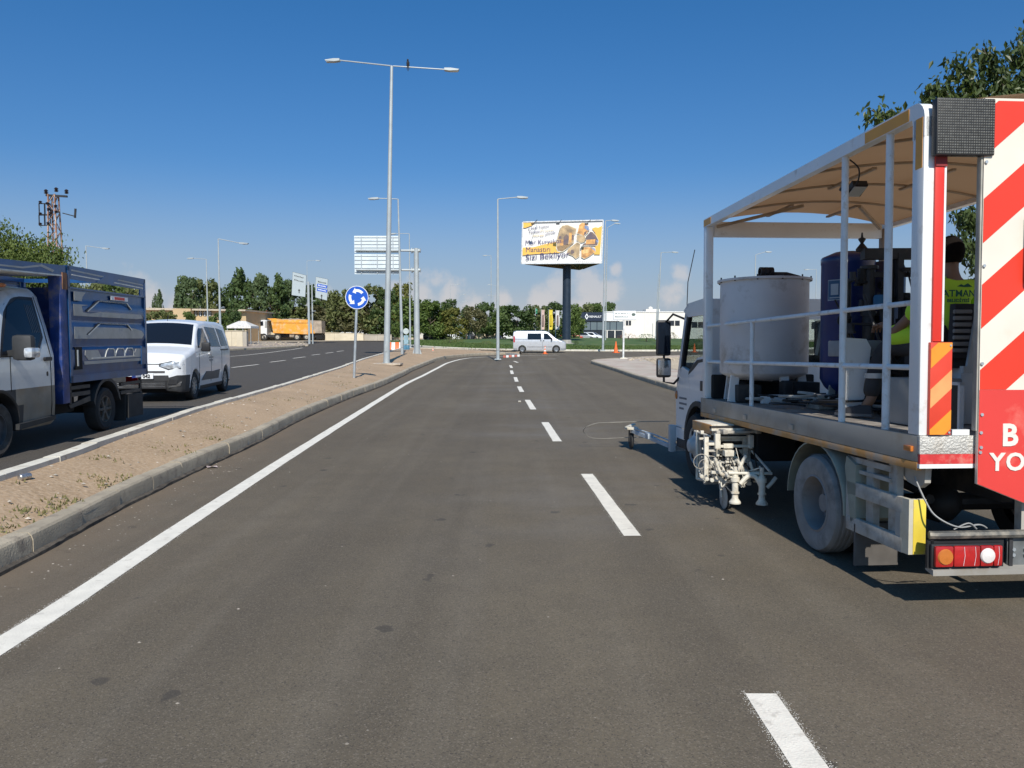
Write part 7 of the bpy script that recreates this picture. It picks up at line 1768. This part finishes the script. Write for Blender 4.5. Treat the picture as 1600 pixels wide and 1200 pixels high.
# narrow black ladder frame between the tanks
ldm = MB()
for (p, q) in (((-.02,1.75,1.07),(-.02,1.75,2.1)),((.09,1.75,1.07),(.09,1.75,2.1)),((-.02,1.75,2.08),(.12,1.75,2.08)),((-.02,1.75,2.1),(.04,1.75,1.6)),((.12,1.75,2.1),(.05,1.75,1.6)),((.05,1.75,1.6),(.03,1.75,1.07)),((.0,1.75,1.55),(.16,1.75,1.55)),((.0,1.75,1.42),(.16,1.75,1.42))): ldm.bar(p, q, .03, .02)
ldm.build('bracket_frame', M('rusty black frame', (.06,.035,.03), .7, var=.3), TK)
# blue cylinder
tb_ = M('tank blue paint', (.006,.030,.16), .38, var=.12, scale=3, coat=.25, dirt=(.16,.19,.24), dirt_amt=.16, dirt_scale=2.2)
bxc, byc = -.235, 1.15
bt = MB().lathe([(.001,1.16),(.10,1.18),(.19,1.26),(.232,1.34),(.232,2.40),(.236,2.405),(.236,2.455),(.225,2.47),(.12,2.515),(.001,2.525)], (bxc,byc,0), n=40, close=False).build('blue_cylinder', tb_, TK, 40)
MB().lathe([(.2335,1.0),(.2335,1.0)], (bxc,byc,0), n=4, close=False)
for a in (200,270,340,90): MB().bar((bxc+.17*math.cos(R(a)),byc+.17*math.sin(R(a)),1.30),(bxc+.2*math.cos(R(a)),byc+.2*math.sin(R(a)),DZ),.06,.02).build('tank_leg', spray, bt)
def cyl_patch(name, a0, a1, z0, z1, rr, mat, par, n=6):
    v = []
    for i in range(n+1):
        a = R(a0+(a1-a0)*i/n)
        for z in (z0, z1):
            for r_ in (rr, rr+.003): v.append((bxc+r_*math.cos(a), byc+r_*math.sin(a), z))
    f = []
    for i in range(n):
        o = i*4; f += [(o+1,o+5,o+7,o+3),(o,o+2,o+6,o+4),(o+2,o+3,o+7,o+6),(o,o+4,o+5,o+1)]
    return MB()._a(v, f+[(0,1,3,2),(4*n,4*n+2,4*n+3,4*n+1)]).build(name, mat, par, 60)
lb = cyl_patch('label_plate', 198, 240, 2.06, 2.25, .233, M('label blue grey', (.30,.36,.42), .5), bt); cyl_patch('label_print', 200, 238, 2.07, 2.24, .236, M('label dark blue', (.03,.10,.20), .5), lb); cyl_patch('label_mark', 207, 224, 2.11, 2.21, .2395, M('label light', (.36,.42,.46), .5), lb); cyl_patch('label_mark', 204, 230, 2.08, 2.09, .2395, bpy.data.materials['label light'], lb)
bt2 = MB().lathe([(.001,1.12),(.19,1.14),(.215,1.2),(.215,2.38),(.19,2.44),(.001,2.46)], (.20,1.35,0), n=32, close=False).build('rear_blue_cylinder', M('deep blue paint', (.006,.015,.07), .4, var=.1, coat=.2), TK, 40)
# compressor, pumps, hoses: built up of many real fittings
random.seed(31)
eng = MB().box(.15,.75,.45,1.0,1.10,1.62,.03).box(-.30,.05,.55,.80,1.08,1.5,.02).box(.30,.72,.0,.4,1.15,1.55,.02).build('engine_block', M('sooty steel', (.02,.02,.021), .6, .3, var=.4, scale=9, bump=.4), TK)
for i in range(10): MB().box(.14,.76,.44,.452,1.15+i*.045,1.165+i*.045).build('cooling_fin', dark_steel, eng)
MB().lathe([(.12,-.03),(.15,-.02),(.15,.02),(.12,.03)], (.12,.40,1.42), 'y', 18).lathe([(.07,-.03),(.08,.03)], (-.08,.50,1.28), 'y', 14).build('fly_wheel', dark_steel, eng)
for k_, (x_, y_, z0_, z1_, r_) in enumerate(((-.02,.62,1.5,2.30,.05),(.13,.55,1.6,2.42,.035),(.30,.60,1.62,2.05,.06),(-.14,.75,1.5,2.2,.028),(.45,.45,1.6,2.1,.045),(.22,.35,1.5,2.25,.022),(.58,.6,1.6,2.3,.04),(-.22,.66,1.45,1.95,.03))):
    cy_ = MB().cyl((x_,y_,z0_),(x_,y_,z1_),r_,n=12).cyl((x_,y_,z1_),(x_,y_,z1_+.03),r_*1.5,n=10).cyl((x_,y_,(z0_+z1_)/2),(x_,y_,(z0_+z1_)/2+.04),r_*1.3,n=10).build('pump_column', black if k_ % 3 else dark_steel, TK)
hand = MB().bar((-.12,.55,2.42),(.48,.50,2.42),.09,.09).bar((-.05,.60,2.25),(.4,.55,2.25),.04,.04).bar((.18,.5,2.42),(.18,.5,2.0),.05,.05).bar((.40,.5,2.42),(.40,.5,1.7),.04,.04).tube([(.18,.45,2.28),(.38,.45,2.28),(.45,.45,2.20),(.45,.45,2.0)], .02, 6).tube([(.42,.45,2.40),(.50,.42,2.48),(.47,.40,2.54),(.42,.42,2.5)], .014, 6).tube([(.42,.45,2.40),(.46,.42,2.2),(.40,.42,2.05),(.36,.45,1.8)], .012, 6, 4).build('lifting_frame', dark_steel, TK)
MB().lathe([(.045,0),(.05,.02),(.012,.07),(.03,.10),(.03,.11),(.01,.12),(.006,.16),(.0,.16)], (-.10,.6,2.45), n=12).build('gauge', black, TK)
MB().lathe([(.06,0),(.06,.10),(.05,.12)], (.02,.5,1.95), n=14).build('blue_filter', M('filter blue', (.02,.12,.24), .5), TK)
hose = M('black hose', (.018,.018,.018), .55)
for i in range(26):
    a = (random.uniform(-.3,.5), random.uniform(.3,.9), random.uniform(1.15,2.3)); b = (random.uniform(-.3,.6), random.uniform(.3,.9), random.uniform(1.1,1.9)); m_ = ((a[0]+b[0])/2+random.uniform(-.12,.12), (a[1]+b[1])/2-random.uniform(0,.2), min(a[2],b[2])-random.uniform(-.05,.25))
    m_ = (m_[0], m_[1], max(1.1, m_[2])); MB().tube([a, m_, b], random.choice([.008,.011,.015]), 6, 6).build('hose', random.choice([hose, hose, dark_steel]), TK)
for i in range(60):
    x_, y_, z_ = random.uniform(-.25,.45), random.uniform(.35,.75), random.uniform(1.1,2.2); s_ = random.uniform(.015,.04); ax_ = random.choice([(1,0,0),(0,1,0),(0,0,1),(0,0,1)]); ln = s_*random.uniform(1.5,4)
    (MB().cyl((x_,y_,z_),(x_+ax_[0]*ln,y_+ax_[1]*ln,z_+ax_[2]*ln),s_,s_*random.choice([1,.6]),10).cyl((x_,y_,z_),(x_+ax_[0]*.02,y_+ax_[1]*.02,z_+ax_[2]*.02),s_*1.4,n=8) if random.random() < .75 else MB().box(x_-s_,x_+s_,y_-s_,y_+s_,z_-s_,z_+s_,.006)).build('fitting', random.choice([dark_steel, black, black, eng.data.materials[0]]), TK)
for i in range(30):                       # coiled hoses and tools lying on the deck
    x_, y_ = random.uniform(-.85,-.2), random.uniform(.25,1.9); z_ = DZ+random.uniform(.02,.10)
    r_ = random.uniform(.08,.2); MB().tube([(x_+r_*math.cos(t*.9), y_+r_*1.5*math.sin(t*.9), z_+.006*t) for t in range(random.randint(4,9))], random.choice([.010,.014]), 6, 3).build('hose', random.choice([hose, dark_steel, spray]), TK)
for (x0_,x1_,y0_,y1_,z1_,m_) in ((-.62,-.48,.9,1.15,1.2,spray),(-.45,-.30,.55,.75,1.22,M('mustard tin', (.25,.20,.05), .6)),(-.8,-.55,1.75,1.80,1.16,cpaint),(-.95,-.7,2.0,2.3,1.25,dark_steel),(-.40,-.12,1.9,2.2,1.28,dark_steel)): MB().box(x0_,x1_,y0_,y1_,DZ,z1_,.01).build('tool_box', m_, TK)
for ch in TK.children:
    b0_ = ch.name.split('.')[0]
    if b0_ in ('pump_column','lifting_frame','gauge','blue_filter','fitting') or (b0_ == 'hose' and ch.data.vertices and sum(v_.co.z for v_ in ch.data.vertices)/len(ch.data.vertices) > 1.3): ch.location.x = -.30
    if b0_ == 'engine_block': ch.location.x = -.18
# operator console
con = MB().prism([(-.04,DZ),(.10,DZ),(.16,1.30),(.28,1.66),(.30,1.70),(.02,1.72)], -.66, -.63, 'x')
MB().prism([(-.78,DZ),(-.66,DZ),(-.60,1.25),(-.56,1.62),(-.60,1.69),(-.77,1.70)], .14, .165, 'y').build('console_shield', cpaint, TK)
MB().box(-.78,-.45,.17,.42,1.55,1.68,.01).build('console', M('console grey', (.25,.26,.27), .5), TK)
MB().box(-.72,-.40,-.75,-.35,DZ,1.40,.01).build('seat_cabinet', M('cabinet grey', (.30,.30,.29), .6, var=.06), TK)
st2 = MB().box(-.66,-.645,-1.10,-.78,DZ,DZ+.30).build('frame_panel', black, TK); MB().box(-.67,-.64,-1.12,-1.10,DZ,DZ+.32).box(-.67,-.64,-.78,-.76,DZ,DZ+.32).box(-.67,-.64,-1.12,-.76,DZ+.30,DZ+.32).build('white_frame', cpaint, st2)
MB().box(-.31,-.17,-.60,-.48,DZ,1.47,.01).build('seat_pillar', cpaint, TK)
MB().box(-.45,.08,-.60,-.12,1.47,1.58,.03).build('seat_cushion', seatm, TK)
sb_ = MB().prism([(-.64,1.54),(-.58,1.54),(-.60,1.92),(-.66,1.92)], -.40, .04, 'x').build('seat_back', seatm, TK)
for i in range(7): MB().box(-.42,-.29,-.685,-.66,1.58+i*.045,1.608+i*.045,.008).build('slat', M('seat slat grey', (.28,.27,.26), .6) if i == 0 else bpy.data.materials['seat slat grey'], sb_)
MB().bar((-.33,-.71,1.45),(-.265,-.71,1.86),.045,.02,(0,1,0)).bar((-.38,-.71,1.46),(-.25,-.71,1.46),.04,.05).build('seat_lever', galv, TK)

# marking gun carriage hanging at the left flank
gw = M('paint spattered white', (.70,.66,.56), .6, var=.08, scale=8, dirt=(.40,.33,.24), dirt_amt=.25, dirt_scale=14)
X0, X1 = -1.265, -.88
gr_ = MB().box(X0,X0+.045,1.55,2.40,.785,.825,.004).box(X1-.045,X1,1.55,2.40,.785,.825,.004).build('gun_rail', alu, TK)
gb_ = MB().box(X0-.03,X1,1.80,1.86,.75,.835,.004).box(X0-.03,X1,2.34,2.40,.75,.835,.004).build('gun_cross_beam', gw, TK)
MB().box(X0-.03,L_-.01,1.82,2.38,.837,.855,.003).build('gun_cover', gw, gb_)
MB().box(X0-.045,X0-.032,1.80,2.40,.76,.852,.002).build('amber_cover', ambw, gb_)
def G2(y): return y
gx = (X0+X1)/2
fr2 = MB().box(X0,X0+.04,1.78,1.82,.42,.76).box(X1-.06,X1-.02,1.78,1.82,.42,.76).box(X0-.0,X1-.02,1.775,1.815,.69,.73).box(X0-.0,X1-.02,1.775,1.815,.56,.60).build('gun_carriage', gw, TK)
MB().box(X0-.02,X0+.03,1.74,1.775,.54,.735,.004).box(X1-.11,X1-.06,1.74,1.775,.54,.735,.004).box(X0-.02,X1-.06,1.735,1.77,.72,.742,.004).build('gun_bracket', gw, fr2)
MB().box(X0+.13,X0+.21,1.68,1.76,.46,.54,.006).cyl((X0+.17,1.72,.54),(X0+.17,1.72,.60),.02,n=8).cyl((X0+.17,1.72,.46),(X0+.17,1.72,.40),.03,n=8).build('air_valve', gw, fr2)
MB().prism([(2.42,.80),(2.30,.80),(2.15,.22),(2.30,.20)], X0+.0, X0+.03, 'x').build('diagonal_strut', spray, fr2); MB().bar((X0+.02,2.2,.22),(X1,2.2,.24),.06,.08).build('lower_strut', spray, fr2)
for (a, b, r_) in (((X0-.03,1.72,.40),(X1+.02,1.72,.40),.014),((X0-.06,1.68,.33),(X1+.0,1.68,.33),.012),((X0-.02,2.1,.68),(X0-.02,1.7,.68),.014),((X0-.10,1.9,.60),(X0+.1,1.9,.60),.012),((X0-.12,1.85,.52),(X0+.05,1.85,.52),.010),((X0-.05,2.3,.74),(X0-.05,1.8,.74),.012),((X0-.05,2.2,.76),(X0-.05,2.2,.24),.018),((X0-.05,1.95,.75),(X0-.05,1.95,.24),.016),((X0-.05,2.2,.24),(X0+.2,1.7,.28),.016)): MB().cyl(a, b, r_, n=8).build('gun_pipe', gw, fr2)
# spray guns
for (x_, y_) in ((-1.235,1.30),(-1.005,1.22)):
    gn = MB().cyl((x_,y_,.42),(x_,y_,.26),.030,n=12).cyl((x_,y_,.26),(x_,y_,.245),.040,n=12).cyl((x_,y_,.42),(x_,y_,.50),.018,n=8).cyl((x_,y_,.36),(x_,y_,.40),.042,n=12).build('spray_gun', gw, TK)
    MB().lathe([(.028,.245),(.030,.20),(.055,.165),(.055,.15)], (x_,y_,0), n=16).build('nozzle', gw, gn)
    MB().tube([(x_+.05,y_,.31),(x_+.10,y_,.36),(x_+.14,y_+.02,.40)], .018, 8, 3).tube([(x_-.03,y_,.40),(x_-.09,y_+.1,.42),(x_-.10,y_+.3,.52)], .012, 6, 4).build('gun_arm', gw, gn)
MB().tube([(-1.20,1.26,.34),(-1.13,1.26,.41),(-1.06,1.24,.41),(-1.0,1.22,.30)], .022, 8, 4).build('gun_yoke', gw, TK)
MB().cyl((-1.30,1.30,.44),(-.90,1.24,.44),.014,n=8).cyl((-1.30,1.30,.41),(-1.30,1.6,.50),.014,n=8).cyl((-.92,1.24,.46),(-.92,1.7,.60),.012,n=8).build('gun_bar', gw, TK)
MB().box(X0+.06,X1-.02,1.98,2.3,.26,.74,.02).build('gun_shade_box', M('gun shade dark', (.045,.04,.035), .7, var=.4, scale=9), TK)  # dark box added behind the guns to deepen the shade between parts
random.seed(12)
for i in range(30):
    a = (random.uniform(-1.36,-.95), random.uniform(1.3,2.2), random.uniform(.36,.70)); b = (random.uniform(-1.36,-.92), random.uniform(1.22,1.9), random.uniform(.30,.55)); m_ = ((a[0]+b[0])/2+random.uniform(-.08,.08), (a[1]+b[1])/2-random.uniform(-.05,.15), min(a[2],b[2])-random.uniform(-.06,.10))
    MB().tube([a, m_, b], random.choice([.003,.004,.006,.007]), 6, 5).build('gun_hose', random.choice([gw, hose, hose, spray, gw]), TK)
for i in range(80):
    x_, y_, z_ = random.uniform(-1.37,-1.12) if i < 50 else random.uniform(-1.2,-.95), random.uniform(1.4,1.9), random.uniform(.30,.50); s_ = random.uniform(.008,.022)
    if random.random() < .5: MB().box(x_-s_,x_+s_,y_-s_,y_+s_,z_-s_,z_+s_*.8,.003).build('gun_fitting', random.choice([gw, gw, spray]), TK)
    else: ax_ = random.choice([(1,0,0),(0,1,0),(0,0,1)]); MB().cyl((x_,y_,z_),(x_+ax_[0]*s_*2.2,y_+ax_[1]*s_*2.2,z_+ax_[2]*s_*2.2),s_*.7,n=8).build('gun_fitting', random.choice([gw, spray]), TK)
wd_ = MB().lathe([(.0,-.02),(.10,-.02),(.115,-.015),(.115,.015),(.10,.02),(.0,.02)], (0,0,0), 'x', 24).build('guide_wheel', spray, TK); wd_.location = (-1.22,1.62,.15)
MB().lathe([(.117,-.012),(.123,-.006),(.123,.006),(.117,.012)], (0,0,0), 'x', 24, False).build('tyre', black_rub, wd_); MB().tube([(-1.25,1.62,.15),(-1.26,1.66,.30),(-1.20,1.7,.42)], .012, 6).build('guide_fork', gw, TK)
_inv = TK.matrix_basis.inverted(); _o = _inv @ Vector((0, 0, CAM_H))
def TL(px, py, yl):
    d = _inv.to_3x3() @ Vector(ray(px, py)); t = (yl-_o.y)/d.y; return _o+d*t
def gq(x0, y0, x1, y1, yl, th, mat, name, par=None, b=.002):
    p, q = TL(x0, y0, yl), TL(x1, y1, yl); return MB().box(p.x, q.x, yl, yl+th, q.z, p.z, b).build(name, mat, par or TK)
drk = bpy.data.materials['gun shade dark']
gq(1111,666,1193,669.5,1.70,.05,drk,'slot_shadow_bar'); gq(1112,669.5,1164,673,1.69,.05,gw,'gun_beam'); gq(1164,669.5,1192,673,1.69,.05,alu,'gun_beam')  # beam's right end painted darker for its shade; dark bar paints slot shadow
gq(1120,673.5,1180,677,1.64,.08,spray,'gun_plate'); gq(1118,678,1126,701,1.63,.05,gw,'gun_block'); gq(1171,680,1178,701,1.64,.05,gw,'gun_block'); gq(1126,695.5,1171,699,1.65,.03,gw,'gun_crossbar'); gq(1131,693.5,1146,700.5,1.645,.04,gw,'clamp')
gq(1101,683,1107,746,1.62,.03,gw,'gun_side_plate'); gq(1128,680,1170,693,1.80,.02,drk,'gun_back_shade'); gq(1133,704,1147,713,1.58,.08,gw,'air_valve'); gq(1136,713,1144,719,1.60,.05,spray,'valve_neck'); gq(1134,720,1170,723,1.60,.03,gw,'gun_crossbar')
gq(1168,720,1171,738,1.60,.03,spray,'gun_strut'); gq(1112,736,1190,739.5,1.42,.03,gw,'gun_crossbar'); gq(1095,673,1100,678,1.72,.03,gw,'clamp'); gq(1093,684,1101,687,1.68,.03,gw,'gun_pipe'); gq(1107,692,1119,696,1.66,.03,gw,'gun_pipe'); gq(1107,703,1118,706,1.66,.03,spray,'gun_pipe')
for (x_, y_, r_) in ((1098,722,13),(1104,728,11),(1112,724,12),(1120,732,9),(1108,736,10)):
    c_ = TL(x_, y_, 1.60); rr_ = r_*.0058; MB().tube([(c_.x+rr_*math.cos(t*.6), 1.60+.01*t, c_.z+rr_*math.sin(t*.6)) for t in range(12)], .0035, 5, 2).build('wire_loop', spray, TK)
for (pts_, r_) in ((((1117,716),(1122,730),(1127,741),(1135,744)),.014),(((1165,742),(1158,728),(1150,718)),.016),(((1172,722),(1176,735),(1182,748)),.013),(((1150,742),(1160,722),(1166,712)),.018),(((1186,745),(1188,735),(1187,728)),.009)):
    MB().tube([tuple(TL(a_, b_, 1.38)) for a_, b_ in pts_], r_, 8, 4).build('gun_pipe', gw, TK)
for (x_, y_) in ((1096,744),(1104,748),(1112,750),(1120,746),(1130,737),(1126,748)):
    c_ = TL(x_, y_, 1.45); MB().lathe([(.012,-.02),(.020,-.018),(.020,.012),(.009,.016),(.009,.03)], tuple(c_), 'y', 8).build('hose_coupling', gw, TK)
# front guide arm with castor
ar_ = MB().box(-1.02,-.94,4.30,4.40,.26,.62,.008).box(-.95,-.60,4.36,4.42,.26,.34,.006).build('arm_bracket', M('pale blue grey steel', (.45,.50,.54), .5, var=.08, scale=5), TK)
MB().bar((-1.0,4.42,.33),(-1.24,5.6,.42),.045,.05).tube([(-1.0,4.42,.40),(-1.1,4.9,.44),(-1.22,5.5,.46)], .012, 6).box(-1.16,-1.08,4.95,5.15,.36,.44,.005).build('guide_arm', bpy.data.materials['pale blue grey steel'], TK)
MB().box(-1.33,-1.16,5.52,5.72,.44,.475,.004).bar((-1.33,5.55,.48),(-1.16,5.8,.50),.05,.02).build('arm_head', gw, TK)
cw = MB().lathe([(.001,-.022),(.10,-.022),(.12,-.012),(.12,.012),(.10,.022),(.001,.022)], (0,0,0), 'x', 24).build('castor_wheel', black_rub, TK); cw.location = (-1.24,5.66,.26)
MB().box(-1.275,-1.265,5.63,5.69,.25,.44).box(-1.215,-1.205,5.63,5.69,.25,.44).build('castor_fork', dark_steel, TK); MB().cyl((-1.27,5.66,.26),(-1.21,5.66,.26),.02,n=8).build('castor_hub', spray, cw)
MB().tube([(-.72,5.42,.575),(-1.3,5.48,.565),(-1.76,5.53,.55),(-1.86,5.58,.52),(-1.93,5.65,.48)], .006, 5).tube([(-1.93,5.65,.48),(-1.93,5.91,.38),(-1.74,6.06,.26),(-1.2,6.1,.26),(-.63,6.13,.26)], .005, 5, 3).build('pointer_wire', M('pale wire', (.3,.28,.24), .6), TK)
# ------------------------------------------------------------ seated operator on the truck
def skinned(name, chain, edges, mat, parent, sub=2, root=0):
    me = bpy.data.meshes.new(name); me.from_pydata([c[:3] for c in chain], edges, [])
    o = bpy.data.objects.new(name, me); C.objects.link(o)
    sk = o.modifiers.new('skin', 'SKIN'); sk.use_smooth_shade = True; sk.branch_smoothing = .6
    if not me.skin_vertices: me.skin_vertices.new() if hasattr(me.skin_vertices, 'new') else None
    for i, c in enumerate(chain):
        sv_ = me.skin_vertices[0].data[i]; r = c[3]; sv_.radius = (r, r) if not isinstance(r, tuple) else r; sv_.use_root = (i == root)
    ss = o.modifiers.new('sub', 'SUBSURF'); ss.levels = sub; ss.render_levels = sub
    dg = bpy.context.evaluated_depsgraph_get(); dg.update()
    m2 = bpy.data.meshes.new_from_object(o.evaluated_get(dg)); bpy.data.objects.remove(o); m2.name = name
    m2.materials.clear(); m2.materials.append(mat)
    for p in m2.polygons: p.use_smooth = True
    return link(name, m2, None, parent)
skin = M('skin', (.28,.155,.095), .55, var=.08, scale=8); neon = M('neon yellow shirt', (.60,.95,.05), .75, var=.05, scale=4, bump=.5, bscale=9)
trs = M('grey work trousers', (.055,.05,.05), .85, var=.2, scale=5, bump=.5, bscale=12); hairm = M('black hair', (.010,.008,.007), .95, spec=.1); shoe = M('dark work shoe', (.03,.03,.035), .6); refl = M('reflective tape', (.55,.57,.57), .35, .3)
mw = TK.matrix_basis
po = mw @ Vector((-.225, -.38, 1.60))
PR = thing('person', 'person in a neon yellow shirt seated on the marking truck, back to the camera', 'person', po, (R(-1.3), 0, ta+R(3)))
pel = (0,0,.09)
chain = [(0,.0,.10,.115),(0,.02,.22,.105),(0,.03,.36,.115),(0,.02,.46,.07),(0,.03,.555,.052),(0,.045,.625,.055),(0,.05,.70,.082),(0,.05,.78,.072),   #0-7 spine, neck, head
 (-.16,.025,.46,.045),(-.24,.06,.30,.042),(-.30,.26,.13,.038),(-.27,.42,.20,.028),   # 8-11 left arm
 (.16,.025,.46,.045),(.25,.08,.30,.042),(.22,.30,.22,.038),(.16,.46,.28,.028),     # 12-15 right arm
 (-.10,.02,.05,.09),(-.25,.43,.02,.065),(-.38,.42,-.40,.04),(-.41,.47,-.455,.035),                # 16-19 left leg
 (.10,.02,.07,.10),(.18,.46,.09,.072),(.18,.58,-.38,.04),(.18,.64,-.455,.035)]
edges = [(0,1),(1,2),(2,3),(3,4),(4,5),(5,6),(6,7),(3,8),(8,9),(9,10),(10,11),(3,12),(12,13),(13,14),(14,15),(0,16),(16,17),(17,18),(18,19),(0,20),(20,21),(21,22),(22,23)]
body_o = skinned('body', chain, edges, skin, PR)
# face and ears
MB().ball((-.078,.055,.70),.018,.5,1,1.5,8).build('ear', skin, PR); MB().ball((.078,.055,.70),.018,.5,1,1.5,8).build('ear', skin, PR)
MB().prism([(.135,.675),(.158,.672),(.138,.715),(.128,.72)], -.014, .014, 'x').build('nose', skin, PR)
for sx_ in (-.03,.03): MB().ball((sx_,.124,.72),.011,1,.6,.8,8).build('eye', M('eye white', (.7,.68,.65), .3) if sx_ < 0 else bpy.data.materials['eye white'], PR)
MB().tube([(-.025,.128,.648),(0,.134,.645),(.025,.128,.648)], .006, 5).build('mouth', M('lips', (.28,.11,.09), .5), PR)
hr = MB(); v = []; n = 20; m = 12
for j in range(m+1):
    for i in range(n):
        a = 2*math.pi*i/n; low = -.72 if math.sin(a) < .15 else .42       # hair comes lower at the back of the head
        ph = R(90)-(R(90)-math.asin(low))*j/m; rr_ = 1+.02*math.sin(i*5+j*3)
        v.append((.092*math.cos(a)*math.cos(ph)*rr_, .047+.106*math.sin(a)*math.cos(ph)*rr_, .725+.118*math.sin(ph)*rr_))
hr._a(v, [(j*n+i, j*n+(i+1) % n, (j+1)*n+(i+1) % n, (j+1)*n+i) for j in range(m) for i in range(n)]).build('hair', hairm, PR, 80)
sh = [(0,0,.08,.158),(0,.02,.20,.150),(0,.03,.34,.165),(0,.022,.455,.135),(0,.028,.535,.068),(-.165,.02,.465,.095),(-.235,.05,.33,.085),(-.262,.13,.21,.066),(.165,.02,.465,.095),(.240,.06,.33,.085),(.235,.14,.24,.064)]
skinned('shirt', sh, [(0,1),(1,2),(2,3),(3,4),(3,5),(5,6),(6,7),(3,8),(8,9),(9,10)], neon, PR)
# shirt hem and jacket fold lying over the left thigh
hm = [(-.14,.08,.10,.07),(-.20,.20,.12,.10),(-.25,.30,.12,.10),(-.29,.36,.08,.06)]
skinned('shirt_hem', hm, [(0,1),(1,2),(2,3)], neon, PR, 2)
tr = [(0,0,.07,.150),(-.10,.03,.06,.115),(-.25,.43,.02,.085),(-.33,.43,-.18,.073),(-.385,.42,-.38,.066),(.10,.03,.06,.115),(.18,.46,.04,.088),(.18,.54,-.18,.075),(.18,.575,-.38,.066)]
skinned('trousers', tr, [(0,1),(1,2),(2,3),(3,4),(0,5),(5,6),(6,7),(7,8)], trs, PR)
MB().lathe([(.083,-.22),(.084,-.18)], (-.335,.43,0), n=16, close=False).build('reflective_band', refl, PR)
for (x_, y_, an) in ((-.42,.46,R(50)),(.18,.60,0)):
    s_ = MB(); ml = [(-.05,-.07,0),(.05,-.07,0),(.052,.06,0),(.045,.16,0),(0,.2,0),(-.045,.16,0),(-.052,.06,0)]
    lo = [(x, y, 0) for x, y, _ in ml]; md = [(x*1.02, y*1.02, .035) for x, y, _ in ml]; hi = [(x*.8, (y*.55-.01 if y > 0 else y*.9), .085 if y < .1 else .07) for x, y, _ in ml]
    q = len(ml); s_._a(lo+md+hi, [tuple(range(q-1,-1,-1))]+[(i,(i+1)%q,q+(i+1)%q,q+i) for i in range(q)]+[(q+i,q+(i+1)%q,2*q+(i+1)%q,2*q+i) for i in range(q)]+[tuple(range(2*q,3*q))])
    so = s_.build('shoe', shoe, PR, 50); so.location = (x_, y_, -.518); so.rotation_euler = (0,0,an)
    sl = MB()._a([(x*1.05, y*1.04, -.001) for x, y, _ in ml]+[(x*1.05, y*1.04, .018) for x, y, _ in ml], [tuple(range(q-1,-1,-1)),tuple(range(q,2*q))]+[(i,(i+1)%q,q+(i+1)%q,q+i) for i in range(q)]).build('sole', M('shoe sole', (.20,.19,.18), .8) if x_ < 0 else bpy.data.materials['shoe sole'], so)
# hands: palm with five separate bent fingers
def hand(wx_, wy_, wz_, d, sg):
    d = Vector(d).normalized(); up = Vector((0,0,1)); s2_ = d.cross(up).normalized(); up = s2_.cross(d)
    W_ = Vector((wx_, wy_, wz_)); ch = [(*W_, .024), (*(W_+d*.05), .030), (*(W_+d*.085), .026)]; ed = [(0,1),(1,2)]
    skinned('hand', ch, ed, skin, PR, 1)
    for k_, (o_, ln) in enumerate(((-.030,.062),(-.010,.074),(.010,.070),(.030,.054))):
        p0 = W_+d*.08+s2_*o_; p1 = p0+d*ln*.5-up*.004; p2 = p1+d*ln*.35-up*.022; p3 = p2+d*ln*.12-up*.028
        skinned('finger', [(*p0,.0095),(*p1,.009),(*p2,.0085),(*p3,.007)], [(0,1),(1,2),(2,3)], skin, PR, 1)
    p0 = W_+d*.03-s2_*.026*sg; p1 = p0-s2_*.025*sg+d*.03; p2 = p1+d*.03-up*.01; skinned('thumb', [(*p0,.012),(*p1,.0105),(*p2,.009)], [(0,1),(1,2)], skin, PR, 1)
hand(-.27,.42,.20,(.1,1,-.05),1); hand(.16,.46,.28,(0,1,0),-1)
# lettering on the back of the shirt
sp_l = M('shirt print green', (.02,.16,.10), .7)
def backtext(txt, size, z, mat, x=0.0):
    me = textmesh(txt, size, 'CENTER', .0006, 0, .001)
    for v_ in me.vertices: X = v_.co.x+x; v_.co = Vector((X, -.150+.9*X*X+abs(z-.36)*.10+(-v_.co.z)-.008, z+v_.co.y))
    me.materials.clear(); me.materials.append(mat); return link('lettering', me, mat, PR)
backtext('BATMAN', .068, .40, sp_l, -.085); backtext('BELEDİYESİ', .030, .350, sp_l, -.075)
v = [(x_, -.143+.9*x_*x_, z_) for x_, z_ in ((-.08,.452),(-.05,.468),(-.03,.46),(.0,.475),(.035,.45),(-.02,.447))]; MB()._a(v+[(a, b-.002, c) for a, b, c in v], [tuple(range(6)), tuple(range(11,5,-1))]).build('shirt_emblem', sp_l, PR)
v = [(x_, -.146+.9*x_*x_, z_) for x_, z_ in ((.055,.395),(.09,.39),(.093,.41),(.055,.415))]; MB()._a(v+[(a, b-.003, c) for a, b, c in v], [(0,1,2,3),(7,6,5,4)]).build('shirt_emblem', red_m, PR)
